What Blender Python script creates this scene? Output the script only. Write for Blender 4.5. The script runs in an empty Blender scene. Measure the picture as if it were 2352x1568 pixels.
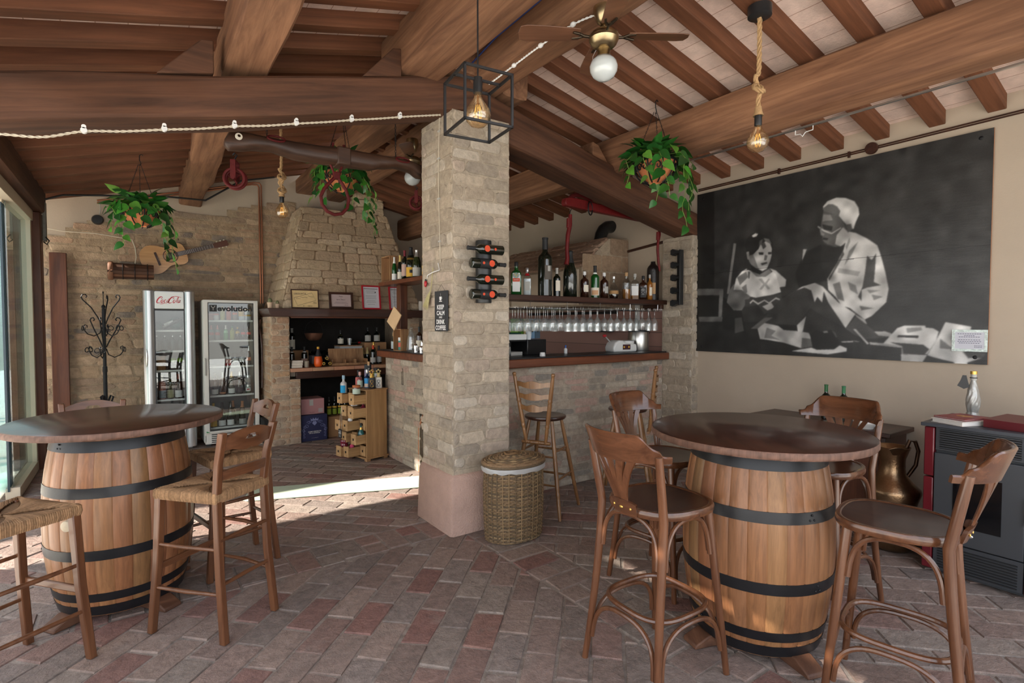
import bpy, bmesh, math, random
import numpy as np
from mathutils import Vector, Matrix, noise

random.seed(7)
PI = math.pi
R = math.radians
S = bpy.context.scene
COL = S.collection

# ------------------------------------------------------------------ camera
cam_d = bpy.data.cameras.new('camera')
cam_d.sensor_width = 36.0
cam_d.lens = 1224.0 / 2352.0 * 36.0
cam_d.clip_start = 0.05
cam = bpy.data.objects.new('camera', cam_d)
COL.objects.link(cam)
cam.location = (0, 0, 1.56)
cam.rotation_euler = (R(90 - 1.9), 0, R(-35.4))
S.camera = cam

# ------------------------------------------------------------------ world, sun, exposure
W = bpy.data.worlds.new('sky')
S.world = W
W.use_nodes = True
wn = W.node_tree.nodes
wl = W.node_tree.links
bg = wn['Background']
tc = wn.new('ShaderNodeTexCoord')
sp = wn.new('ShaderNodeSeparateXYZ')
cr = wn.new('ShaderNodeValToRGB')
cr.color_ramp.elements[0].position = 0.48
cr.color_ramp.elements[0].color = (0.55, 0.52, 0.48, 1)
cr.color_ramp.elements[1].position = 0.56
cr.color_ramp.elements[1].color = (0.90, 0.95, 1.0, 1)
e2 = cr.color_ramp.elements.new(1.0)
e2.color = (0.55, 0.72, 1.0, 1)
mp = wn.new('ShaderNodeMapRange')
mp.inputs[1].default_value = -1
mp.inputs[2].default_value = 1
wl.new(tc.outputs['Generated'], sp.inputs[0])
wl.new(sp.outputs[2], mp.inputs[0])
wl.new(mp.outputs[0], cr.inputs[0])
wl.new(cr.outputs[0], bg.inputs[0])
bg.inputs[1].default_value = 1.9

sun_d = bpy.data.lights.new('sun', 'SUN')
sun_d.energy = 9.0
sun_d.angle = R(0.6)
sun_d.color = (1.0, 0.93, 0.82)
sun = bpy.data.objects.new('sun', sun_d)
COL.objects.link(sun)
_el = R(36.5)
_d = Vector((1.0, -0.14, 0)).normalized() * math.cos(_el) + Vector((0, 0, -math.sin(_el)))
sun.rotation_euler = _d.to_track_quat('-Z', 'Y').to_euler()
sun.location = (-6, 4, 6)

vs = S.view_settings
vs.view_transform = 'Standard'
vs.look = 'None'
vs.gamma = 1.0
vs.use_curve_mapping = False
vs.exposure = 0.78
S.cycles.use_denoising = True
S.cycles.max_bounces = 10
S.cycles.diffuse_bounces = 5
S.cycles.glossy_bounces = 4
S.cycles.transmission_bounces = 6
S.cycles.transparent_max_bounces = 24
S.cycles.caustics_reflective = False
S.cycles.caustics_refractive = False
S.cycles.sample_clamp_indirect = 6.0


# ------------------------------------------------------------------ colour and material helpers
def sr(r, g, b):
    f = lambda c: (c / 255 / 12.92) if c / 255 <= 0.04045 else ((c / 255 + 0.055) / 1.055) ** 2.4
    return (f(r), f(g), f(b))


class NT:
    def __init__(s, name):
        s.m = bpy.data.materials.new(name)
        s.m.use_nodes = True
        s.n = s.m.node_tree.nodes
        s.l = s.m.node_tree.links
        s.b = s.n['Principled BSDF']
        s._tc = None

    def new(s, t, **kw):
        n = s.n.new('ShaderNode' + t)
        for k, v in kw.items():
            setattr(n, k, v)
        return n

    def coord(s, scale=(1, 1, 1), rot=(0, 0, 0)):
        if s._tc is None:
            s._tc = s.new('TexCoord')
        m = s.new('Mapping')
        m.inputs['Scale'].default_value = scale
        m.inputs['Rotation'].default_value = rot
        s.l.new(s._tc.outputs['Object'], m.inputs[0])
        return m.outputs[0]

    def noise(s, vec, scale, detail=4, rough=0.6, dist=0.0):
        n = s.new('TexNoise')
        n.inputs['Scale'].default_value = scale
        n.inputs['Detail'].default_value = detail
        n.inputs['Roughness'].default_value = rough
        n.inputs['Distortion'].default_value = dist
        s.l.new(vec, n.inputs['Vector'])
        return n.outputs['Fac']

    def ramp(s, fac, stops):
        r = s.new('ValToRGB')
        el = r.color_ramp.elements
        while len(el) > 1:
            el.remove(el[0])
        for i, (p, c) in enumerate(stops):
            e = el[0] if i == 0 else el.new(p)
            e.position = p
            e.color = tuple(c) + (1,) if len(c) == 3 else c
        s.l.new(fac, r.inputs[0])
        return r.outputs[0]

    def mix(s, fac, a, b, mode='MIX'):
        m = s.new('Mix', data_type='RGBA', blend_type=mode)
        for i, v in ((0, fac), (6, a), (7, b)):
            if hasattr(v, 'links'):
                s.l.new(v, m.inputs[i])
            elif i == 0:
                m.inputs[0].default_value = v
            else:
                m.inputs[i].default_value = tuple(v) + (1,)
        return m.outputs[2]

    def setc(s, c):
        if hasattr(c, 'links'):
            s.l.new(c, s.b.inputs['Base Color'])
        else:
            s.b.inputs['Base Color'].default_value = tuple(c) + (1,)

    def bump(s, h, strength=0.3, dist=0.01, chain=None):
        b = s.new('Bump')
        b.inputs['Strength'].default_value = strength
        b.inputs['Distance'].default_value = dist
        s.l.new(h, b.inputs['Height'])
        if chain is not None:
            s.l.new(chain, b.inputs['Normal'])
        s.l.new(b.outputs[0], s.b.inputs['Normal'])
        return b.outputs[0]

    def p(s, **kw):
        names = {'rough': 'Roughness', 'metal': 'Metallic', 'coat': 'Coat Weight', 'coatr': 'Coat Roughness',
                 'spec': 'Specular IOR Level', 'trans': 'Transmission Weight', 'ior': 'IOR', 'alpha': 'Alpha'}
        for k, v in kw.items():
            s.b.inputs[names[k]].default_value = v


def mat(name, c, rough=0.5, metal=0.0, spec=0.5, coat=0.0, var=0.0, vscale=6.0, bump=0.0, bscale=60.0, bdist=0.004):
    t = NT(name)
    t.p(rough=rough, metal=metal, spec=spec, coat=coat, coatr=0.1)
    if var > 0:
        v = t.noise(t.coord(), vscale, 5)
        t.setc(t.ramp(v, [(0.25, [x * (1 - var) for x in c]), (0.75, [min(1, x * (1 + var)) for x in c])]))
    else:
        t.setc(c)
    if bump > 0:
        t.bump(t.noise(t.coord(), bscale, 4), bump, bdist)
    return t.m


def wood(name, dark, light, axis='X', fine=26.0, rough=0.45, coat=0.0, knots=0.0, bump=0.15, stretch=0.06, blotch=0.5):
    """grain runs along the given local axis"""
    t = NT(name)
    st = {'X': (stretch, 1, 1), 'Y': (1, stretch, 1), 'Z': (1, 1, stretch)}[axis]
    g = t.noise(t.coord(st), fine, 6, 0.65, 0.6)
    g2 = t.noise(t.coord(tuple(v * 0.3 + 0.05 for v in st)), 9.0, 4, 0.6, 0.8)
    c = t.ramp(g, [(0.30, dark), (0.52, [(a + b) / 2 for a, b in zip(dark, light)]), (0.72, light)])
    k = t.ramp(g2, [(0.30, (1 - blotch,) * 3), (0.65, (1, 1, 1))])
    c = t.mix(1.0, c, k, 'MULTIPLY')
    t.setc(c)
    t.p(rough=rough, coat=coat, coatr=0.12, spec=0.4)
    if bump:
        t.bump(g, bump, 0.004)
    return t.m


def vcol(name, rough=0.9, var=0.25, vscale=25.0, bump=0.6, bscale=45.0, bdist=0.01, fine=0.0, spec=0.2, smear=None):
    """colour comes from the mesh's own colour attribute (one tone per brick, stone, leaf ...) with mottling"""
    t = NT(name)
    a = t.new('Attribute', attribute_name='Col')
    v = t.noise(t.coord(), vscale, 6, 0.7)
    k = t.ramp(v, [(0.3, (1 - var,) * 3), (0.7, (1 + var * 0.5,) * 3)])
    base = a.outputs['Color']
    if smear:
        sc_, ss, s0, s1 = smear
        m = t.noise(t.coord((1, 1, 1)), ss, 6, 0.65)
        base = t.mix(t.ramp(m, [(s0, (0, 0, 0)), (s1, (1, 1, 1))]), base, sc_)
    t.setc(t.mix(1.0, base, k, 'MULTIPLY'))
    t.p(rough=rough, spec=spec)
    if bump:
        n = t.bump(t.noise(t.coord(), bscale, 6, 0.7), bump, bdist)
        if fine:
            t.bump(t.noise(t.coord(), bscale * 5, 4), fine, 0.002, n)
    return t.m


def thin_glass(name, tint=(1, 1, 1), reflect=1.0, rough=0.0, base=0.04, glint_mix=0.0, hcol=(0.8, 0.82, 0.82)):
    """single-skin glass: clear film with a Fresnel mirror"""
    t = NT(name)
    t.n.remove(t.b)
    tr = t.new('BsdfTransparent')
    tr.inputs[0].default_value = tuple(tint) + (1,)
    gl = t.new('BsdfGlossy')
    gl.inputs['Roughness'].default_value = rough
    fr = t.new('LayerWeight')
    fr.inputs[0].default_value = 0.5
    pw = t.new('Math', operation='POWER')
    pw.inputs[1].default_value = 4.0
    t.l.new(fr.outputs['Facing'], pw.inputs[0])
    mr = t.new('MapRange')
    mr.inputs[3].default_value = base
    mr.inputs[4].default_value = reflect
    t.l.new(pw.outputs[0], mr.inputs[0])
    mx = t.new('MixShader')
    t.l.new(mr.outputs[0], mx.inputs[0])
    film = tr.outputs[0]
    if glint_mix > 0:  # diffuse colour mixed in to imitate the bright sparkle of clear glass
        df = t.new('BsdfDiffuse')
        df.inputs[0].default_value = tuple(hcol) + (1,)
        hx = t.new('MixShader')
        hx.inputs[0].default_value = glint_mix
        t.l.new(tr.outputs[0], hx.inputs[1])
        t.l.new(df.outputs[0], hx.inputs[2])
        film = hx.outputs[0]
    t.l.new(film, mx.inputs[1])
    t.l.new(gl.outputs[0], mx.inputs[2])
    t.l.new(mx.outputs[0], t.n['Material Output'].inputs[0])
    return t.m


# ------------------------------------------------------------------ mesh helpers
class MB:
    def __init__(s):
        s.v, s.f, s.c = [], [], []
        s.cur = (1.0, 1.0, 1.0)

    def add(s, verts, faces, M=None):
        o = len(s.v)
        if M is not None:
            verts = [M @ Vector(p) for p in verts]
        s.v += [tuple(p) for p in verts]
        s.c += [s.cur] * len(verts)
        s.f += [tuple(i + o for i in f) for f in faces]
        return s

    def box(s, cx, cy, cz, sx, sy, sz, rz=0.0, M=None, top=1.0):
        a, b, c = sx / 2, sy / 2, sz / 2
        vs_ = [(-a, -b, -c), (a, -b, -c), (a, b, -c), (-a, b, -c),
               (-a * top, -b * top, c), (a * top, -b * top, c), (a * top, b * top, c), (-a * top, b * top, c)]
        T = Matrix.Translation((cx, cy, cz)) @ Matrix.Rotation(rz, 4, 'Z')
        if M is not None:
            T = M @ T
        return s.add(vs_, [(0, 3, 2, 1), (4, 5, 6, 7), (0, 1, 5, 4), (1, 2, 6, 5), (2, 3, 7, 6), (3, 0, 4, 7)], T)

    def bar(s, p0, p1, w, h, up=(0, 0, 1)):
        """rectangular bar from p0 to p1; w across, h along up"""
        p0, p1 = Vector(p0), Vector(p1)
        x = (p1 - p0)
        L = x.length
        x.normalize()
        u = Vector(up)
        y = u.cross(x)
        if y.length < 1e-5:
            y = Vector((0, 1, 0)).cross(x)
        y.normalize()
        z = x.cross(y)
        M = Matrix((x, y, z)).transposed().to_4x4()
        M.translation = (p0 + p1) / 2
        return s.box(0, 0, 0, L, w, h, M=M)

    def tube(s, pts, r, n=8, closed=False, caps=True, flat=1.0, flat_dir=None, M=None):
        pts = [Vector(p) for p in pts]
        m = len(pts)
        rs = r if isinstance(r, (list, tuple)) else [r] * m
        vs_, fs = [], []
        t0 = (pts[1] - pts[0]).normalized()
        ref = Vector(flat_dir) if flat_dir is not None else (Vector((0, 0, 1)) if abs(t0.z) < 0.9 else Vector((1, 0, 0)))
        nrm = (ref - t0 * ref.dot(t0)).normalized()
        for i in range(m):
            if closed:
                t = (pts[(i + 1) % m] - pts[i - 1])
            else:
                t = pts[min(i + 1, m - 1)] - pts[max(i - 1, 0)]
            if t.length < 1e-9:
                t = t0.copy()
            t.normalize()
            if flat_dir is not None:
                nn = Vector(flat_dir) - t * Vector(flat_dir).dot(t)
                if nn.length > 1e-4:
                    nrm = nn.normalized()
            else:
                nrm = (nrm - t * nrm.dot(t))
                nrm = nrm.normalized() if nrm.length > 1e-6 else t.orthogonal().normalized()
            b = t.cross(nrm)
            for k in range(n):
                a = 2 * PI * k / n
                vs_.append(pts[i] + (nrm * math.cos(a) * flat + b * math.sin(a)) * rs[i])
        for i in range(m if closed else m - 1):
            for k in range(n):
                a, b2 = i * n + k, i * n + (k + 1) % n
                c, d = ((i + 1) % m) * n + (k + 1) % n, ((i + 1) % m) * n + k
                fs.append((a, b2, c, d))
        if caps and not closed:
            fs.append(tuple(range(n - 1, -1, -1)))
            fs.append(tuple((m - 1) * n + k for k in range(n)))
        return s.add(vs_, fs, M)

    def lathe(s, prof, n=20, c=(0, 0, 0), M=None, cap=True, ov=(1, 1)):
        vs_, fs = [], []
        for (r, z) in prof:
            for k in range(n):
                a = 2 * PI * k / n
                vs_.append((c[0] + r * math.cos(a) * ov[0], c[1] + r * math.sin(a) * ov[1], c[2] + z))
        for i in range(len(prof) - 1):
            for k in range(n):
                fs.append((i * n + k, i * n + (k + 1) % n, (i + 1) * n + (k + 1) % n, (i + 1) * n + k))
        if cap:
            if prof[0][0] > 1e-5:
                fs.append(tuple(range(n - 1, -1, -1)))
            if prof[-1][0] > 1e-5:
                fs.append(tuple((len(prof) - 1) * n + k for k in range(n)))
        return s.add(vs_, fs, M)

    def prism(s, poly, d, M=None, z0=0.0):
        """extrude an outline in local XY from z0 to z0+d"""
        n = len(poly)
        vs_ = [(x, y, z0) for x, y in poly] + [(x, y, z0 + d) for x, y in poly]
        fs = [tuple(range(n - 1, -1, -1)), tuple(range(n, 2 * n))]
        fs += [(i, (i + 1) % n, n + (i + 1) % n, n + i) for i in range(n)]
        return s.add(vs_, fs, M)

    def plate(s, outer, hole, d, M=None):
        """extruded outline with one hole; both outlines must have the same number of points"""
        n = len(outer)
        vs_ = [(x, y, 0) for x, y in outer] + [(x, y, 0) for x, y in hole]
        vs_ += [(x, y, d) for x, y in outer] + [(x, y, d) for x, y in hole]
        fs = []
        for i in range(n):
            j = (i + 1) % n
            fs += [(i, n + i, n + j, j), (2 * n + i, 2 * n + j, 3 * n + j, 3 * n + i),
                   (i, j, 2 * n + j, 2 * n + i), (n + i, 3 * n + i, 3 * n + j, n + j)]
        return s.add(vs_, fs, M)

    def ball(s, c, r, n=12, m=8, sc=(1, 1, 1), M=None):
        prof = [(max(1e-6, r * math.sin(PI * i / m)), -r * math.cos(PI * i / m)) for i in range(m + 1)]
        vs_, fs = [], []
        for (q, z) in prof:
            for k in range(n):
                a = 2 * PI * k / n
                vs_.append((c[0] + q * math.cos(a) * sc[0], c[1] + q * math.sin(a) * sc[1], c[2] + z * sc[2]))
        for i in range(m):
            for k in range(n):
                fs.append((i * n + k, i * n + (k + 1) % n, (i + 1) * n + (k + 1) % n, (i + 1) * n + k))
        return s.add(vs_, fs, M)

    def ribbon(s, pts, w, d, M=None):
        """flat stroke in local XY (logo lettering); w scalar or per-point width, d thickness"""
        m = len(pts)
        ws = w if isinstance(w, (list, tuple)) else [w] * m
        L, Rr = [], []
        for i in range(m):
            a, b = pts[max(i - 1, 0)], pts[min(i + 1, m - 1)]
            tx, ty = b[0] - a[0], b[1] - a[1]
            q = math.hypot(tx, ty) or 1
            nx, ny = -ty / q, tx / q
            L.append((pts[i][0] + nx * ws[i] / 2, pts[i][1] + ny * ws[i] / 2))
            Rr.append((pts[i][0] - nx * ws[i] / 2, pts[i][1] - ny * ws[i] / 2))
        vs_ = [(x, y, d) for x, y in L] + [(x, y, d) for x, y in Rr]
        fs = [(i, m + i, m + i + 1, i + 1) for i in range(m - 1)]
        return s.add(vs_, fs, M)

    def build(s, name, m, parent=None, loc=None, smooth=True, angle=40, bevel=0.0, seg=2, recalc=True):
        me = bpy.data.meshes.new(name)
        me.from_pydata(s.v, [], s.f)
        if recalc:
            bm = bmesh.new()
            bm.from_mesh(me)
            bmesh.ops.recalc_face_normals(bm, faces=bm.faces)
            bm.to_mesh(me)
            bm.free()
        if any(c != (1.0, 1.0, 1.0) for c in s.c):
            at = me.color_attributes.new('Col', 'FLOAT_COLOR', 'POINT')
            at.data.foreach_set('color', [x for c in s.c for x in (*c, 1.0)])
        if smooth:
            me.polygons.foreach_set('use_smooth', [True] * len(me.polygons))
            me.set_sharp_from_angle(angle=R(angle))
        o = bpy.data.objects.new(name, me)
        COL.objects.link(o)
        if m is not None:
            me.materials.append(m)
        if parent is not None:
            o.parent = parent
        if loc is not None:
            o.location = loc
        if bevel > 0:
            b = o.modifiers.new('Bevel', 'BEVEL')
            b.width = bevel
            b.segments = seg
            b.limit_method = 'ANGLE'
            b.angle_limit = R(35)
        return o


def tag(o, label=None, cat=None, group=None, kind=None):
    if label:
        o['label'] = label
    if cat:
        o['category'] = cat
    if group:
        o['group'] = group
    if kind:
        o['kind'] = kind
    return o


def thing(name, label, cat, loc=(0, 0, 0), rz=0.0, group=None):
    o = bpy.data.objects.new(name, None)
    o.empty_display_size = 0.1
    COL.objects.link(o)
    o.location = loc
    o.rotation_euler = (0, 0, rz)
    return tag(o, label, cat, group)


def kids(o):
    return [c for c in bpy.data.objects if c.parent == o]


def dup(root, loc, rz=None, label=None, group=None, scale=None, mats=None):
    """copy of a thing with copies of its parts and sub-parts"""
    def cp(o, par):
        c = o.copy()
        COL.objects.link(c)
        if par is not None:
            c.parent = par
        if mats and c.type == 'MESH':
            base = o.name.split('.')[0]
            if base in mats:
                c.data = o.data.copy()
                c.data.materials.clear()
                c.data.materials.append(mats[base])
        for ch in kids(o):
            cp(ch, c)
        return c
    r = cp(root, None)
    r.location = loc
    if rz is not None:
        r.rotation_euler = (root.rotation_euler[0], root.rotation_euler[1], rz)
    if scale is not None:
        r.scale = (scale,) * 3 if isinstance(scale, (int, float)) else scale
    if label:
        r['label'] = label
    if group:
        r['group'] = group
    return r


def text_mb(mb, s, w, h, M, bold=0.0, shear=0.0, depth=0.0008):
    """lettering in the built-in font, centred on M's origin, fitted to w x h"""
    cu = bpy.data.curves.new('lettering', 'FONT')
    cu.body = s
    cu.size = 1.0
    cu.offset = bold
    cu.shear = shear
    cu.resolution_u = 3
    o = bpy.data.objects.new('lettering', cu)
    COL.objects.link(o)
    me = bpy.data.meshes.new_from_object(o.evaluated_get(bpy.context.evaluated_depsgraph_get()))
    vv = [v.co.copy() for v in me.vertices]
    ff = [tuple(p.vertices) for p in me.polygons]
    bpy.data.objects.remove(o)
    bpy.data.curves.remove(cu)
    bpy.data.meshes.remove(me)
    if not vv:
        return mb
    x0, x1 = min(v.x for v in vv), max(v.x for v in vv)
    y0, y1 = min(v.y for v in vv), max(v.y for v in vv)
    kx = w / (x1 - x0)
    ky = h / (y1 - y0)
    return mb.add([((v.x - (x0 + x1) / 2) * kx, (v.y - (y0 + y1) / 2) * ky, depth) for v in vv], ff, M)


def frame(o, x, y):
    """matrix with local X along x, local Y along y, local Z along their normal"""
    x = Vector(x).normalized()
    y = Vector(y).normalized()
    z = x.cross(y)
    M = Matrix((x, y, z)).transposed().to_4x4()
    M.translation = Vector(o)
    return M


def jit(a):
    return random.uniform(-a, a)


def clip_poly(poly, x0, x1, y0, y1):
    for ax, lim, sg in ((0, x0, 1), (0, x1, -1), (1, y0, 1), (1, y1, -1)):
        out = []
        for i in range(len(poly)):
            a, b = poly[i - 1], poly[i]
            da, db = (a[ax] - lim) * sg, (b[ax] - lim) * sg
            if (da >= 0) != (db >= 0):
                t = da / (da - db)
                out.append((a[0] + (b[0] - a[0]) * t, a[1] + (b[1] - a[1]) * t))
            if db >= 0:
                out.append(b)
        poly = out
        if len(poly) < 3:
            return []
    return poly


def slab(mb, poly, d, inset, M, rough=0.0):
    """one brick: outline at depth 0, inset outline raised by d"""
    n = len(poly)
    cx = sum(p[0] for p in poly) / n
    cy = sum(p[1] for p in poly) / n
    top = []
    for x, y in poly:
        dx, dy = cx - x, cy - y
        q = math.hypot(dx, dy) or 1
        top.append((x + dx / q * inset + jit(rough), y + dy / q * inset + jit(rough), d + jit(rough * 0.7)))
    vs_ = [(x, y, 0) for x, y in poly] + top + [(cx, cy, d + rough * 0.4)]
    fs = [(i, (i + 1) % n, n + (i + 1) % n, n + i) for i in range(n)]
    fs += [(n + i, n + (i + 1) % n, 2 * n) for i in range(n)]
    mb.add(vs_, fs, M)


def brick_panel(mb, M, w, h, rh, bl, pal, gap=0.012, d=0.010, j=0.004, skip=None, mortar=None, lenvar=0.15, rowvar=0.08, inset=0.008):
    """courses of bricks on local XY (0..w, 0..h) over a mortar sheet"""
    if mortar is not None:
        mb.cur = mortar
        nx, ny = max(1, int(w / 0.1)), max(1, int(h / 0.1))
        vs_ = [(w * i / nx, h * k / ny, 0.0) for k in range(ny + 1) for i in range(nx + 1)]
        fs = []
        for k in range(ny):
            for i in range(nx):
                if skip and skip(w * (i + .5) / nx, h * (k + .5) / ny):
                    continue
                a = k * (nx + 1) + i
                fs.append((a, a + 1, a + nx + 2, a + nx + 1))
        mb.add(vs_, fs, M)
    y, row = 0.0, 0
    while y < h - 0.01:
        hh = rh * (1 + jit(rowvar))
        if y + hh > h or h - y - hh < rh * 0.4:
            hh = h - y
        x = -bl * (0.5 if row % 2 else 0.0) - random.random() * bl * 0.2
        while x < w:
            L = bl * (1 + jit(lenvar))
            x0, x1 = max(x, 0) + gap / 2, min(x + L, w) - gap / 2
            if w - x1 < bl * 0.18:
                x1 = w - gap / 2 * 0
            if x1 - x0 > 0.025 and not (skip and skip((x0 + x1) / 2, y + hh / 2)):
                y0, y1 = y + gap / 2, y + hh - gap / 2
                c = min(0.018, (y1 - y0) * 0.3)
                poly = [(x0 + c, y0), (x1 - c, y0), (x1, y0 + c), (x1, y1 - c), (x1 - c, y1), (x0 + c, y1), (x0, y1 - c), (x0, y0 + c)]
                poly = [(a + jit(j), b + jit(j)) for a, b in poly]
                b = random.choice(pal)
                k = 1 + jit(0.08)
                mb.cur = tuple(max(0, v * k) for v in b)
                slab(mb, poly, d * random.uniform(0.5, 1.15), inset, M, 0.0025)
            x += L
            if x >= w - 0.01:
                break
        y += hh
        row += 1
    mb.cur = (1.0, 1.0, 1.0)

# ------------------------------------------------------------------ shared materials
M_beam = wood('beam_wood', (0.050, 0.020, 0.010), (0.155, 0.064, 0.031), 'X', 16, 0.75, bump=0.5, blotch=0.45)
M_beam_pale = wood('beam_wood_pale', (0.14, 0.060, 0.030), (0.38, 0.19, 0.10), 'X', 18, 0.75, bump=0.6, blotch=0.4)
M_joist = wood('joist_wood', (0.105, 0.036, 0.015), (0.23, 0.088, 0.040), 'X', 22, 0.7, bump=0.2, blotch=0.3)
M_brick = vcol('old_brick', 0.92, 0.26, 22, 0.9, 50, 0.012, 0.35, smear=(sr(182, 168, 149), 6.0, .50, .75))
M_stone = vcol('rubble_stone', 0.95, 0.30, 12, 0.9, 26, 0.022, 0.4, smear=(sr(182, 158, 130), 3.2, .50, .66))
M_floor = vcol('floor_brick', 0.74, 0.36, 18, 0.9, 30, 0.014, 0.5, spec=0.35, smear=(sr(146, 132, 122), 5.0, .56, .80))
M_plaster = mat('cream_plaster', sr(182, 167, 149), 0.95, spec=0.15, var=0.05, vscale=2.5, bump=0.25, bscale=90, bdist=0.003)
M_pink_plaster = mat('pink_roughcast', sr(186, 156, 142), 0.95, spec=0.15, var=0.10, vscale=8, bump=0.9, bscale=70, bdist=0.012)
M_darkwood = wood('stained_wood', (0.030, 0.010, 0.006), (0.085, 0.028, 0.014), 'X', 22, 0.42, coat=0.25)
M_redwood = wood('red_brown_wood', (0.105, 0.028, 0.012), (0.24, 0.075, 0.030), 'X', 20, 0.42, coat=0.2)
M_redwood_z = wood('red_brown_wood_upright', (0.080, 0.024, 0.011), (0.20, 0.066, 0.028), 'Z', 20, 0.5, coat=0.1)
M_black = mat('black_metal', (0.012, 0.012, 0.013), 0.42, spec=0.5)
M_iron = mat('wrought_iron', (0.010, 0.010, 0.011), 0.5, 0.4, var=0.3, vscale=40)
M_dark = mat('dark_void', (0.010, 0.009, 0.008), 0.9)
M_white = mat('white_plastic', (0.72, 0.72, 0.70), 0.4)
M_cream_rope = mat('cream_cable', (0.62, 0.55, 0.43), 0.8, bump=0.8, bscale=300, bdist=0.003)
M_steel = mat('brushed_steel', (0.62, 0.61, 0.58), 0.28, 0.95)
M_chrome = mat('chrome', (0.80, 0.80, 0.80), 0.08, 1.0)
M_brass = mat('antique_brass', (0.40, 0.31, 0.18), 0.30, 1.0, var=0.25, vscale=14)
M_gold = mat('gold_foil', (0.72, 0.46, 0.12), 0.32, 0.85, var=0.2, vscale=60)
M_glass = thin_glass('clear_glass', (0.96, 0.98, 0.975), 0.95, base=0.16, glint_mix=0.10)
M_pane = thin_glass('window_glass', (0.80, 0.90, 0.90), 1.0, base=0.10)
M_door = thin_glass('fridge_glass', (0.90, 0.93, 0.92), 1.0, base=0.09)
M_amber = thin_glass('amber_bulb_glass', (1.0, 0.86, 0.66), 1.0, base=0.16, glint_mix=0.06, hcol=(0.8, 0.6, 0.35))
M_alu = mat('beige_aluminium', sr(196, 182, 160), 0.5, 0.1)

PAL_PILLAR = [sr(192, 177, 157), sr(185, 170, 150), sr(177, 162, 143), sr(198, 186, 169), sr(172, 159, 142), sr(188, 171, 154), sr(166, 154, 139)]
PAL_BAR = [sr(180, 164, 146), sr(172, 154, 138), sr(160, 148, 134), sr(188, 172, 154), sr(176, 150, 136), sr(184, 154, 140), sr(150, 142, 132), sr(190, 178, 162)]
PAL_STONE = [sr(180, 154, 126), sr(188, 161, 133), sr(172, 147, 121), sr(160, 140, 120), sr(194, 168, 140), sr(142, 130, 120), sr(182, 152, 126), sr(172, 148, 126)]
PAL_FLOOR = [sr(141, 120, 110), sr(139, 120, 110), sr(146, 126, 115), sr(138, 123, 114), sr(144, 130, 120), sr(144, 117, 107), sr(138, 124, 116),
             sr(150, 130, 119), sr(141, 124, 115), sr(145, 124, 114)]
PAL_RED = [sr(138, 103, 94), sr(142, 108, 97), sr(138, 106, 97), sr(142, 110, 100)]


# ------------------------------------------------------------------ floor
def floor_field(mb, x0, x1, y0, y1, ang, L=0.312, w=0.156, red=0.14):
    gap = 0.013
    ca, sa = math.cos(ang), math.sin(ang)
    cx, cy = (x0 + x1) / 2, (y0 + y1) / 2
    rad = math.hypot(x1 - x0, y1 - y0) / 2 + L
    n = int(rad / w) + 1
    for j in range(-n, n + 1):
        off = (0.5 if j % 2 else 0.0) * L + jit(0.02)
        for i in range(-int(rad / L) - 1, int(rad / L) + 2):
            u0, v0 = i * L + off, j * w
            g = gap / 2
            q = [(u0 + g, v0 + g), (u0 + L - g, v0 + g), (u0 + L - g, v0 + w - g), (u0 + g, v0 + w - g)]
            q = [(u + jit(0.006), v + jit(0.005)) for u, v in q]
            p = [(cx + u * ca - v * sa, cy + u * sa + v * ca) for u, v in q]
            p = clip_poly(p, x0 + g, x1 - g, y0 + g, y1 - g)
            if len(p) < 3:
                continue
            ar = abs(sum(p[k - 1][0] * p[k][1] - p[k][0] * p[k - 1][1] for k in range(len(p)))) / 2
            if ar < 0.0012:
                continue
            c = random.choice(PAL_RED if random.random() < red else PAL_FLOOR)
            k = 1 + jit(0.10)
            mb.cur = tuple(v * k for v in c)
            slab(mb, p, 0.007 * random.uniform(0.6, 1.2), 0.006, Matrix.Translation((0, 0, -0.008)), 0.0015)


mb = MB()
mb.cur = sr(158, 146, 136)
mb.add([(-1.0, -1.6, -0.008), (4.95, -1.6, -0.008), (4.95, 8.35, -0.008), (-1.0, 8.35, -0.008)], [(0, 1, 2, 3)])
floor_field(mb, -1.0, 1.99, 0.3, 3.46, R(45), red=0.13)
floor_field(mb, 1.99, 2.32, 0.3, 3.46, R(0), red=0.10)
floor_field(mb, 2.32, 4.95, 0.3, 3.9, R(-45), red=0.10)
floor_field(mb, -1.0, 1.99, 3.46, 3.79, R(90), red=0.12)
floor_field(mb, -1.0, 3.3, 3.79, 8.35, R(-45), red=0.08)
floor = mb.build('floor', M_floor, smooth=False)
tag(floor, kind='structure')

gm = mat('terrace_paving', sr(238, 232, 220), 0.9, var=0.05, vscale=1.5)
g = MB().add([(-14, -12, -0.03), (-1.0, -12, -0.03), (-1.0, 12, -0.03), (-14, 12, -0.03)], [(0, 1, 2, 3)])
g.add([(-1.0, -12, -0.03), (8, -12, -0.03), (8, -1.6, -0.03), (-1.0, -1.6, -0.03)], [(0, 1, 2, 3)])
tag(g.build('terrace_ground', gm, smooth=False), kind='structure')

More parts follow.
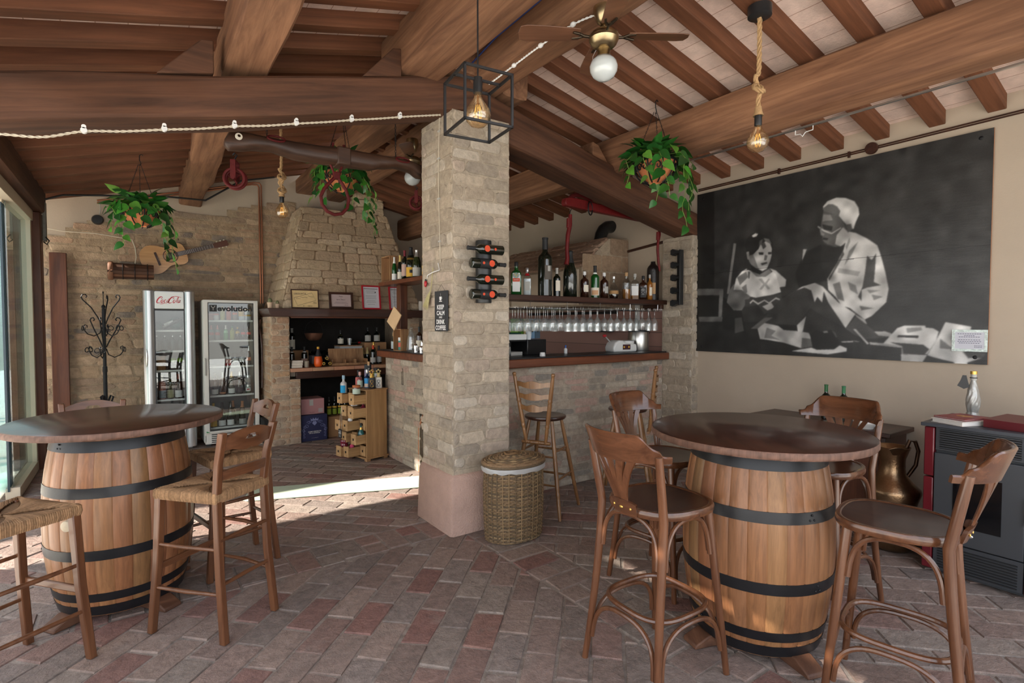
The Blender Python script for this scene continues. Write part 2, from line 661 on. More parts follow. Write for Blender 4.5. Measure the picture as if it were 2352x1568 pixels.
# unseen slabs added outside to block the low sun and shape its floor patches
ym = mat('outside_plaster', sr(226, 218, 204), 0.95, var=0.05)
yw = MB().box(-4.72, 3.05, 4.06, 3.52, 4.3, 0.12)
yw.box(-2.75, 2.62, 4.06, 0.5, 0.45, 0.12)
yw.box(-2.75, 3.52, 4.06, 0.5, 0.5, 0.12)
yw.box(-2.93, 4.45, 4.06, 0.14, 1.3, 0.12)
for px_ in (-6.2, -3.4):
    for py_ in (1.2, 4.9):
        yw.box(px_, py_, 2.0, 0.14, 0.14, 4.0)
tag(yw.build('sun_blocker', ym), kind='structure')
yw = MB().box(-4.2, 7.12, 4.06, 4.5, 2.32, 0.12)
for px_ in (-6.2, -2.2):
    yw.box(px_, 6.2, 2.0, 0.14, 0.14, 4.0)
tag(yw.build('sun_blocker', ym), kind='structure')


# ------------------------------------------------------------------ roof
def zl(x):
    return 3.0 + 0.26 * (x + 0.66)


def zr(x):
    return 3.03 + 0.205 * (4.9 - x)


t = NT('roof_tiles')
cd = t.coord((1, 1, 1))
bt = t.new('TexBrick')
bt.offset = 0.5
for k, v in (('Scale', 1.0), ('Mortar Size', 0.003), ('Mortar Smooth', 0.3), ('Bias', 0.0), ('Brick Width', 60.0), ('Row Height', 0.155)):
    bt.inputs[k].default_value = v
bt.inputs['Color1'].default_value = (*sr(232, 208, 194), 1)
bt.inputs['Color2'].default_value = (*sr(228, 202, 188), 1)
bt.inputs['Mortar'].default_value = (*sr(176, 142, 124), 1)
t.l.new(t.coord((1, 1, 1), (0, 0, PI / 2)), bt.inputs[0])
t.setc(t.mix(1.0, bt.outputs[0], t.ramp(t.noise(cd, 7, 5), [(0.3, (0.78,) * 3), (0.7, (1.08,) * 3)]), 'MULTIPLY'))
t.p(rough=0.95, spec=0.15)
t.bump(t.noise(cd, 60, 4), 0.5, 0.006)
M_tile = t.m


def slope_sheet(name, xa, za, xb, zb, y0, y1, off):
    L = math.hypot(xb - xa, zb - za)
    dx, dz = (xb - xa) / L, (zb - za) / L
    mb_ = MB().box(L / 2, (y1 - y0) / 2, 0.03, L, y1 - y0, 0.06)
    o = mb_.build(name, M_tile, smooth=False)
    o.matrix_basis = Matrix(((dx, 0, -dz, xa), (0, 1, 0, y0), (dz, 0, dx, za + off), (0, 0, 0, 1)))
    return tag(o, kind='structure')


JH = 0.105
slope_sheet('ceiling', -1.04, zl(-1.04), 2.12, zl(2.12), -1.2, 8.4, JH - 0.003)
slope_sheet('ceiling', 2.12, zr(2.12), 5.1, zr(5.1), -1.2, 8.4, JH - 0.003)

JY = [1.10 + 0.345 * k for k in range(-3, 21)]


def joist(xa, za, xb, zb, y, name):
    L = math.hypot(xb - xa, zb - za)
    dx, dz = (xb - xa) / L, (zb - za) / L
    m_ = MB()
    n = 6
    vs_ = []
    ox, oz = jit(0.006), jit(0.005)
    for i in range(n + 1):
        a, b = jit(0.004), jit(0.003)
        w = 0.050
        vs_ += [(L * i / n, -w + a, b), (L * i / n, w + a, b), (L * i / n, w + a, JH), (L * i / n, -w + a, JH)]
    fs = []
    for i in range(n):
        for k in range(4):
            fs.append((i * 4 + k, i * 4 + (k + 1) % 4, i * 4 + 4 + (k + 1) % 4, i * 4 + 4 + k))
    fs += [(3, 2, 1, 0), (4 * n, 4 * n + 1, 4 * n + 2, 4 * n + 3)]
    m_.add(vs_, fs)
    o = m_.build(name, M_joist, bevel=0.005, angle=30)
    o.matrix_basis = Matrix(((dx, 0, -dz, xa), (0, 1, 0, y + ox), (dz, 0, dx, za), (0, 0, 0, 1)))
    return tag(o, kind='structure')


for y in JY:
    joist(-1.0, zl(-1.0), 2.12, zl(2.12), y, 'ceiling_joist')
    joist(2.10, zr(2.10), 4.93, zr(4.93), y, 'ceiling_joist')


def beam(name, p0, p1, w, h, m, wav=0.012, n=18, seed=0, rnd=0.28, w1=None, h1=None, up=(0, 0, 1)):
    """heavy timber; p0, p1 are the middle of its underside"""
    p0, p1 = Vector(p0), Vector(p1)
    x = (p1 - p0)
    L = x.length
    x.normalize()
    y = Vector(up).cross(x).normalized()
    z = x.cross(y)
    w1, h1 = w1 or w, h1 or h
    prof = []
    c = rnd * 0.35
    for (a, b) in ((-.5 + c, 0), (.5 - c, 0), (.5 - c * .3, c * .3), (.5, c), (.5, 1 - c), (.5 - c * .3, 1 - c * .3), (.5 - c, 1), (-.5 + c, 1), (-.5 + c * .3, 1 - c * .3), (-.5, 1 - c), (-.5, c), (-.5 + c * .3, c * .3)):
        prof.append((a, b))
    vs_, fs = [], []
    k = len(prof)
    for i in range(n + 1):
        t_ = i / n
        ww, hh = w + (w1 - w) * t_, h + (h1 - h) * t_
        sx = L * t_
        oy = wav * 1.6 * noise.noise((sx * 0.9, seed * 3.1, 0.0))
        oz = wav * 1.2 * noise.noise((sx * 0.8, seed * 3.1, 9.0))
        for q, (a, b) in enumerate(prof):
            d = 1 + (wav / max(w, h)) * 2.2 * noise.noise((sx * 1.7, a * 3 + seed * 7, b * 3))
            vs_.append((sx, a * ww * d + oy, (b - .5) * hh * d + .5 * hh + oz))
    for i in range(n):
        for q in range(k):
            fs.append((i * k + q, i * k + (q + 1) % k, (i + 1) * k + (q + 1) % k, (i + 1) * k + q))
    fs += [tuple(range(k - 1, -1, -1)), tuple(n * k + q for q in range(k))]
    o = MB().add(vs_, fs).build(name, m, angle=28)
    Mx = Matrix((x, y, z)).transposed().to_4x4()
    Mx.translation = p0
    o.matrix_basis = Mx
    return tag(o, kind='structure')


YM = 3.57
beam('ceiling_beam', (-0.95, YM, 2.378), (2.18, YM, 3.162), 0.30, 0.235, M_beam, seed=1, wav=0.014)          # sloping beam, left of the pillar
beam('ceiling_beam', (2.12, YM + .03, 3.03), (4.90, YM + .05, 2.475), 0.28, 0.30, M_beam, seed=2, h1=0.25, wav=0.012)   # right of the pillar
beam('ceiling_beam', (0.46, -1.1, 2.99), (0.66, 8.35, 3.13), 0.25, 0.35, M_beam_pale, seed=3, wav=0.03, n=30, h1=0.26)
beam('ceiling_beam', (1.60, -1.1, 3.27), (1.67, 3.80, 3.27), 0.29, 0.36, M_beam_pale, seed=4, wav=0.010, n=20)
beam('ceiling_beam', (1.97, 3.35, 3.36), (2.12, 8.35, 3.49), 0.24, 0.28, M_beam_pale, seed=9, wav=0.012, n=20, h1=0.20)
beam('ceiling_beam', (2.18, -1.1, 3.33), (2.20, 3.80, 3.33), 0.31, 0.32, M_beam_pale, seed=5, wav=0.012, n=20, rnd=0.4)
beam('ceiling_beam', (2.48, 3.45, 3.33), (2.56, 8.35, 3.44), 0.24, 0.26, M_beam_pale, seed=10, wav=0.012, n=20, rnd=0.5, h1=0.18)
beam('ceiling_beam', (3.71, -1.1, 2.935), (3.72, 8.35, 2.95), 0.235, 0.335, M_beam_pale, seed=6, wav=0.008, n=24, rnd=0.5)
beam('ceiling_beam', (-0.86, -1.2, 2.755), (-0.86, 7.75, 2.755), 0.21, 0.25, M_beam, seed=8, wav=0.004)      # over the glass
# wedges that keep the purlins from sliding
for (x, yy, z) in ((0.40, YM - .06, 2.955), (1.52, YM - .06, 3.235)):
    o = MB().prism([(0, 0), (-0.27, -0.068), (-0.06, 0.17), (0.0, 0.18)], 0.20, frame((0, 0.0, 0), (1, 0, 0), (0, 0, 1))).build('beam_wedge', M_beam, bevel=0.006)
    o.location = (x - 0.005, yy + 0.11, z)
    tag(o, kind='structure')
o = MB().prism([(0, 0), (0.0, 0.14), (0.07, 0.12), (0.22, -0.055)], 0.20, frame((0, 0, 0), (1, 0, 0), (0, 0, 1))).build('beam_wedge', M_beam_pale, bevel=0.006)
o.location = (3.585 - 0.21, YM + 0.13, 3.045)
tag(o, kind='structure')

# ------------------------------------------------------------------ walls
# back wall: plaster gable, rubble laid over it up to an uneven line
bw = MB().add([(-5, 8.35, -0.05), (5.2, 8.35, -0.05), (5.2, 8.35, 3.2), (2.12, 8.35, 3.9), (-5, 8.35, 2.2)], [(0, 1, 2, 3, 4)])
tag(bw.build('wall_back', M_plaster, smooth=False), kind='structure')


def stone_top(x):
    if x < -0.62:
        return 2.60
    return 2.72 + 0.24 * (x + 0.62) + 0.10 * noise.noise((x * 1.6, 3.3, 0)) + 0.03 * noise.noise((x * 6, 1.3, 0))


sm = MB()
Mb = frame((-4.6, 8.335, 0), (1, 0, 0), (0, 0, 1))
brick_panel(sm, Mb, 6.2, 1.45, 0.115, 0.27, PAL_STONE, gap=0.018, d=0.007, j=0.018, mortar=sr(172, 152, 127), lenvar=0.5, rowvar=0.4, inset=0.016)
Mb = frame((-4.6, 8.335, 1.45), (1, 0, 0), (0, 0, 1))
brick_panel(sm, Mb, 6.6, 1.9, 0.075, 0.34, PAL_STONE, gap=0.012, d=0.006, j=0.010, mortar=sr(176, 156, 130), lenvar=0.55, rowvar=0.35, inset=0.012,
            skip=lambda a, b: b + 1.45 > stone_top(a - 4.6))
tag(sm.build('wall_back_stone', M_stone, smooth=False), kind='structure')

rw = MB().add([(4.9, -1.4, -0.05), (4.9, 8.35, -0.05), (4.9, 8.35, 3.25), (4.9, -1.4, 3.25)], [(0, 1, 2, 3)])
tag(rw.build('wall_right', M_plaster, smooth=False), kind='structure')
# outer skins so no sky leaks in behind the walls
tag(MB().box(5.02, 3.5, 1.6, 0.2, 10.0, 3.5).build('wall_right_outer', ym), kind='structure')
tag(MB().box(0.0, 8.52, 1.9, 11, 0.3, 4.2).build('wall_back_outer', ym), kind='structure')

# ------------------------------------------------------------------ pillar
pm = MB()
mort = sr(180, 166, 147)
PX0, PX1, PY0, PY1 = 1.905, 2.405, 3.425, 3.925
brick_panel(pm, frame((PX0, PY0, 0.40), (1, 0, 0), (0, 0, 1)), 0.50, 2.71, 0.091, 0.265, PAL_PILLAR, mortar=mort, d=0.008, j=0.006)
brick_panel(pm, frame((PX0, PY1, 0.40), (0, -1, 0), (0, 0, 1)), 0.50, 2.71, 0.091, 0.265, PAL_PILLAR, mortar=mort, d=0.008, j=0.006)
brick_panel(pm, frame((PX1, PY0, 0.40), (0, 1, 0), (0, 0, 1)), 0.50, 2.71, 0.091, 0.265, PAL_PILLAR, mortar=mort, d=0.008, j=0.006)
brick_panel(pm, frame((PX1, PY1, 0.40), (-1, 0, 0), (0, 0, 1)), 0.50, 2.71, 0.091, 0.265, PAL_PILLAR, mortar=mort, d=0.008, j=0.006)
pm.cur = mort
pm.box(2.155, 3.675, 1.76, 0.497, 0.497, 2.70)
pil = pm.build('brick_pillar', M_brick, smooth=False)
tag(pil, 'tall pale brick pillar with a pink plastered base', 'pillar', kind='structure')
b = MB()
vs_ = []
for (z, e) in ((0.0, 0.0), (0.02, 0.0), (0.40, -0.012), (0.435, -0.022), (0.448, -0.045)):
    x0, x1, y0, y1 = 1.862 - e, 2.448 + e, 3.382 - e, 3.968 + e
    c = 0.02
    vs_ += [(x0 + c, y0, z), (x1 - c, y0, z), (x1, y0 + c, z), (x1, y1 - c, z), (x1 - c, y1, z), (x0 + c, y1, z), (x0, y1 - c, z), (x0, y0 + c, z)]
fs = [(i * 8 + k, i * 8 + (k + 1) % 8, i * 8 + 8 + (k + 1) % 8, i * 8 + 8 + k) for i in range(4) for k in range(8)]
fs += [tuple(range(32, 40))]
pl = b.add(vs_, fs).build('plinth', M_pink_plaster, parent=pil, angle=60)
pl['label'] = 'pink roughcast base'

# post on the right wall that carries the sloping beam
qm = MB()
brick_panel(qm, frame((4.80, 3.87, 0), (0, -1, 0), (0, 0, 1)), 0.39, 2.46, 0.091, 0.24, PAL_PILLAR, mortar=mort, d=0.007)
brick_panel(qm, frame((4.80, 3.48, 0), (1, 0, 0), (0, 0, 1)), 0.12, 2.46, 0.091, 0.2, PAL_PILLAR, mortar=mort, d=0.007)
qm.cur = mort
qm.box(4.86, 3.675, 1.24, 0.118, 0.388, 2.5)
tag(qm.build('brick_pier', M_brick, smooth=False), 'shallow brick pier on the cream wall beside the large photograph', 'pier', kind='structure')

# ------------------------------------------------------------------ left glass side
fr = MB()
fr.box(-0.90, 2.6, 2.70, 0.12, 9.9, 0.11)
fr.box(-0.90, 6.98, 0.05, 0.10, 1.16, 0.10)
fr.box(-0.90, 7.53, 1.35, 0.09, 0.07, 2.6)
w1 = fr.build('window_1', M_alu, bevel=0.004)
tag(w1, kind='structure')
MB().box(-0.90, 6.97, 1.37, 0.010, 1.05, 2.54).build('pane', M_pane, parent=w1, bevel=0.0)
M_seal = mat('dark_pane_edge', (0.015, 0.035, 0.05), 0.3)
for k in range(4):
    yy = 6.40 + 0.055 * k
    pw = thing('folding_glass_panel', ('frameless glass panel folded open at left edge, ' + ['outermost', 'second', 'third', 'innermost'][k] + ' of four'), 'glass panel', (-0.91, yy, 0.06), group='folded glass panels')
    MB().box(-0.33, 0, 1.29, 0.62, 0.010, 2.56).build('pane', M_pane, parent=pw)
    MB().box(-0.015, 0, 1.29, 0.016, 0.016, 2.56).build('edge_seal', M_seal, parent=pw)
    MB().box(-0.03, 0, 2.585, 0.06, 0.03, 0.045).build('hinge', M_alu, parent=pw, bevel=0.004)
tag(MB().box(-0.87, 7.66, 1.37, 0.17, 0.18, 2.76).build('corner_post', M_redwood_z, bevel=0.008), 'red-brown square timber post beside the folding glass', 'post')
bp = MB().box(0, 0, 1.2, 0.16, 0.05, 2.4)
tag(bp.build('timber_board', M_redwood_z, bevel=0.006, loc=(-0.71, 8.27, 0.0)), 'dark timber board standing in the corner of the stone wall', 'board')

# ------------------------------------------------------------------ furniture materials
def grain_vcol(name, axis='Z', rough=0.5, coat=0.0, fine=30, lo=0.62, hi=1.15, bump=0.15):
    t = NT(name)
    st = {'X': (0.06, 1, 1), 'Z': (1, 1, 0.06)}[axis]
    a = t.new('Attribute', attribute_name='Col')
    g_ = t.noise(t.coord(st), fine, 6, 0.65, 0.7)
    t.setc(t.mix(1.0, a.outputs['Color'], t.ramp(g_, [(0.3, (lo,) * 3), (0.7, (hi,) * 3)]), 'MULTIPLY'))
    t.p(rough=rough, coat=coat, coatr=0.15, spec=0.4)
    t.bump(g_, bump, 0.003)
    return t.m


M_oak = grain_vcol('barrel_oak', 'Z', 0.42, 0.15, 60, 0.66, 1.14)
M_hoop = mat('black_hoop', (0.014, 0.014, 0.016), 0.36, 0.3, var=0.25, vscale=10, bump=0.1, bscale=60)
M_table = wood('table_top_wood', (0.026, 0.009, 0.006), (0.085, 0.032, 0.020), 'X', 9, 0.33, coat=0.35, bump=0.10, stretch=0.10, blotch=0.35)
M_table_edge = grain_vcol('table_edge', 'Z', 0.6, 0.0, 60)
M_chair = wood('walnut_chair_wood', (0.085, 0.030, 0.012), (0.195, 0.078, 0.034), 'Z', 26, 0.36, coat=0.25, bump=0.06, blotch=0.2)
M_chair_x = wood('walnut_chair_rail', (0.085, 0.030, 0.012), (0.195, 0.078, 0.034), 'X', 26, 0.36, coat=0.25, bump=0.06, blotch=0.2)
M_bent = wood('bentwood', (0.080, 0.028, 0.012), (0.185, 0.074, 0.033), 'Z', 24, 0.28, coat=0.5, bump=0.05, blotch=0.2)
M_bent_x = wood('bentwood_rail', (0.070, 0.025, 0.011), (0.160, 0.063, 0.028), 'X', 24, 0.25, coat=0.55, bump=0.05, blotch=0.25)
M_seat = wood('dark_seat_ply', (0.032, 0.011, 0.007), (0.085, 0.032, 0.018), 'Y', 12, 0.30, coat=0.4, bump=0.05)
M_pine = wood('honey_turned_wood', (0.16, 0.070, 0.025), (0.33, 0.165, 0.065), 'Z', 30, 0.35, coat=0.4, bump=0.05, blotch=0.25)
M_rush = vcol('woven_rush', 0.85, 0.35, 90, 0.5, 160, 0.004)
M_chock = wood('chock_wood', (0.085, 0.034, 0.018), (0.20, 0.090, 0.048), 'X', 20, 0.6)


def barrel_r(t):
    return 0.288 + 0.060 * (1 - (2 * t - 1) ** 2) ** 0.9


def barrel_table(label, loc, rz, bung=None):
    T = thing('barrel_table', label, 'table', loc, rz)
    H, z0 = 0.95, 0.045
    m_ = MB()
    ns, nz = 26, 18
    for k in range(ns):
        c = random.choice([sr(142, 98, 65), sr(137, 93, 61), sr(147, 102, 68), sr(139, 95, 63), sr(133, 89, 58)])
        m_.cur = tuple(v * (1 + jit(0.08)) for v in c)
        a0, a1 = 2 * PI * k / ns, 2 * PI * (k + 1) / ns
        vs_ = []
        for i in range(nz + 1):
            t_ = i / nz
            r = barrel_r(t_)
            for q, dr in ((0.0, -0.004), (0.07, 0.0), (0.5, 0.001), (0.93, 0.0), (1.0, -0.004)):
                a = a0 + (a1 - a0) * q
                vs_.append(((r + dr) * math.cos(a), (r + dr) * math.sin(a), z0 + H * t_))
        fs = [(i * 5 + q, i * 5 + q + 1, i * 5 + q + 6, i * 5 + q + 5) for i in range(nz) for q in range(4)]
        m_.add(vs_, fs)
    m_.cur = sr(150, 100, 64)
    for zz in (z0 + 0.03, z0 + H - 0.03):
        m_.add([(0.28 * math.cos(2 * PI * k / 32), 0.28 * math.sin(2 * PI * k / 32), zz) for k in range(32)], [tuple(range(32))])
    body = m_.build('barrel_body', M_oak, T, angle=50, recalc=False)
    for hz, hw in ((0.945, 0.040), (0.885, 0.055), (0.655, 0.052), (0.335, 0.052), (0.105, 0.045), (0.030, 0.052)):
        h_ = MB()
        prof = []
        for q in range(5):
            z = hz - hw / 2 + hw * q / 4
            prof.append((barrel_r(min(1, max(0, z / H))) + 0.0035, z0 + z))
        inner = [(r - 0.006, z) for r, z in reversed(prof)]
        h_.lathe(prof + inner + [prof[0]], 48, cap=False)
        ra = random.random() * 6
        for q in range(3):
            a = ra + 0.035 * q
            r = barrel_r(hz / H) + 0.004
            h_.ball((r * math.cos(a), r * math.sin(a), z0 + hz + (0.012 if q % 2 else -0.010)), 0.005, 8, 5)
        h_.build('hoop', M_hoop, body, angle=50)
    # top
    m_ = MB()
    n = 96
    ro = 0.512
    m_.lathe([(0.0001, 0.998), (ro - 0.03, 0.998)], n, cap=False)
    m_.lathe([(ro - 0.004, 1.030), (ro - 0.012, 1.034), (0.0001, 1.034)], n, cap=False)
    tp = m_.build('tabletop', M_table, T, angle=50)
    e_ = MB()
    vs_ = []
    for (z, dr) in ((0.997, -0.03), (0.998, -0.004), (1.006, 0.0), (1.024, 0.0), (1.031, -0.004)):
        for k in range(n * 2):
            a = PI * k / n
            w_ = 0.0022 * noise.noise((k * 0.9, z * 20, 2))
            vs_.append(((ro + dr + w_) * math.cos(a), (ro + dr + w_) * math.sin(a), z))
    q = n * 2
    fs = [(i * q + k, i * q + (k + 1) % q, (i + 1) * q + (k + 1) % q, (i + 1) * q + k) for i in range(4) for k in range(q)]
    e_.cur = sr(112, 82, 66)
    e_.add(vs_, fs)
    e_.cur = (0.999, 1, 1)
    for i in range(len(e_.c)):
        kk = 0.75 + 0.5 * random.random()
        e_.c[i] = tuple(v * kk for v in sr(112, 82, 68))
    e_.build('rim', M_table_edge, tp, angle=60)
    for k in range(4):
        a = R(20 + 90 * k)
        c_ = MB()
        c_.prism([(-0.06, 0), (0.15, 0), (0.145, 0.02), (0.07, 0.055), (0.03, 0.05), (-0.02, 0.030), (-0.06, 0.035)], 0.10,
                 frame((0.235 * math.cos(a) + 0.05 * math.sin(a), 0.235 * math.sin(a) - 0.05 * math.cos(a), 0.0), (math.cos(a), math.sin(a), 0), (0, 0, 1)) @ Matrix.Translation((0, 0, -0.10)))
        c_.build('chock', M_chock, T, bevel=0.006)
    if bung is not None:
        a = bung
        r = barrel_r(0.5)
        MB().lathe([(0.026, -0.03), (0.030, 0.0), (0.027, 0.018), (0.015, 0.024), (0.0001, 0.025)], 18,
                   M=frame((r * math.cos(a), r * math.sin(a), z0 + 0.50), (-math.sin(a), math.cos(a), 0), (0, 0, 1))).build('bung', mat('pale_bung', sr(205, 190, 165), 0.7, var=0.1, vscale=40), T)
    return T


barrel_table('oak barrel table with a round dark top, ringed by rush-seated chairs', (-0.07, 3.73, 0), R(15), R(-128 - 15))
barrel_table('oak barrel table with a round dark top, ringed by bentwood stools', (2.543, 1.456, 0), R(52))


# ------------------------------------------------------------------ rush seated chair (faces +Y)
def rush_chair(label, loc, rz, group):
    T = thing('rush_chair', label, 'chair', loc, rz, group)
    zs = 0.715

    def leg(p, w0, w1, name='leg'):
        m_ = MB()
        n = len(p)
        vs_ = []
        for i, (x, y, z) in enumerate(p):
            w = w0 + (w1 - w0) * i / (n - 1)
            vs_ += [(x - w, y - w, z), (x + w, y - w, z), (x + w, y + w, z), (x - w, y + w, z)]
        fs = [(i * 4 + k, i * 4 + (k + 1) % 4, i * 4 + 4 + (k + 1) % 4, i * 4 + 4 + k) for i in range(n - 1) for k in range(4)]
        fs += [(3, 2, 1, 0), tuple((n - 1) * 4 + k for k in range(4))]
        m_.add(vs_, fs)
        return m_.build(name, M_chair, T, bevel=0.005)

    for s in (-1, 1):
        leg([(s * 0.205, 0.205, 0), (s * 0.19, 0.175, zs * 0.5), (s * 0.18, 0.16, zs + 0.012)], 0.017, 0.019)
        leg([(s * 0.165, -0.225, 0), (s * 0.155, -0.19, 0.35), (s * 0.15, -0.175, zs), (s * 0.155, -0.195, 0.88), (s * 0.165, -0.235, 1.035)], 0.017, 0.0165)
    # rails under the rush and stretchers
    for z, r in ((zs - 0.018, 0.012),):
        for a, b in (((-.18, .16), (.18, .16)), ((-.18, .16), (-.15, -.175)), ((.18, .16), (.15, -.175)), ((-.15, -.175), (.15, -.175))):
            MB().bar((*a, z), (*b, z), 0.020, 0.026).build('seat_rail', M_chair_x, T, bevel=0.004)
    for z in (0.235, 0.455):
        for s in (-1, 1):
            k = 1 - z / zs
            MB().tube([(s * (0.185 + 0.02 * k), 0.165 + 0.035 * k, z), (s * (0.185 + 0.01 * k), 0, z + 0.004), (s * (0.153 + 0.010 * k), -0.18 - 0.03 * k, z)],
                      [0.0085, 0.011, 0.0085], 10).build('stretcher', M_chair_x, T)
    for y, z, q in ((0.185, 0.33, 0.19), (-0.195, 0.50, 0.155), (-0.20, 0.28, 0.158)):
        if y > 0:
            m_ = MB()
            m_.bar((-q, y, z), (q, y, z), 0.016, 0.035)
            m_.build('foot_rail', M_chair_x, T, bevel=0.006)
        else:
            MB().tube([(-q, y, z), (0, y, z + .003), (q, y, z)], [0.0085, 0.011, 0.0085], 10).build('stretcher', M_chair_x, T)
    # woven seat: four triangles of cord meeting in the middle
    m_ = MB()
    cs = [(-0.196, 0.178), (0.196, 0.178), (0.166, -0.186), (-0.166, -0.186)]
    n = 22
    for e in range(4):
        a, b = Vector((*cs[e], 0)), Vector((*cs[(e + 1) % 4], 0))
        for i in range(n):
            for q in (0, 1):
                t_ = (i + 0.5) / n / 2
                if q:
                    t_ = 1 - t_
                p0 = a.lerp(b, t_)
                d = 1 - 2 * abs(t_ - 0.5)
                p1 = p0.lerp(Vector((0, -0.004, 0)), d * 0.985)
                k = 0.75 + 0.45 * random.random()
                m_.cur = tuple(v * k for v in sr(152, 118, 86))
                zt = zs + 0.012
                out = (p0 - Vector((0, 0, 0))).normalized() * 0.006
                pts = [p0 + Vector((0, 0, zs - 0.030)), p0 + out + Vector((0, 0, zs - 0.012)), p0 + out * 0.6 + Vector((0, 0, zt)), p0.lerp(p1, 0.3) + Vector((0, 0, zt + 0.006)), p1 + Vector((0, 0, zt - 0.004))]
                m_.tube(pts, 0.0062, 6, caps=False)
    m_.cur = sr(120, 92, 66)
    m_.add([(x * 0.98, y * 0.98, zs + 0.004) for x, y in cs] + [(x, y, zs - 0.02) for x, y in cs], [(0, 1, 2, 3), (0, 1, 5, 4), (1, 2, 6, 5), (2, 3, 7, 6), (3, 0, 4, 7)])
    m_.build('rush_seat', M_rush, T, angle=70)

    # curved back rails
    def rail(zlo, zhi, arch, dip, hole, name, yb):
        m_ = MB()
        n = 20
        def pt(x, z):
            cv = 0.028 * (1 - (x / 0.152) ** 2)
            return (x, yb - cv - (z - 0.92) * 0.20, z)
        xs = [-0.150 + 0.30 * i / n for i in range(n + 1)]
        top = [zhi + arch * (1 - (x / 0.15) ** 2) for x in xs]
        bot = [zlo - dip * max(0, 1 - (abs(x) / 0.10) ** 2) + (0.012 * math.exp(-(x / 0.018) ** 2) if dip > 0 else arch * 0.6 * (1 - (x / .15) ** 2)) for x in xs]
        hx, hz0, hz1 = 0.036, (zlo + zhi + arch) / 2 - 0.012, (zlo + zhi + arch) / 2 + 0.014
        for dy in (0, 1):
            pass
        vs_, fs = [], []
        rows = 4 if hole else 2
        for i, x in enumerate(xs):
            if hole:
                hh = 1 if abs(x) <= hx + 1e-6 else 0
                mid = (top[i] + bot[i]) / 2
                e = math.sqrt(max(0, 1 - (abs(x) / (hx + 0.008)) ** 4)) if abs(x) < hx + 0.008 else 0
                zs_ = [bot[i], mid - (mid - hz0) * (e if e > 0 else 0.0), mid + (hz1 - mid) * (e if e > 0 else 0.0), top[i]]
            else:
                zs_ = [bot[i], top[i]]
            for z in zs_:
                p = pt(x, z)
                vs_.append((p[0], p[1] - 0.009, p[2]))
            for z in zs_:
                p = pt(x, z)
                vs_.append((p[0], p[1] + 0.009, p[2]))
        w_ = rows * 2
        for i in range(n):
            a, b = i * w_, (i + 1) * w_
            inh = hole and abs(xs[i] + xs[i + 1]) / 2 < hx + 0.006
            for r_ in range(rows - 1):
                if inh and r_ == 1:
                    continue
                fs.append((a + r_, b + r_, b + r_ + 1, a + r_ + 1))
                fs.append((a + rows + r_, a + rows + r_ + 1, b + rows + r_ + 1, b + rows + r_))
            fs.append((a, a + rows, b + rows, b))
            fs.append((a + rows - 1, b + rows - 1, b + 2 * rows - 1, a + 2 * rows - 1))
            if inh:
                fs.append((a + 1, b + 1, b + rows + 1, a + rows + 1))
                fs.append((a + 2, a + rows + 2, b + rows + 2, b + 2))
        m_.add(vs_, fs)
        m_.build(name, M_chair_x, T, angle=45)
    rail(0.945, 1.005, 0.038, 0.018, True, 'top_rail', -0.205)
    rail(0.792, 0.838, 0.012, 0.0, False, 'back_rail', -0.208)
    return T


G = 'rush-seated bar chairs round the left barrel table'
rush_chair('walnut rush-seated chair right of the left barrel, its back towards us', (0.335, 3.165, 0), R(36), G)
rush_chair('walnut rush-seated chair behind the nearest rush chair, in the sunlight', (0.50, 3.875, 0), R(103), G)
rush_chair('walnut rush-seated chair cut off by the left edge of the picture', (-0.476, 3.16, 0), R(-51), G)
rush_chair('walnut rush-seated chair hidden behind the barrel table, only its top rail showing', (-0.215, 4.335, 0), R(184), G)


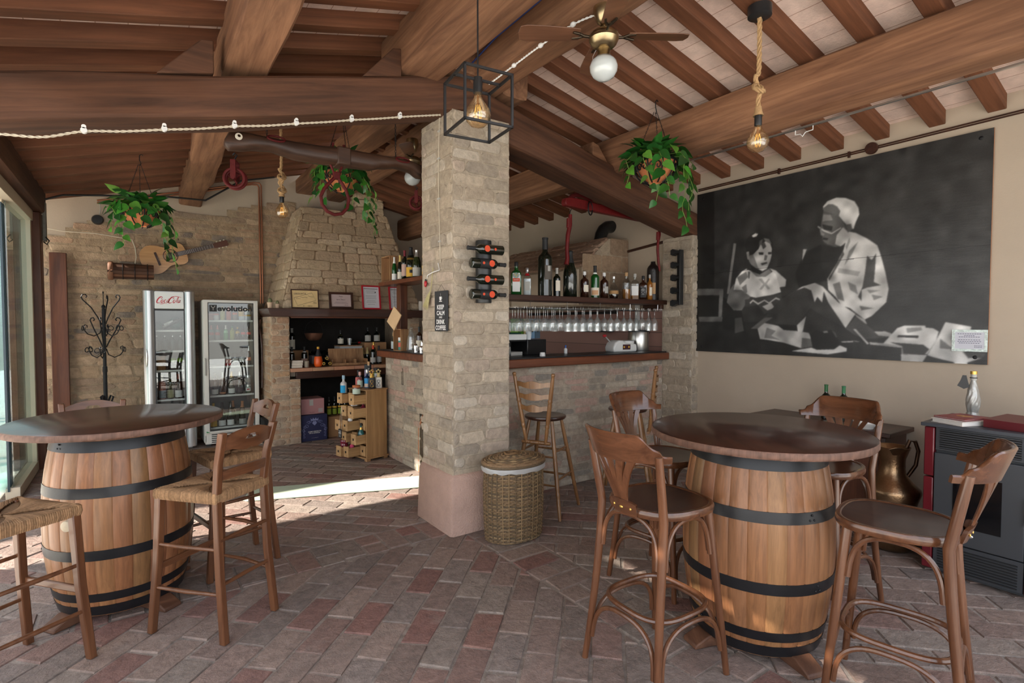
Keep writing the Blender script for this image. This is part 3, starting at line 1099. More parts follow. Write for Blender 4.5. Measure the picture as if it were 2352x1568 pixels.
# ------------------------------------------------------------------ bentwood bar stool (faces +Y)
def bent_stool(label, loc, rz, group):
    T = thing('bentwood_stool', label, 'bar stool', loc, rz, group)
    zt = 0.775

    def outline(k, n=40):
        pts = []
        for i in range(n):
            a = 2 * PI * i / n
            c, s_ = math.cos(a), math.sin(a)
            e = 2.7
            x = math.copysign(abs(c) ** (2 / e), c) * (0.205 + 0.018 * s_) * k
            y = math.copysign(abs(s_) ** (2 / e), s_) * 0.205 * k + 0.005
            pts.append((x, y))
        return pts
    n = 40
    rings = [(1.0, zt - 0.034), (1.02, zt - 0.026), (1.02, zt - 0.008), (1.0, zt), (0.93, zt + 0.001), (0.91, zt - 0.003)]
    vs_ = []
    for k, z in rings:
        vs_ += [(x, y, z) for x, y in outline(k)]
    fs = [(i * n + k, i * n + (k + 1) % n, (i + 1) * n + (k + 1) % n, (i + 1) * n + k) for i in range(len(rings) - 1) for k in range(n)]
    fs.append(tuple(range(n - 1, -1, -1)))
    st = MB().add(vs_, fs).build('seat', M_bent_x, T, angle=50)
    vs_ = []
    for k, dz in ((0.915, -0.003), (0.6, -0.006), (0.3, -0.008)):
        vs_ += [(x, y, zt + dz) for x, y in outline(k)]
    fs = [(i * n + k, i * n + (k + 1) % n, (i + 1) * n + (k + 1) % n, (i + 1) * n + k) for i in range(2) for k in range(n)]
    fs.append(tuple(range(2 * n, 3 * n)))
    MB().add(vs_, fs).build('seat_panel', M_seat, st)['label'] = 'dark pressed seat panel'
    FL = lambda s, z: (s * (0.152 + 0.058 * (1 - z / 0.75)), 0.150 + 0.065 * (1 - z / 0.75), z)

    def BL(s, z):
        if z < 0.75:
            k = 1 - z / 0.75
            return (s * (0.185 + 0.035 * k * k), -0.170 - 0.070 * k ** 1.3, z)
        k = (z - 0.75) / 0.30
        return (s * (0.185 + 0.018 * k), -0.170 - 0.055 * k, z)
    for s in (-1, 1):
        zz = [0, 0.2, 0.4, 0.6, 0.745]
        MB().tube([FL(s, z) for z in zz], [0.014, 0.016, 0.0175, 0.0185, 0.019], 12).build('leg', M_bent, T)
        zz = [0, 0.15, 0.3, 0.45, 0.6, 0.75, 0.85, 0.95, 1.03]
        MB().tube([BL(s, z) for z in zz], [0.0145, 0.016, 0.0175, 0.0185, 0.019, 0.019, 0.0185, 0.0175, 0.016], 12).build('leg', M_bent, T)

    def arch(pa, pb, z0_, z1_, name):
        pts = []
        m = 22
        for i in range(m + 1):
            a = PI * i / m
            u = 0.5 - 0.5 * math.copysign(abs(math.cos(a)) ** 0.75, math.cos(a))
            h = abs(math.sin(a)) ** 0.62
            z = z0_ + (z1_ - z0_) * h
            A, B = Vector(pa(z)), Vector(pb(z))
            d = (B - A).normalized() * 0.024
            p = (A + d).lerp(B - d, u)
            pts.append((p.x, p.y, z))
        MB().tube(pts, 0.0105, 8).build(name, M_bent, T)
    sides = ((lambda z: FL(-1, z), lambda z: FL(1, z)), (lambda z: FL(1, z), lambda z: BL(1, z)),
             (lambda z: BL(1, z), lambda z: BL(-1, z)), (lambda z: BL(-1, z), lambda z: FL(-1, z)))
    for pa, pb in sides:
        arch(pa, pb, 0.545, 0.728, 'brace')
        arch(pa, pb, 0.115, 0.292, 'brace')
    pts = []
    for i in range(48):
        a = 2 * PI * i / 48
        c, s_ = math.cos(a), math.sin(a)
        e = 3.2
        pts.append((math.copysign(abs(c) ** (2 / e), c) * 0.183, math.copysign(abs(s_) ** (2 / e), s_) * 0.190 - 0.008, 0.318))
    MB().tube(pts, 0.0115, 8, closed=True).build('foot_ring', M_bent, T)

    # back: bowed top rail with stepped ends, fan of slats, lower yoke
    rad, cy = 0.172, -0.048

    def P(a, z, off=0.0):
        k = (z - 0.775) / 0.32
        r = rad + off + 0.11 * k
        return (r * math.sin(a), cy - r * math.cos(a), z)
    n = 44
    amax = R(61)
    vs_ = []
    for i in range(n + 1):
        a = -amax + 2 * amax * i / n
        q = abs(a) / amax
        lo = 1.000 - 0.006 * (1 - q)
        if q < 0.50:
            hi = 1.118
        elif q < 0.78:
            u = (q - 0.50) / 0.28
            hi = 1.118 - 0.062 * (3 * u * u - 2 * u ** 3)
        elif q < 0.86:
            hi = 1.052
        elif q < 0.89:
            hi = 1.034
        else:
            hi = 1.030
        th = 0.010
        vs_ += [P(a, lo, -th), P(a, lo, th), P(a, hi - 0.006, th), P(a, hi, th - 0.006), P(a, hi, -th + 0.006), P(a, hi - 0.006, -th)]
    fs = [(i * 6 + k, i * 6 + (k + 1) % 6, i * 6 + 6 + (k + 1) % 6, i * 6 + 6 + k) for i in range(n) for k in range(6)]
    fs += [tuple(range(5, -1, -1)), tuple(n * 6 + k for k in range(6))]
    MB().add(vs_, fs).build('top_rail', M_bent_x, T, angle=40)
    for k in range(5):
        f = (k - 2) / 2
        m_ = MB()
        pts, ws = [], []
        for i in range(9):
            u = i / 8
            a = f * (0.15 + 0.30 * u ** 1.6)
            z = 0.79 + 0.215 * u
            pts.append(P(a, z))
            ws.append((0.0085 + 0.009 * u) * (1.0 if k % 2 == 0 else 1.05))
        vs_ = []
        for i, (x, y, z) in enumerate(pts):
            ang = math.atan2(x, -(y - cy))
            tx, ty = math.cos(ang), math.sin(ang)
            w_ = ws[i]
            vs_ += [(x - tx * w_, y - ty * w_ - 0.004, z), (x + tx * w_, y + ty * w_ - 0.004, z), (x + tx * w_, y + ty * w_ + 0.004, z), (x - tx * w_, y - ty * w_ + 0.004, z)]
        fs = [(i * 4 + q, i * 4 + (q + 1) % 4, i * 4 + 4 + (q + 1) % 4, i * 4 + 4 + q) for i in range(8) for q in range(4)] + [(3, 2, 1, 0), (32, 33, 34, 35)]
        m_.add(vs_, fs)
        m_.build('back_slat', M_bent, T, angle=40)
    m_ = MB()
    vs_ = []
    for i in range(13):
        a = -0.42 + 0.84 * i / 12
        hi = 0.815 - 0.018 * (i / 6 - 1) ** 2
        vs_ += [P(a, 0.742, -0.007), P(a, 0.742, 0.008), P(a, hi, 0.008), P(a, hi, -0.007)]
    fs = [(i * 4 + q, i * 4 + (q + 1) % 4, i * 4 + 4 + (q + 1) % 4, i * 4 + 4 + q) for i in range(12) for q in range(4)] + [(3, 2, 1, 0), (48, 49, 50, 51)]
    m_.add(vs_, fs)
    yk = m_.build('back_yoke', M_bent_x, T, angle=40)
    for a in (-0.27, 0.0, 0.27):
        p = P(a, 0.775, 0.009)
        MB().ball(p, 0.008, 10, 6, (1.4 if a == 0 else 0.8, 0.4, 0.8)).build('badge' if a == 0 else 'screw', M_gold, yk)['label'] = 'brass oval badge' if a == 0 else 'brass screw'
    return T


G = 'bentwood bar stools round the right barrel table'
bent_stool('bentwood stool left of the right barrel, its fan back towards us', (1.925, 1.565, 0), R(-93), G)
bent_stool('bentwood stool in the right foreground, its back beside the pellet stove', (2.52, 0.835, 0), R(12), G)
bent_stool('bentwood stool behind the right barrel on the bar side, facing us', (2.62, 2.09, 0), R(185), G)
bent_stool('bentwood stool behind the right barrel, its back against the cream wall', (3.17, 1.43, 0), R(87), G)


# ------------------------------------------------------------------ turned bar stool (faces +Y)
def turned(L, seed=0):
    prof = []
    n = 46
    for i in range(n + 1):
        u = i / n
        r = 0.0125 + 0.0055 * math.sin(PI * u) ** 0.8
        for c, w_, d in ((0.22, .012, -.004), (0.25, .012, .003), (0.28, .012, -.004), (0.60, .012, -.004), (0.63, .012, .003), (0.66, .012, -.004)):
            if abs(u - c) < w_ + 0.004:
                r += d * (1 - abs(u - c) / (w_ + .004))
        prof.append((r, L * u))
    return prof


def along(p0, p1):
    p0, p1 = Vector(p0), Vector(p1)
    z = (p1 - p0).normalized()
    x = z.orthogonal().normalized()
    y = z.cross(x)
    M = Matrix((x, y, z)).transposed().to_4x4()
    M.translation = p0
    return M, (p1 - p0).length


def turned_stool(label, loc, rz, group):
    T = thing('turned_stool', label, 'bar stool', loc, rz, group)
    zt = 0.80
    MB().lathe([(0.0001, zt - 0.034), (0.15, zt - 0.034), (0.168, zt - 0.028), (0.175, zt - 0.016), (0.172, zt - 0.004), (0.160, zt), (0.12, zt - 0.004), (0.0001, zt - 0.008)], 36).build('seat', M_seat, T, angle=50)
    cs = [(-1, -1), (1, -1), (1, 1), (-1, 1)]
    LP = lambda c, z: (c[0] * (0.095 + 0.125 * (1 - z / zt)), c[1] * (0.095 + 0.125 * (1 - z / zt)), z)
    for c in cs:
        M, L = along(LP(c, 0), LP(c, zt - 0.03))
        MB().lathe(turned(L), 12, M=M).build('leg', M_pine, T, angle=60)
    for i, z in enumerate((0.26, 0.30, 0.26, 0.30)):
        for dz in (0.0, 0.22):
            a, b = cs[i], cs[(i + 1) % 4]
            MB().tube([LP(a, z + dz), [(p + q) / 2 for p, q in zip(LP(a, z + dz), LP(b, z + dz))], LP(b, z + dz)], [0.007, 0.011, 0.007], 10).build('stretcher', M_pine, T)
    for s in (-1, 1):
        M, L = along((s * 0.085, -0.195, 0.60), (s * 0.168, -0.245, 1.145))
        pr_ = turned(L)
        pr_ += [(0.016, L + 0.005), (0.017, L + 0.014), (0.012, L + 0.024), (0.0001, L + 0.027)]
        MB().lathe(pr_, 12, M=M).build('back_post', M_pine, T, angle=60)
    M, L = along((-0.125, -0.190, 0.60), (0.125, -0.190, 0.60))
    MB().lathe(turned(L), 12, M=M).build('cross_bar', M_pine, T, angle=60)
    for z in (0.885, 0.98, 1.075):
        u = (z - 0.60) / 0.545
        q, yb = 0.085 + 0.083 * u, -0.195 - 0.05 * u
        m_ = MB()
        n = 22
        vs_ = []
        for i in range(n + 1):
            t_ = -1 + 2 * i / n
            hi = 0.018 + 0.007 * math.cos(t_ * PI * 2.0) * (1 if abs(t_) < .75 else 0.2) + 0.004
            lo = -0.016 - 0.012 * max(0, math.cos(t_ * PI / 1.3)) - (0.004 if abs(t_) < .6 else 0)
            y = yb - 0.026 * (1 - t_ * t_)
            for dy in (-0.006, 0.006):
                vs_ += [(q * t_, y + dy, z + lo), (q * t_, y + dy, z + hi)]
        fs = []
        for i in range(n):
            a, b = i * 4, i * 4 + 4
            fs += [(a, b, b + 1, a + 1), (a + 2, a + 3, b + 3, b + 2), (a, a + 2, b + 2, b), (a + 1, b + 1, b + 3, a + 3)]
        fs += [(0, 1, 3, 2), (n * 4, n * 4 + 2, n * 4 + 3, n * 4 + 1)]
        m_.add(vs_, fs)
        m_.build('back_slat', M_pine, T, angle=40)
    return T


turned_stool('honey-coloured turned bar stool between the basket and the bar', (2.81, 3.47, 0), R(-62), 'turned stools at the bar')
turned_stool('honey-coloured turned bar stool at the far end of the bar, mostly hidden', (3.66, 3.33, 0), R(38), 'turned stools at the bar')

# ------------------------------------------------------------------ wicker basket
T = thing('wicker_basket', 'oval wicker basket with a lid, standing against the pink pillar base', 'basket', (2.265, 3.165, 0))
M_wick = vcol('wicker', 0.7, 0.35, 60, 0.4, 120, 0.004, spec=0.3)


def weave(mb_, prof_fn, h, rows, stakes, ax, ay, z0=0.0, pal=None):
    n = stakes * 4
    vs_, cs_ = [], []
    for j in range(rows * 3 + 1):
        row = j / 3
        z = z0 + h * j / (rows * 3)
        k = prof_fn(j / (rows * 3))
        rr = int(row) if j < rows * 3 else rows - 1
        edge = (j % 3 == 0)
        for i in range(n):
            a = 2 * PI * i / n
            w_ = 0.0075 * math.sin(a * stakes / 2 * 2 + (PI if rr % 2 else 0)) * (0.15 if edge else 1.0)
            vs_.append(((ax * k + w_) * math.cos(a), (ay * k + w_) * math.sin(a), z))
            q = random.uniform(0.8, 1.1) * (0.55 if edge else 1.0)
            b = pal[(rr * 7 + i // 9) % len(pal)]
            cs_.append(tuple(v * q for v in b))
    o = len(mb_.v)
    fs = [(j * n + i, j * n + (i + 1) % n, (j + 1) * n + (i + 1) % n, (j + 1) * n + i) for j in range(rows * 3) for i in range(n)]
    mb_.add(vs_, fs)
    for q, c in enumerate(cs_):
        mb_.c[o + q] = c


PW = [sr(134, 108, 80), sr(148, 122, 90), sr(114, 94, 72), sr(158, 132, 98), sr(104, 88, 68), sr(138, 114, 82)]
m_ = MB()
weave(m_, lambda u: 0.90 + 0.10 * math.sin(PI * (0.15 + 0.6 * u)), 0.53, 42, 26, 0.238, 0.172, 0.004, PW)
m_.cur = sr(110, 88, 64)
m_.lathe([(0.0001, 0.006), (1, 0.006)], 40, ov=(0.21, 0.15), cap=False)
for k in range(30):
    a = 2 * PI * (k + .5) / 30
    m_.cur = random.choice(PW)
    pts = [((0.236 * f) * math.cos(a), (0.170 * f) * math.sin(a), z) for f, z in ((0.955, 0.01), (1.00, 0.17), (1.02, 0.34), (1.0, 0.53))]
    m_.tube(pts, 0.0045, 6)
m_.build('basket_body', M_wick, T, angle=70)
m_ = MB()
for dz, rr in ((0.548, 0.012), (0.563, 0.012)):
    m_.cur = random.choice(PW)
    m_.tube([(0.246 * math.cos(2 * PI * i / 40), 0.180 * math.sin(2 * PI * i / 40), dz) for i in range(40)], rr, 8, closed=True)
ns = 15
for k in range(ns):
    f = 1 - k / ns
    m_.cur = PW[k % len(PW)]
    n = 60
    pts = []
    for i in range(n):
        a = 2 * PI * i / n
        z = 0.570 + 0.034 * (1 - f * f) + 0.0035 * math.sin(a * 13 + k * PI)
        pts.append((0.243 * f * math.cos(a), 0.177 * f * math.sin(a), z))
    m_.tube(pts, 0.0088, 6, closed=True)
ld = m_.build('lid', M_wick, T, angle=70)
m_ = MB()
m_.cur = sr(120, 92, 62)
m_.tube([(0.055 * math.cos(2 * PI * i / 24) - 0.02, 0.045 * math.sin(2 * PI * i / 24), 0.616 + 0.004 * math.sin(6 * PI * i / 24)) for i in range(24)], 0.009, 8, closed=True)
m_.build('lid_ring', M_wick, ld)
m_ = MB()
n = 80
vs_ = []
for j, (k, z) in enumerate(((1.0, 0.560), (1.07, 0.545), (1.08, 0.525), (1.05, 0.505))):
    for i in range(n):
        a = 2 * PI * i / n
        q = 0.010 * noise.noise((math.cos(a) * 4, math.sin(a) * 4, j * 1.3)) * j / 2
        vs_.append(((0.238 * k + q) * math.cos(a), (0.172 * k + q) * math.sin(a), z + q * 1.2 - 0.012 * max(0, math.cos(a - 0.2)) * j / 3))
fs = [(j * n + i, j * n + (i + 1) % n, (j + 1) * n + (i + 1) % n, (j + 1) * n + i) for j in range(3) for i in range(n)]
tm = NT('clear_bin_liner')
tm.setc((0.75, 0.76, 0.76))
tm.p(rough=0.3, alpha=0.55)
lw = m_.add(vs_, fs).build('bin_liner', tm.m, T)
lw['label'] = 'clear plastic liner showing under the lid'

# ------------------------------------------------------------------ bottles
M_wine = mat('dark_bottle_glass', (0.006, 0.009, 0.005), 0.07, spec=0.7, coat=0.5)
M_brownb = mat('brown_bottle_glass', (0.030, 0.009, 0.004), 0.08, spec=0.7, coat=0.5)
M_greenb = mat('green_bottle_glass', (0.006, 0.075, 0.012), 0.08, spec=0.7, coat=0.5)
M_olive = mat('olive_bottle_glass', (0.022, 0.032, 0.010), 0.08, spec=0.7, coat=0.5)
M_clearb = thin_glass('clear_bottle_glass', (0.92, 0.95, 0.95), 1.0, base=0.10)
M_teal = mat('teal_bottle_glass', (0.010, 0.10, 0.11), 0.10, spec=0.6, coat=0.4)
M_ruby = mat('ruby_bottle', (0.16, 0.012, 0.030), 0.12, spec=0.6, coat=0.4)
M_whisky = mat('amber_spirit', (0.30, 0.11, 0.016), 0.12, spec=0.5)
M_cola = mat('cola_drink', (0.018, 0.006, 0.004), 0.10, spec=0.6, coat=0.3)
M_paper = mat('cream_paper', sr(226, 218, 200), 0.8)
M_paperw = mat('white_paper', sr(232, 232, 230), 0.8)
M_grey = mat('grey_paper', sr(178, 176, 170), 0.8)
M_yell = mat('yellow_label', sr(214, 168, 60), 0.7)
M_orange = mat('orange_label', sr(206, 70, 30), 0.6)
M_redp = mat('red_label', sr(176, 28, 34), 0.5)
M_blackp = mat('black_label', (0.014, 0.014, 0.015), 0.6)
M_silver = mat('silver_foil', (0.70, 0.70, 0.70), 0.30, 0.85)
M_blue = mat('blue_plastic', sr(40, 90, 170), 0.4)
M_cork = mat('cork', sr(188, 150, 108), 0.85, var=0.2, vscale=80)
M_box = mat('cardboard', sr(168, 128, 90), 0.85, var=0.06, vscale=10)


def m_lab(name, c):
    return bpy.data.materials.get(name) or mat(name, c, 0.7)


SHAPES = {  # radius factor, height factor
    'bordeaux': [(0.0, .012), (.88, 0), (1, .012), (1, .62), (.97, .66), (.80, .70), (.52, .735), (.40, .76), (.37, .80), (.36, .90), (.36, .965), (.41, .97), (.41, .995), (.33, 1.0), (0, 1.0)],
    'champagne': [(0.0, .012), (.92, 0), (1, .015), (1, .46), (.96, .54), (.84, .62), (.66, .70), (.48, .78), (.38, .85), (.34, .92), (.36, .95), (.40, .965), (.36, .99), (.30, 1.0), (0, 1.0)],
    'spirit': [(0.0, .01), (.92, 0), (1, .015), (1, .60), (.95, .66), (.74, .71), (.44, .745), (.36, .77), (.34, .86), (.36, .88), (.36, .99), (.30, 1.0), (0, 1.0)],
    'round': [(0.0, .01), (.60, 0), (.86, .03), (1, .16), (1, .34), (.84, .50), (.52, .62), (.34, .70), (.26, .78), (.25, .88), (.29, .89), (.29, .99), (0, 1.0)],
    'can': [(0.0, 0), (.97, 0), (1, .01), (1, .72), (.97, .74), (.97, .76), (.97, .99), (.92, 1.0), (0, 1.0)],
    'jar': [(0.0, 0), (.95, 0), (1, .03), (1, .70), (.95, .74), (.95, .76), (1, .77), (1, .98), (.96, 1.0), (0, 1.0)],
    'stub': [(0.0, .01), (.92, 0), (1, .02), (1, .52), (.90, .58), (.55, .63), (.38, .66), (.36, .78), (.44, .79), (.44, .99), (.38, 1.0), (0, 1.0)],
}
CAPAT = {'bordeaux': .80, 'champagne': .74, 'spirit': .87, 'round': .885, 'can': .755, 'jar': .765, 'stub': .785}


def bottle(label, loc, r, h, shape, glass, cap=None, lab=None, lz=(.14, .46), face=None, group=None, sq=False, fill=None, band=None, name='bottle', cat='bottle', tilt=None, larc=1.25, mark=None, n=18, capz=None):
    """face = direction (radians, world) the label looks towards"""
    T = thing(name, label, cat, loc, 0, group)
    if tilt is not None:
        T.rotation_euler = tilt
    prof = SHAPES[shape]
    cz = (capz or CAPAT[shape])
    fa = face if face is not None else -PI / 2

    def sec(rr, z, a):
        if sq and rr > 0.5:
            c, s_ = math.cos(a), math.sin(a)
            k = 1 / max(1e-6, (abs(c) ** 6 + abs(s_) ** 6) ** (1 / 6))
            k = min(k, 1.30)
            b_ = a + fa
            return (rr * r * k * math.cos(b_), rr * r * k * math.sin(b_), z * h)
        return (rr * r * math.cos(a + fa), rr * r * math.sin(a + fa), z * h)

    def loft(pr_, name_, m_, parent, sc=1.0):
        nn = 24 if sq else n
        b_ = MB()
        vs_ = []
        for rr, z in pr_:
            for k in range(nn):
                vs_.append(sec(max(rr, 1e-5) * sc, z, 2 * PI * k / nn))
        fs = [(i * nn + k, i * nn + (k + 1) % nn, (i + 1) * nn + (k + 1) % nn, (i + 1) * nn + k) for i in range(len(pr_) - 1) for k in range(nn)]
        return b_.add(vs_, fs).build(name_, m_, parent, angle=50)
    body = loft([p for p in prof if p[1] <= cz] + [(interp(prof, cz), cz), (0, cz)], 'body', glass, T)
    if cap is not None:
        top = [(interp(prof, cz) * 1.06, cz - 0.004)] + [(p[0] * 1.06, p[1] + 0.002) for p in prof if p[1] > cz]
        loft(top, 'cap', cap, T)
    if fill is not None:
        z1, fm = fill
        loft([(0, .015)] + [(p[0] * .94, max(p[1], .015)) for p in prof if 0 < p[1] < z1] + [(interp(prof, z1) * .94, z1), (0, z1)], 'drink', fm, T)
    if lab is not None:
        nn = 15
        vs_ = []
        zs = [lz[0] + (lz[1] - lz[0]) * i / 4 for i in range(5)]
        for z in zs:
            for k in range(nn):
                vs_.append(sec(interp(prof, z) * (1.012 + 0.0006 / r), z, -larc + 2 * larc * k / (nn - 1)))
        fs = [(i * nn + k, i * nn + k + 1, (i + 1) * nn + k + 1, (i + 1) * nn + k) for i in range(4) for k in range(nn - 1)]
        lo = MB().add(vs_, fs).build('paper_label', lab, T, angle=60)
        if mark is not None:
            mm, mz0, mz1, ma = mark
            vs_ = []
            for z in (mz0, mz1):
                for k in range(7):
                    vs_.append(sec(interp(prof, z) * (1.03 + 0.0009 / r), z, -ma + 2 * ma * k / 6))
            MB().add(vs_, [(k, k + 1, k + 8, k + 7) for k in range(6)]).build('label_band', mm, lo)
    if band is not None:
        bm_, z0, z1 = band
        loft([(interp(prof, z0) * 1.03, z0), (interp(prof, z1) * 1.03, z1)], 'neck_band', bm_, T)
    return T


def interp(prof, z):
    for i in range(len(prof) - 1):
        (r0, z0), (r1, z1) = prof[i], prof[i + 1]
        if z0 <= z <= z1 and z1 > z0:
            return r0 + (r1 - r0) * (z - z0) / (z1 - z0)
    return prof[-2][0]


CAMF = lambda x, y: math.atan2(-y, -x)

# ------------------------------------------------------------------ bar
BT = thing('bar_counter', 'L-shaped brick bar with a red-brown wooden top between pillar and pier', 'bar', (2.43, 3.86, 0))
IB = Matrix.Translation((-2.43, -3.86, 0))
m_ = MB()
brick_panel(m_, IB @ frame((2.452, 3.86, 0), (1, 0, 0), (0, 0, 1)), 2.345, 1.17, 0.066, 0.25, PAL_BAR, gap=0.014, d=0.005, j=0.008, mortar=sr(172, 158, 142), lenvar=0.35, rowvar=0.2)
SL = [(5.525, 0.055, 0.83, 1.03), (4.99, 0.055, 0.86, 1.03)]


def bar_hole(a, b):
    y = 6.0 - a
    if abs(y - 5.02) < 0.10 and b < 0.45 + 0.17 * (1 - abs(y - 5.02) / 0.10) ** 0.6:
        return True
    return any(abs(y - c) < w_ / 2 + .015 and z0 - .02 < b < z1 + .02 for c, w_, z0, z1 in SL)


brick_panel(m_, IB @ frame((2.43, 6.0, 0), (0, -1, 0), (0, 0, 1)), 2.02, 1.17, 0.066, 0.25, PAL_BAR, gap=0.014, d=0.005, j=0.008, mortar=sr(172, 158, 142), lenvar=0.35, rowvar=0.2, skip=bar_hole)
m_.cur = sr(172, 158, 142)
m_.box(3.625, 3.945, 0.585, 2.34, 0.15, 1.16, M=IB)
m_.box(2.545, 4.99, 0.585, 0.14, 2.0, 1.16, M=IB)
m_.box(2.455, 4.43, 0.585, 0.05, 0.90, 1.16, M=IB)
m_.box(2.455, 5.31, 0.585, 0.05, 0.36, 1.16, M=IB)
m_.box(2.455, 5.78, 0.585, 0.05, 0.44, 1.16, M=IB)
m_.build('brickwork', M_brick, BT, smooth=False)
m_ = MB()
for i in range(9):
    a = PI * i / 8
m_.tube([(0.004, 1.26, 0.0), (0.004, 1.26, 0.45), (0.004, 1.20, 0.55), (0.004, 1.16, 0.61), (0.004, 1.12, 0.55), (0.004, 1.06, 0.45), (0.004, 1.06, 0.0)], 0.010, 8)
m_.build('niche_trim', mat('terracotta', sr(168, 112, 82), 0.85, var=0.15, vscale=12), BT)['label'] = 'terracotta edge of the arched niche'
m_ = MB()
m_.prism([(0, 0), (2.36, 0), (2.36, 0.075), (0, 0.075)], 0.42, IB @ frame((2.42, 4.17, 1.172), (1, 0, 0), (0, 0, 1)))
ct = m_.build('countertop', M_redwood, BT, bevel=0.010)
m_ = MB()
m_.box(2.57, 5.03, 1.21, 0.42, 2.16, 0.075, M=IB)
m_.build('countertop', grain_vcol('red_top_side', 'X') if False else M_redwood, BT, bevel=0.010)
m_ = MB()
m_.box(3.62, 3.985, 1.2515, 2.34, 0.37, 0.010, M=IB)
m_.build('counter_sheet', mat('black_counter', (0.013, 0.014, 0.016), 0.35), BT)['label'] = 'black inlaid counter surface'
m_ = MB()
m_.box(2.585, 5.02, 1.2515, 0.38, 2.14, 0.010, M=IB)
m_.build('counter_sheet', bpy.data.materials['black_counter'], BT)['label'] = 'black inlaid counter surface'

# shelf over the front of the bar and its glass rack
ST = thing('bar_shelf', 'long dark red wooden bottle shelf over the front of the bar', 'shelf', (3.6, 3.95, 1.77))
MB().box(0, 0, 0.024, 2.40, 0.30, 0.048).build('shelf_board', M_darkwood, ST, bevel=0.005)
MB().box(1.165, 0.02, -0.025, 0.05, 0.26, 0.05).build('shelf_bracket', M_darkwood, ST, bevel=0.005)
RK = thing('glass_rack', 'chrome wire stemware rack hanging under the bottle shelf', 'rack', (3.6, 3.95, 1.70))
for i in range(24):
    x = -1.14 + 0.097 * i
    for s in (-.014, .014):
        MB().tube([(x + s, -0.15, 0.022), (x + s, -0.15, 0.0), (x + s, 0.14, 0.0), (x + s, 0.14, 0.022)], 0.0022, 6).build('rack_wire', M_chrome, RK)
for y in (-0.10, 0.10):
    MB().tube([(-1.15, y, 0.006), (1.12, y, 0.006)], 0.003, 6).build('rack_rail', M_chrome, RK)
for i in range(6):
    MB().tube([(-1.1 + 0.44 * i, -0.10, 0.004), (-1.1 + 0.44 * i, -0.10, 0.066)], 0.0025, 6).build('rack_hanger', M_chrome, RK)


def hang_glass(kind):
    """origin at the foot, hanging down"""
    if kind == 0:
        p = [(0.034, 0.0), (0.033, -0.003), (0.008, -0.008), (0.0035, -0.02), (0.0035, -0.085), (0.008, -0.095), (0.030, -0.108), (0.042, -0.130), (0.044, -0.150), (0.040, -0.185), (0.034, -0.215)]
    else:
        p = [(0.032, 0.0), (0.031, -0.003), (0.007, -0.008), (0.003, -0.02), (0.003, -0.080), (0.010, -0.088), (0.028, -0.115), (0.035, -0.145), (0.036, -0.175), (0.033, -0.222)]
    return MB().lathe(p, 20, cap=False).build('wine_glass', M_glass, angle=60)


gl = [hang_glass(0), hang_glass(1)]
LG = ['clear round-bowled wine glass hanging upside down from the rack over the bar', 'clear slim wine glass hanging upside down from the rack over the bar']
GG = ['round-bowled wine glasses on the rack', 'slim wine glasses on the rack']
first = [True, True]
for i in range(23):
    for j, y in enumerate((-0.105, -0.015, 0.075)):
        if random.random() < 0.08:
            continue
        k = 0 if (i < 9 or (i + j) % 4 == 0) else 1
        if first[k]:
            o = gl[k]
            first[k] = False
        else:
            o = gl[k].copy()
            COL.objects.link(o)
        o.location = (3.6 - 1.14 + 0.097 * (i + 0.5) + jit(0.003), 3.95 + y + jit(0.001), 1.704 + 0.003)
        o.rotation_euler = (jit(0.006), jit(0.012), 0)
        tag(o, LG[k], 'wine glass', GG[k])

Z = 1.819
yb = 3.93
f = CAMF
B = bottle
bq = B('green square liqueur bottle with orange and white label, first on the bar shelf', (2.84, yb, Z), 0.047, 0.30, 'spirit', M_greenb, M_blackp, M_paperw, (.10, .66), f(2.84, yb), sq=True, larc=0.62, mark=(M_orange, .40, .50, .58))
MB().lathe([(0.0001, 0), (1, 0)], 20, ov=(.026, .026), cap=False, M=frame((0.0585 * math.cos(f(2.84, yb)), 0.0585 * math.sin(f(2.84, yb)), 0.174), (-math.sin(f(2.84, yb)), math.cos(f(2.84, yb)), 0), (0, 0, 1))).build('emblem', M_greenb, bq)['label'] = 'dark green round stag emblem'
m_ = MB()
Fm = frame((0.0595 * math.cos(f(2.84, yb)), 0.0595 * math.sin(f(2.84, yb)), 0.174), (-math.sin(f(2.84, yb)), math.cos(f(2.84, yb)), 0), (0, 0, 1))
for s in (-1, 1):
    m_.ribbon([(0.0, -0.014), (s * 0.004, 0.0), (s * 0.012, 0.008), (s * 0.012, 0.018)], .003, 0, Fm)
    m_.ribbon([(s * 0.008, 0.003), (s * 0.017, 0.006)], .0025, 0, Fm)
m_.build('emblem_antlers', M_yell, bq)
m_ = MB()
text_mb(m_, 'Jagermeister', 0.046, 0.010, Fm @ Matrix.Translation((0, -0.039, 0.0006)), bold=0.02)
m_.build('lettering', M_paperw, bq)
B('clear square bottle with a red neck band, beside the green liqueur', (2.965, yb, Z), 0.036, 0.255, 'spirit', M_clearb, M_silver, M_grey, (.18, .50), f(2.9, yb), sq=True, larc=0.6, band=(M_redp, .72, .80), fill=(.6, mat('clear_spirit', (0.55, 0.57, 0.58), 0.2)))
B('very large dark wine bottle with a torn dark label, tallest on the bar shelf', (3.175, yb, Z), 0.068, 0.55, 'bordeaux', M_wine, M_blackp, m_lab('dim_label', sr(92, 84, 76)), (.28, .52), f(3.0, yb) + 0.55, larc=0.6, mark=(M_grey, .42, .51, .2))
B('small dark wine bottle with a narrow white label, between the two big bottles', (3.32, yb, Z), 0.035, 0.275, 'bordeaux', M_wine, M_grey, M_paper, (.20, .56), f(3.3, yb) + 0.4, larc=0.7)
B('big unlabelled dark sparkling bottle in the middle of the bar shelf', (3.488, yb, Z), 0.068, 0.45, 'champagne', M_wine, M_blackp)
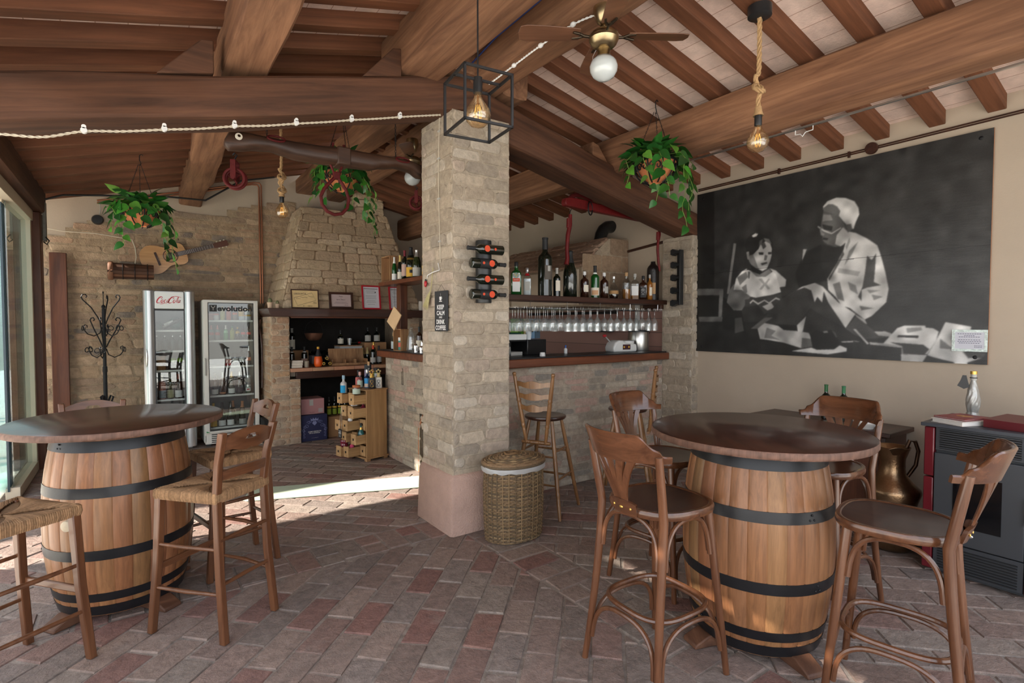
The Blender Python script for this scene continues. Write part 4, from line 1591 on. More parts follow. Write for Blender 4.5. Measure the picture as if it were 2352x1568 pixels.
B('brown spirit bottle with white cap, right of the big sparkling bottle', (3.68, yb, Z), 0.043, 0.262, 'spirit', M_brownb, M_paperw, M_paper, (.22, .48), f(3.7, yb) + .5, larc=0.6)
B('bright green vermouth bottle with black cap and white neck', (3.825, yb, Z), 0.043, 0.328, 'bordeaux', M_greenb, M_blackp, M_paper, (.08, .32), f(3.8, yb), band=(M_paperw, .74, .79), mark=(m_lab('peach_label', sr(206, 160, 120)), .10, .24, .8))
B('dark brown spirit bottle with a white cap, right of the green vermouth', (3.955, yb, Z), 0.043, 0.265, 'spirit', M_brownb, M_paperw, M_grey, (.20, .46), f(3.9, yb) + .7, larc=0.5)
B('round clear decanter bottle with a little amber spirit', (4.095, yb, Z), 0.050, 0.235, 'round', M_clearb, M_silver, m_lab('tan_label', sr(170, 130, 84)), (.22, .36), f(4.0, yb), fill=(.2, M_brownb))
B('tall clear bottle half full of golden spirit with a round stopper', (4.286, yb, Z), 0.044, 0.285, 'spirit', M_clearb, M_cork, None, fill=(.38, M_whisky))
B('clear bottle with a large white label beside the golden spirit', (4.419, yb, Z), 0.043, 0.28, 'spirit', M_clearb, M_grey, M_paperw, (.16, .52), f(4.4, yb), sq=True, larc=0.7, fill=(.35, M_whisky))
jd = B('square whiskey bottle with a black label and black cap', (4.551, yb, Z), 0.042, 0.264, 'spirit', M_brownb, M_blackp, M_blackp, (.10, .52), f(4.5, yb), sq=True, larc=0.62)
m_ = MB()
Fm = frame((0.0530 * math.cos(f(4.55, yb)), 0.0530 * math.sin(f(4.55, yb)), 0.088), (-math.sin(f(4.55, yb)), math.cos(f(4.55, yb)), 0), (0, 0, 1))
text_mb(m_, 'JACK', 0.030, 0.008, Fm @ Matrix.Translation((0, 0.030, 0)), bold=.02)
text_mb(m_, "DANIEL'S", 0.040, 0.008, Fm @ Matrix.Translation((0, 0.018, 0)), bold=.02)
m_.tube([Fm @ Vector((0.016 * math.cos(2 * PI * i / 20), -0.006 + 0.012 * math.sin(2 * PI * i / 20), 0)) for i in range(20)], 0.0011, 4, closed=True)
text_mb(m_, 'WHISKEY', 0.034, 0.006, Fm @ Matrix.Translation((0, -0.030, 0)))
m_.build('lettering', M_paperw, jd)
B('slim amber bottle with a grey capsule, left of the big tarred bottle', (4.634, yb - .02, Z), 0.031, 0.28, 'spirit', M_whisky, M_grey, M_paper, (.18, .50), f(4.6, yb) + .5, larc=.5)
tb = B('big black tarred bottle with a rough wooden label, last on the bar shelf', (4.735, yb + .02, Z), 0.066, 0.54, 'bordeaux', mat('tarred_glass', (0.012, 0.008, 0.007), 0.35, bump=0.5, bscale=40, bdist=.006), None, M_cork, (.13, .36), f(4.7, yb) - .3, larc=0.75)

# ------------------------------------------------------------------ things behind the bar
t = NT('backsplash_tile')
bt = t.new('TexBrick')
bt.offset = 0.0
for k, v in (('Scale', 1.0), ('Mortar Size', 0.004), ('Brick Width', 0.16), ('Row Height', 0.42), ('Mortar Smooth', 0.2)):
    bt.inputs[k].default_value = v
bt.inputs['Color1'].default_value = (*sr(176, 136, 124), 1)
bt.inputs['Color2'].default_value = (*sr(156, 118, 108), 1)
bt.inputs['Mortar'].default_value = (*sr(112, 90, 84), 1)
t.l.new(t.coord((1, 1, 1), (PI / 2, 0, PI / 2)), bt.inputs[0])
t.setc(bt.outputs[0])
t.p(rough=0.45)
tl = MB().box(0, 0, 0, 0.02, 4.0, 0.86).build('tile_backsplash', t.m, loc=(4.885, 5.85, 1.30))
tag(tl, kind='structure')

# white stone oven hood against the right wall
OV = thing('bread_oven', 'pale stone-clad oven hood behind the bar shelf bottles', 'oven', (4.5, 4.46, 1.2))
m_ = MB()
m_.prism([(-0.365, 0.56), (0.39, 0.56), (0.39, 1.376), (0.06, 1.356), (-0.365, 1.0)], -1.95, frame((0, 0, 0), (1, 0, 0), (0, 0, 1)))
M_slabst = vcol('split_stone', 0.95, 0.25, 14, 1.0, 30, 0.03, 0.4)
for i in range(len(m_.c)):
    m_.c[i] = sr(196, 176, 152)
m_.cur = sr(190, 160, 132)
y = 0
brick_panel(m_, frame((-0.365, -0.004, 0.57), (1, 0, 0), (0, 0, 1)), 0.755, 0.80, 0.2, 0.33, [sr(186, 158, 130), sr(180, 152, 126), sr(172, 146, 122)], gap=0.008, d=0.006, j=0.002,
            skip=lambda a, b: b + .57 > 1.0 + 0.84 * a - 0.06 if a < .42 else b + .57 > 1.36)
Ls = math.hypot(0.425, 0.356)
brick_panel(m_, frame((-0.367, 1.95, 1.003), (0, -1, 0), (0.425, 0, 0.356)), 1.95, Ls, 0.092, 0.36, [sr(196, 162, 138), sr(186, 152, 128), sr(204, 172, 148)], gap=0.010, d=0.022, j=0.014, lenvar=.4, inset=.02)
m_.build('hood', M_slabst, OV, smooth=False)
m_ = MB()
m_.box(-0.372, 0.70, 0.78, 0.02, 1.30, 0.40)
m_.build('plaster_front', mat('white_plaster', sr(206, 190, 168), 0.9), OV, bevel=0.004)
PP = thing('flue_pipe', 'black elbowed flue pipe running from the oven hood into the wall', 'pipe', (4.70, 4.74, 2.50))
MB().tube([(0, 0, 0.075), (0, 0, 0.10), (0.01, 0, 0.15), (0.05, 0, 0.215), (0.11, 0, 0.255), (0.20, 0, 0.27)], 0.075, 20).build('pipe', mat('black_enamel', (0.012, 0.012, 0.012), 0.35), PP, angle=25)
for z in (0.10, 0.16):
    MB().tube([(0.077 * math.cos(2 * PI * i / 24), 0.077 * math.sin(2 * PI * i / 24), z - 0.06) for i in range(24)], 0.004, 6, closed=True).build('collar', bpy.data.materials['black_enamel'], PP)

# coffee machine with boxes on it
CM = thing('coffee_machine', 'black coffee machine standing on the bar beside the pillar', 'coffee machine', (3.03, 4.24, 1.257), R(14))
MB().box(0.16, 0, 0.075, 0.30, 0.34, 0.15).build('housing', mat('black_gloss_plastic', (0.010, 0.010, 0.011), 0.3), CM, bevel=0.008)
MB().box(-0.12, 0.02, 0.141, 0.28, 0.34, 0.014).build('top_tray', M_iron, CM, bevel=0.003)
MB().box(-0.20, 0.02, 0.07, 0.03, 0.30, 0.135).build('side_frame', M_black, CM, bevel=0.005)
MB().box(-0.08, 0.14, 0.07, 0.22, 0.05, 0.125).build('dark_back', M_dark, CM)
MB().box(-0.09, -0.02, 0.018, 0.17, 0.20, 0.035).build('drip_tray', M_grey, CM, bevel=0.003)
MB().tube([(-0.09, -0.02, 0.13), (-0.09, -0.02, 0.095)], 0.022, 12).build('spout', M_black, CM)
cols = (('green', sr(96, 150, 40)), ('cream', sr(222, 204, 148)), ('light blue', sr(140, 180, 216)), ('slate blue', sr(96, 116, 136)))
for k, (cn, c) in enumerate(cols):
    bx = thing('capsule_box', cn + ' drink box standing on the black coffee machine', 'box', (3.14 + 0.088 * k, 4.33 + 0.022 * k, 1.409), R(14), 'boxes on the coffee machine')
    MB().box(0, 0, 0.10, 0.084, 0.10, 0.20).build('carton', m_lab(cn.replace(' ', '_') + '_card', c), bx, bevel=0.002)
    Fm = frame((0, -0.0512, 0.165), (1, 0, 0), (0, 0, 1))
    e = MB().prism([(-0.020, 0.030), (0.020, 0.030), (0.020, -0.008), (0.0, -0.022), (-0.020, -0.012)], 0.001, Fm).build('emblem', M_blackp, bx)
    MB().prism([(-0.012, -0.002), (-0.008, 0.010), (0.0, 0.004), (0.002, 0.016), (0.012, 0.012), (0.008, -0.006), (0, -0.012)], 0.0006, Fm @ Matrix.Translation((0, 0.008, 0.001))).build('emblem_leaf', M_yell, e)
    MB().prism([(0.02 * math.cos(a * PI / 8), 0.015 * math.sin(a * PI / 8)) for a in range(16)], 0.001, Fm @ Matrix.Translation((0, -0.085 if k > 1 else -0.06, 0))).build('picture', M_blackp if k > 1 else M_paperw, bx)
tag(MB().box(0, 0, 0.028, 0.21, 0.15, 0.056).build('napkin_pack', M_paperw, bevel=0.006, loc=(2.98, 4.17, 1.4055)), 'clear-wrapped pack of white napkins lying on the coffee machine', 'napkins')
tag(MB().box(0, 0, 0.007, 0.15, 0.13, 0.014).build('green_pad', mat('dark_green_pad', sr(30, 76, 62), 0.8), bevel=0.003, loc=(2.95, 4.17, 1.462)), 'dark green pad lying on the napkin pack', 'pad')
cupw = mat('white_cup', sr(220, 224, 228), 0.5)
m_ = MB()
for k in range(7):
    m_.lathe([(0.022, 0.018 * k), (0.030, 0.018 * k + 0.06), (0.0285, 0.018 * k + 0.06)], 16, cap=False)
tag(m_.build('cup_stack', cupw, loc=(3.125, 4.12, 1.4055)), 'tall stack of white disposable cups in front of the drink boxes', 'cups')
tag(MB().lathe([(0.0001, 0), (0.028, 0), (0.024, 0.035), (0.0001, 0.037)], 16).build('bottle_stopper', M_white, loc=(3.13, 3.91, 1.257)), 'small white cap lying on the black counter before the coffee machine', 'cap')
B('tiny white bottle with a blue cap on the counter right of the coffee machine', (3.60, 4.12, 1.257), 0.018, 0.085, 'stub', M_paperw, M_blue, None, capz=.66)
tag(MB().lathe([(0.0001, 0), (0.03, 0), (0.045, 0.02), (0.05, 0.06), (0.045, 0.10), (0.043, 0.10)], 18, cap=False).build('glass_jar', M_glass, loc=(2.70, 3.90, 1.257)), 'clear glass bowl on the bar right beside the pillar', 'glass')
JU = thing('juicer', 'white electric juicer with a dark badge on the bar', 'juicer', (4.30, 4.02, 1.257), R(-8))
MB().prism([(-0.15, 0), (0.16, 0), (0.165, 0.03), (0.16, 0.085), (0.02, 0.10), (-0.02, 0.125), (-0.08, 0.13), (-0.13, 0.10), (-0.155, 0.05)], -0.16, frame((0, -0.08, 0), (1, 0, 0), (0, 0, 1))).build('casing', M_white, JU, bevel=0.018, seg=3)
MB().lathe([(0.0001, 0), (0.07, 0), (0.075, 0.012), (0.075, 0.028), (0.06, 0.036), (0.0001, 0.038)], 24, c=(0.09, 0, 0.088)).build('bowl', M_white, JU)
MB().box(0.015, -0.082, 0.055, 0.10, 0.004, 0.055).build('badge', m_lab('maroon_badge', sr(62, 22, 30)), JU)
for dx in (-0.02, 0.045):
    MB().ball((dx, -0.085, 0.055), 0.011, 10, 6, (1, .2, 1)).build('badge_dot', M_yell, JU)
MB().tube([(-0.13, 0.02, 0.11), (-0.19, 0.02, 0.165)], 0.008, 8).build('lever', M_silver, JU)
MB().ball((-0.20, 0.02, 0.175), 0.016, 12, 8, (1.5, 1, 1)).build('lever_knob', M_redp, JU)
PT = thing('steel_urn', 'brushed steel cylindrical urn at the right end of the bar', 'urn', (4.63, 4.06, 1.257))
MB().lathe([(0.0001, 0), (0.112, 0), (0.115, 0.006), (0.115, 0.21), (0.112, 0.215)], 36).build('drum', M_steel, PT, angle=40)
MB().lathe([(0.117, 0.212), (0.117, 0.226), (0.10, 0.238), (0.03, 0.243), (0.0001, 0.243)], 36).build('lid', M_black, PT, angle=40)
tag(MB().tube([(0, 0, 0.2), (0.02, -0.01, 0.1), (0.03, 0.0, 0.0), (0.0, 0.02, -0.1), (-0.02, 0.0, -0.20)], 0.0035, 6).build('power_cable', M_black, loc=(4.772, 4.03, 1.50)), 'thin dark cable hanging beside the steel urn', 'cable')
tag(MB().box(0, 0, 0, 0.36, 0.20, 0.02).build('wall_shelf', M_black, loc=(4.68, 4.75, 1.470)), 'small black shelf on the tiled wall above the juicer', 'shelf')
tag(MB().box(0, 0, 0, 0.03, 1.8, 0.035).build('tool_rail', M_black, loc=(4.86, 5.5, 1.70)), 'dark horizontal rail on the tiled wall seen through the wine glasses', 'rail')
tag(MB().tube([(0, 0.66, -0.03), (0, 0, 0.03)], 0.016, 8).build('copper_conduit', M_darkwood, loc=(4.88, 3.80, 2.46)), 'short dark conduit on the cream wall right of the oven', 'pipe')
tag(MB().box(0, 0, 0, 0.03, 0.05, 0.56).build('white_conduit', M_white, loc=(4.86, 4.28, 1.55)), 'white vertical conduit behind the right end of the glass rack', 'pipe')

# ------------------------------------------------------------------ left side of the bar: shelf, post, bottles
SH = thing('side_shelf', 'red-brown shelf on a square post over the left side of the bar', 'shelf', (2.54, 5.05, 0))
MB().box(0, 0, 2.03, 0.27, 2.20, 0.045).build('shelf_board', M_redwood, SH, bevel=0.005)
MB().box(0.0, 0.72, 1.632, 0.09, 0.11, 0.75).build('post', M_redwood_z, SH, bevel=0.006)
MB().box(0.25, -0.1, 2.20, 0.02, 1.3, 0.72).build('back_panel', M_darkwood, SH)
Z2 = 2.053
WC = thing('wine_crate', 'open pale wooden wine crate standing on end on the side shelf', 'crate', (2.54, 5.95, Z2))
mc = wood('crate_pine', (0.34, 0.16, 0.07), (0.62, 0.36, 0.18), 'Z', 30, 0.6)
for nm, b in (('side_board', (0, 0.185, 0.15, 0.20, 0.014, 0.30)), ('side_board', (0, -0.055, 0.15, 0.20, 0.014, 0.30)), ('top_board', (0, 0.065, 0.296, 0.20, 0.25, 0.012)),
              ('base_board', (0, 0.065, 0.006, 0.20, 0.25, 0.012)), ('back_board', (0.095, 0.065, 0.15, 0.010, 0.24, 0.29))):
    MB().box(*b).build(nm, mc, WC, bevel=0.002)
fz = PI
Bf = lambda x, y: math.atan2(-y, -x)
XB = 2.50
B('slim green bottle with a white foil neck and white label, in front of the crate', (XB - .03, 5.82, Z2), 0.029, 0.275, 'champagne', M_greenb, M_paperw, M_paperw, (.04, .30), Bf(2.4, 5.9))
B('slim dark bottle with yellow foil and cream label, second on the side shelf', (XB - .01, 5.70, Z2), 0.032, 0.285, 'champagne', M_wine, m_lab('yellow_foil', sr(206, 182, 110)), M_paper, (.05, .33), Bf(2.4, 5.7))
B('dark bottle with a white foil top half hidden behind the pink-labelled bottle', (XB + .08, 5.62, Z2), 0.034, 0.30, 'champagne', M_wine, M_paperw, None)
B('dark bottle with red neck and dusty pink label on the side shelf', (XB - .01, 5.575, Z2), 0.037, 0.325, 'bordeaux', M_wine, m_lab('wine_red_foil', sr(120, 36, 46)), m_lab('dusty_pink', sr(196, 164, 152)), (.12, .52), Bf(2.4, 5.6))
B('wide black sparkling bottle with a yellow shield label on the side shelf', (XB, 5.435, Z2), 0.052, 0.345, 'champagne', M_wine, M_blackp, M_yell, (.06, .36), Bf(2.4, 5.4), band=(M_gold, .60, .66), mark=(M_blackp, .18, .28, .3))
B('sparkling bottle with silver foil and a grey-white label on the side shelf', (XB - .01, 5.265, Z2), 0.046, 0.30, 'champagne', M_olive, M_silver, M_grey, (.05, .36), Bf(2.4, 5.2))
B('dark sparkling bottle with a yellow label behind the gold-necked one', (XB + .06, 5.15, Z2), 0.042, 0.31, 'champagne', M_wine, M_gold, M_yell, (.05, .40), Bf(2.4, 5.1), mark=(M_blackp, .24, .33, .25))
B('green sparkling bottle with a long gold foil neck, nearest the pillar', (XB - .02, 5.02, Z2), 0.045, 0.345, 'champagne', M_olive, M_gold, M_yell, (.04, .30), Bf(2.4, 5.0), capz=.55, mark=(M_blue, .05, .10, .9))
B('gold-topped sparkling bottle half hidden behind the pillar edge', (XB + .03, 4.89, Z2), 0.043, 0.30, 'champagne', M_wine, M_gold, None, capz=.6)

Z3 = 1.257
B('clear gin bottle with a large N label on the side of the bar', (2.50, 5.90, Z3), 0.046, 0.20, 'stub', M_clearb, M_cork, m_lab('pale_blue_label', sr(196, 210, 212)), (.06, .48), Bf(2.5, 5.9), sq=True, larc=.7, mark=(M_blue, .12, .40, .10))
OB = thing('wooden_case', 'open upright wooden case with a small tin inside, on the side of the bar', 'case', (2.455, 5.615, Z3), R(8))
for nm, b in (('side_board', (0, 0.075, 0.12, 0.10, 0.008, 0.24)), ('side_board', (0, -0.075, 0.12, 0.10, 0.008, 0.24)), ('base_board', (0, 0, 0.004, 0.10, 0.15, 0.008)), ('back_board', (0.05, 0, 0.12, 0.006, 0.15, 0.24)), ('top_board', (0, 0, 0.24, 0.10, 0.158, 0.008))):
    MB().box(*b).build(nm, mc, OB)
B('small striped tin standing inside the open wooden case', (2.45, 5.61, Z3 + .009), 0.027, 0.14, 'can', m_lab('teal_tin', sr(60, 130, 122)), M_paperw, m_lab('coral_label', sr(206, 96, 84)), (.25, .6), Bf(2.4, 5.6))
DP = thing('hanging_plaque', 'pale wooden plaque hung by a corner from the side shelf', 'plaque', (2.385, 5.62, 1.62))
m_ = MB()
m_.prism([(0.0, 0.135), (0.115, 0.035), (0.0, -0.135), (-0.115, -0.035)], 0.012, frame((0, 0, 0), (0.35, -0.94, 0), (0, 0, 1)))
m_.build('board', mat('pale_ply', sr(206, 172, 132), 0.7, var=.06), DP, bevel=.002)
m_ = MB()
for r_ in (0.032, 0.022, 0.010):
    m_.tube([Vector((0.35 * r_ * 0.9 * math.cos(2 * PI * i / 24), -0.94 * r_ * 0.9 * math.cos(2 * PI * i / 24), r_ * 2.0 * math.sin(2 * PI * i / 24))) + Vector((-.006, -.002, -0.01)) for i in range(24)], 0.0018, 4, closed=True)
m_.build('burnt_ornament', mat('burnt_brown', sr(120, 84, 56), 0.8), DP)
MB().tube([(0, 0, 0.13), (0, 0, 0.385)], 0.0015, 5).build('string', M_black, DP)
DC = thing('decanter', 'cut crystal decanter with a stopper on the side of the bar', 'decanter', (2.50, 5.44, Z3))
MB().lathe([(0.0001, 0.0), (0.05, 0.0), (0.055, 0.02), (0.048, 0.10), (0.04, 0.16), (0.022, 0.20), (0.016, 0.22), (0.022, 0.23)], 10, cap=False).build('body', M_glass, DC, smooth=False)
MB().ball((0, 0, 0.25), 0.018, 8, 6).build('stopper', M_glass, DC, smooth=False)
B('dark bottle with a torn label leaning behind the crystal decanter', (2.56, 5.36, Z3), 0.036, 0.27, 'bordeaux', M_brownb, M_blackp, M_paper, (.2, .45), Bf(2.5, 5.3))
hs = (0.09, 0.13, 0.16, 0.075, 0.12, 0.085)
nm = ('shortest steel jigger in the row on the side of the bar', 'tapered steel measuring cup on the side of the bar', 'tall cocktail shaker on the side of the bar', 'small steel cup before the cocktail shaker', 'steel bar tool pot right of the cocktail shaker', 'little steel cup nearest the pillar on the side of the bar')
for k, (y, x) in enumerate(((5.24, 2.46), (5.20, 2.52), (5.10, 2.56), (5.06, 2.44), (4.97, 2.47), (4.88, 2.45))):
    h_ = hs[k]
    tag(MB().lathe([(0.0001, 0), (0.020, 0), (0.018, h_ * .3), (0.024, h_ * .6), (0.020, h_ * .85), (0.014, h_), (0.0001, h_)], 16).build('steel_jigger', M_chrome, loc=(x, y, Z3)), nm[k], 'bar tool', 'steel bar tools by the pillar')
tag(MB().lathe([(0.0001, 0), (0.04, 0), (0.045, 0.10), (0.043, 0.10)], 18, cap=False).build('mixing_glass', M_glass, loc=(2.60, 5.0, Z3)), 'clear mixing glass behind the steel bar tools', 'glass')

# ------------------------------------------------------------------ on the pillar
WR = thing('bottle_rack', 'black tube wine rack holding four bottles on the pillar', 'wine rack', (2.137, 3.372, 1.715))
MB().lathe([(0.058, 0), (0.060, 0.006), (0.060, 0.452), (0.058, 0.46), (0.0001, 0.458)], 28, c=(0, 0, 0)).build('tube', mat('satin_black', (0.016, 0.017, 0.018), 0.38), WR, angle=40)
wl_ = ('topmost dark wine bottle in the pillar rack, neck to the left', 'second dark wine bottle in the pillar rack, neck to the right', 'third dark wine bottle in the pillar rack, neck to the left', 'lowest dark wine bottle in the pillar rack, neck to the right')
for k, (z, s) in enumerate(((2.105, -1), (2.000, 1), (1.885, -1), (1.775, 1))):
    bo = B(wl_[k], (2.125 - s * 0.135, 3.308, z), 0.0375, 0.30, 'bordeaux', M_wine, M_blackp, M_blackp, (.20, .58), PI / 2 if s < 0 else -PI / 2, 'bottles in the pillar rack', tilt=(0, R(90) * s, 0), larc=1.1)
    a_ = 0.0395
    for q, (u, rr, mm) in enumerate(((0.155, 0.024, M_orange), (0.085, 0.010, M_orange))):
        m_ = MB()
        m_.lathe([(0.0001, 0), (rr, 0)], 18, cap=False, M=frame((0, -a_ - 0.001, u), (1, 0, 0), (0, 0, 1)))
        m_.build('seal', mm, bo)['label'] = 'round orange seal'
E2 = thing('bottle_rack', 'empty black scalloped wine rack on the brick pier', 'wine rack', (4.795, 3.63, 1.76))
m_ = MB()
n = 60
outer, hole = [], []
vs_ = []
pts = []
for i in range(n + 1):
    z = 0.58 * i / n
    w_ = 0.045 + 0.022 * math.cos(2 * PI * (i / n) * 4)
    pts.append((w_, z))
poly = [(-p[0] * 0.8, p[1]) for p in pts] + [(0.075, 0.58), (0.075, 0.0)]
for k in range(4):
    pass
m_.prism([(-0.03, 0), (0.0, 0), (0.0, 0.58), (-0.03, 0.58)], 0.02, frame((0, 0, 0), (0, -1, 0), (0, 0, 1)))
for k in range(5):
    z = 0.02 + 0.135 * k
    hh = 0.024
    m_.prism([(-0.055, z - hh), (-0.03, z - hh - .012), (0.02, z - hh * 0.6), (0.06, z - hh * .6), (0.06, z + hh * .6), (0.02, z + hh * 0.6), (-0.03, z + hh + .012), (-0.055, z + hh)], 0.06, frame((-0.04, 0, 0), (0, -1, 0), (0, 0, 1)))
m_.prism([(0.052, 0), (0.07, 0), (0.07, 0.58), (0.052, 0.58)], 0.06, frame((-0.04, 0, 0), (0, -1, 0), (0, 0, 1)))
m_.build('rack_body', bpy.data.materials['satin_black'], E2, bevel=.003)

SG = thing('slogan_sign', 'narrow black KEEP CALM AND DRINK COFFEE sign on the pillar', 'sign', (1.888, 3.562, 1.655))
FS = frame((-0.005, 0, 0), (0, -1, 0), (0, 0, 1))
MB().prism([(-0.098, -0.150), (0.098, -0.150), (0.098, 0.150), (-0.098, 0.150)], 0.010, FS @ Matrix.Translation((0, 0, -.004))).build('board', mat('slate_black', (0.022, 0.023, 0.026), 0.6), SG, bevel=0.002)
m_ = MB()
for s, w_, h_, y in (('KEEP', 0.110, 0.034, 0.030), ('CALM', 0.122, 0.034, -0.014), ('AND', 0.050, 0.014, -0.046), ('DRINK', 0.130, 0.034, -0.080), ('COFFEE', 0.160, 0.034, -0.124)):
    text_mb(m_, s, w_, h_, FS @ Matrix.Translation((0, y, 0.0066)), bold=0.025)
m_.prism([(-0.022, 0.070), (0.022, 0.070), (0.022, 0.076), (-0.022, 0.076)], .0006, FS @ Matrix.Translation((0, 0, .0066)))
m_.prism([(-0.018, 0.108), (0.014, 0.108), (0.014, 0.090), (0.008, 0.080), (-0.012, 0.080), (-0.018, 0.090)], .0006, FS @ Matrix.Translation((0, 0, .0066)))
m_.ribbon([(0.014, 0.104), (0.023, 0.102), (0.023, 0.092), (0.012, 0.088)], .003, .0004, FS @ Matrix.Translation((0, 0, .0066)))
m_.ribbon([(-0.002, 0.114), (0.002, 0.120), (-0.004, 0.126), (0.0, 0.132)], .002, .0004, FS @ Matrix.Translation((0, 0, .0066)))
m_.build('lettering', M_paperw, SG)
MB().tube([(-0.006, 0.06, 0.148), (-0.006, 0.0, 0.20), (-0.006, -0.06, 0.148)], 0.0012, 5).build('string', M_black, SG)
LBg = thing('ladybird_ornament', 'small red ladybird ornament on the pillar left of the sign', 'ornament', (1.892, 3.83, 1.875))
MB().ball((-0.006, 0, 0), 0.022, 14, 8, (.5, .8, 1.2)).build('shell', mat('ladybird_red', sr(170, 30, 40), 0.4), LBg)
MB().ball((-0.006, 0, 0.028), 0.010, 10, 6, (.6, 1, 1)).build('head', M_black, LBg)
WS = thing('dried_wheat', 'dry greenish wheat sprig hanging on the pillar left of the sign', 'dried wheat', (1.885, 3.70, 1.93))
mw = mat('dry_wheat', sr(168, 158, 112), 0.85, var=.15, vscale=60)
MB().tube([(0, 0, 0.06), (-0.005, 0.02, -0.08), (-0.01, 0.045, -0.16)], 0.004, 6).build('stem', mw, WS)
for k in range(9):
    a = -0.7 + 0.16 * k
    m_ = MB()
    p0 = Vector((-0.008, 0.04, -0.12))
    d = Vector((0.0, 0.55 + 0.5 * math.sin(a), -1.0)).normalized()
    pts = [p0 + d * (0.03 * q) + Vector((-0.002 * q, 0.004 * q * a, 0)) for q in range(6)]
    m_.tube(pts, [0.002, 0.005, 0.006, 0.005, 0.003, 0.001], 6)
    m_.build('wheat_ear', mw, WS)
CB = thing('pillar_cable', 'thin pale cable clipped down the left face of the pillar', 'cable', (1.895, 3.60, 0))
MB().tube([(0, 0.02 * math.sin(z * 3), z) for z in [2.02 + 0.12 * q for q in range(10)]], 0.0035, 6).build('wire', M_cream_rope, CB)
MB().tube([(0, 0.035, 2.02), (-0.006, 0.0, 1.965), (-0.012, 0.10, 1.955), (-0.006, 0.20, 1.94), (0, 0.22, 1.92)], 0.004, 6).build('wire', M_paperw, CB)
for z in (2.18, 2.5, 2.8, 3.0):
    MB().box(0, 0.02 * math.sin(z * 3), z, 0.012, 0.035, 0.012).build('clip', M_grey, CB)

# ------------------------------------------------------------------ fireplace
FP = thing('fireplace', 'big stone and brick fireplace with a wooden mantel shelf, filled with bottles', 'fireplace', (2.43, 7.25, 0))
IF = Matrix.Translation((-2.43, -7.25, 0))
PAL_FIRE = [sr(190, 160, 132), sr(182, 150, 124), sr(196, 168, 142), sr(176, 142, 116), sr(188, 154, 122), sr(170, 148, 128)]
mort2 = sr(190, 170, 146)
m_ = MB()
for (x0, x1, z0, z1) in ((1.413, 1.635, 0, 1.65), (1.635, 1.765, 0, 0.84)):
    brick_panel(m_, IF @ frame((x0, 7.25, z0), (1, 0, 0), (0, 0, 1)), x1 - x0, z1 - z0, 0.075, 0.24, PAL_FIRE, gap=.012, d=.007, j=.004, mortar=mort2)
brick_panel(m_, IF @ frame((1.413, 8.3, 0), (0, -1, 0), (0, 0, 1)), 1.05, 1.65, 0.075, 0.26, PAL_FIRE, gap=.012, d=.007, j=.004, mortar=mort2)
brick_panel(m_, IF @ frame((1.635, 7.25, 0.95), (0, 1, 0), (0, 0, 1)), 1.0, 0.70, 0.075, 0.26, PAL_FIRE, gap=.012, d=.007, j=.004, mortar=mort2)
m_.cur = mort2
m_.box(1.524, 7.775, 0.825, 0.218, 1.045, 1.648, M=IF)
m_.box(1.70, 7.775, 0.42, 0.12, 1.045, 0.838, M=IF)
m_.build('brick_pier', M_brick, FP, smooth=False)
m_ = MB()
brick_panel(m_, IF @ frame((3.31, 7.25, 0), (1, 0, 0), (0, 0, 1)), .15, 1.65, 0.075, 0.24, PAL_FIRE, gap=.012, d=.007, j=.004, mortar=mort2)
m_.cur = mort2
m_.box(3.385, 7.775, 0.825, 0.148, 1.045, 1.648, M=IF)
m_.build('brick_pier', M_brick, FP, smooth=False)
msoot = mat('sooty_back', (0.022, 0.019, 0.017), 0.95, var=.4, vscale=4)
m_ = MB()
m_.box(2.47, 8.22, 1.30, 1.70, 0.04, 0.75, M=IF)
m_.box(2.53, 8.22, 0.42, 1.56, 0.04, 0.84, M=IF)
m_.box(2.47, 7.76, 1.67, 1.68, 0.92, 0.04, M=IF)
m_.build('firebox_back', msoot, FP)
m_ = MB()
for k in range(6):
    m_.cur = tuple(v * (1 + jit(.08)) for v in sr(190, 140, 112))
    m_.box(1.64 + 0.14 + 0.279 * k, 7.72, 0.958, 0.275, 0.97, 0.046, M=IF)
m_.build('hearth_tiles', vcol('hearth_tile', 0.8, .15, 20, .3), FP, bevel=.004)
MB().box(2.52, 7.32, 0.885, 1.60, 0.10, 0.095, M=IF).build('hearth_beam', M_darkwood, FP, bevel=.006)
MB().box(2.48, 7.76, 0.90, 1.64, 0.86, 0.06, M=IF).build('hearth_slab', mat('hearth_concrete', sr(150, 138, 124), .95), FP)
m_ = MB()
m_.prism([(-0.03, 0.0), (-0.01, -0.06), (0.03, -0.105), (0.10, -0.105), (2.16, -0.105), (2.16, 0), ], -0.62, IF @ frame((1.38, 7.10, 1.755), (1, 0, 0), (0, 0, 1)))
m_.build('mantel', M_darkwood, FP, bevel=.006)
MB().box(2.48, 7.22, 1.645, 1.66, 0.10, 0.018, M=IF).build('mantel_strip', M_redwood, FP)


def trap_panel(m_, q, w, h, rh, bl, pal, **kw):
    """brick panel mapped on to the quad q = (bl, br, tr, tl)"""
    t_ = MB()
    brick_panel(t_, Matrix.Identity(4), w, h, rh, bl, pal, **kw)
    a, b, c, d = [Vector(p) for p in q]
    nrm = (b - a).cross(d - a).normalized()
    vv = []
    for (x, y, z) in t_.v:
        u, v = min(1.01, max(-0.01, x / w)), min(1.005, max(-0.005, y / h))
        p = a.lerp(b, u).lerp(d.lerp(c, u), v) + nrm * z
        vv.append(p)
    o = len(m_.v)
    m_.v += [tuple(p) for p in vv]
    m_.c += t_.c
    m_.f += [tuple(i + o for i in f_) for f_ in t_.f]


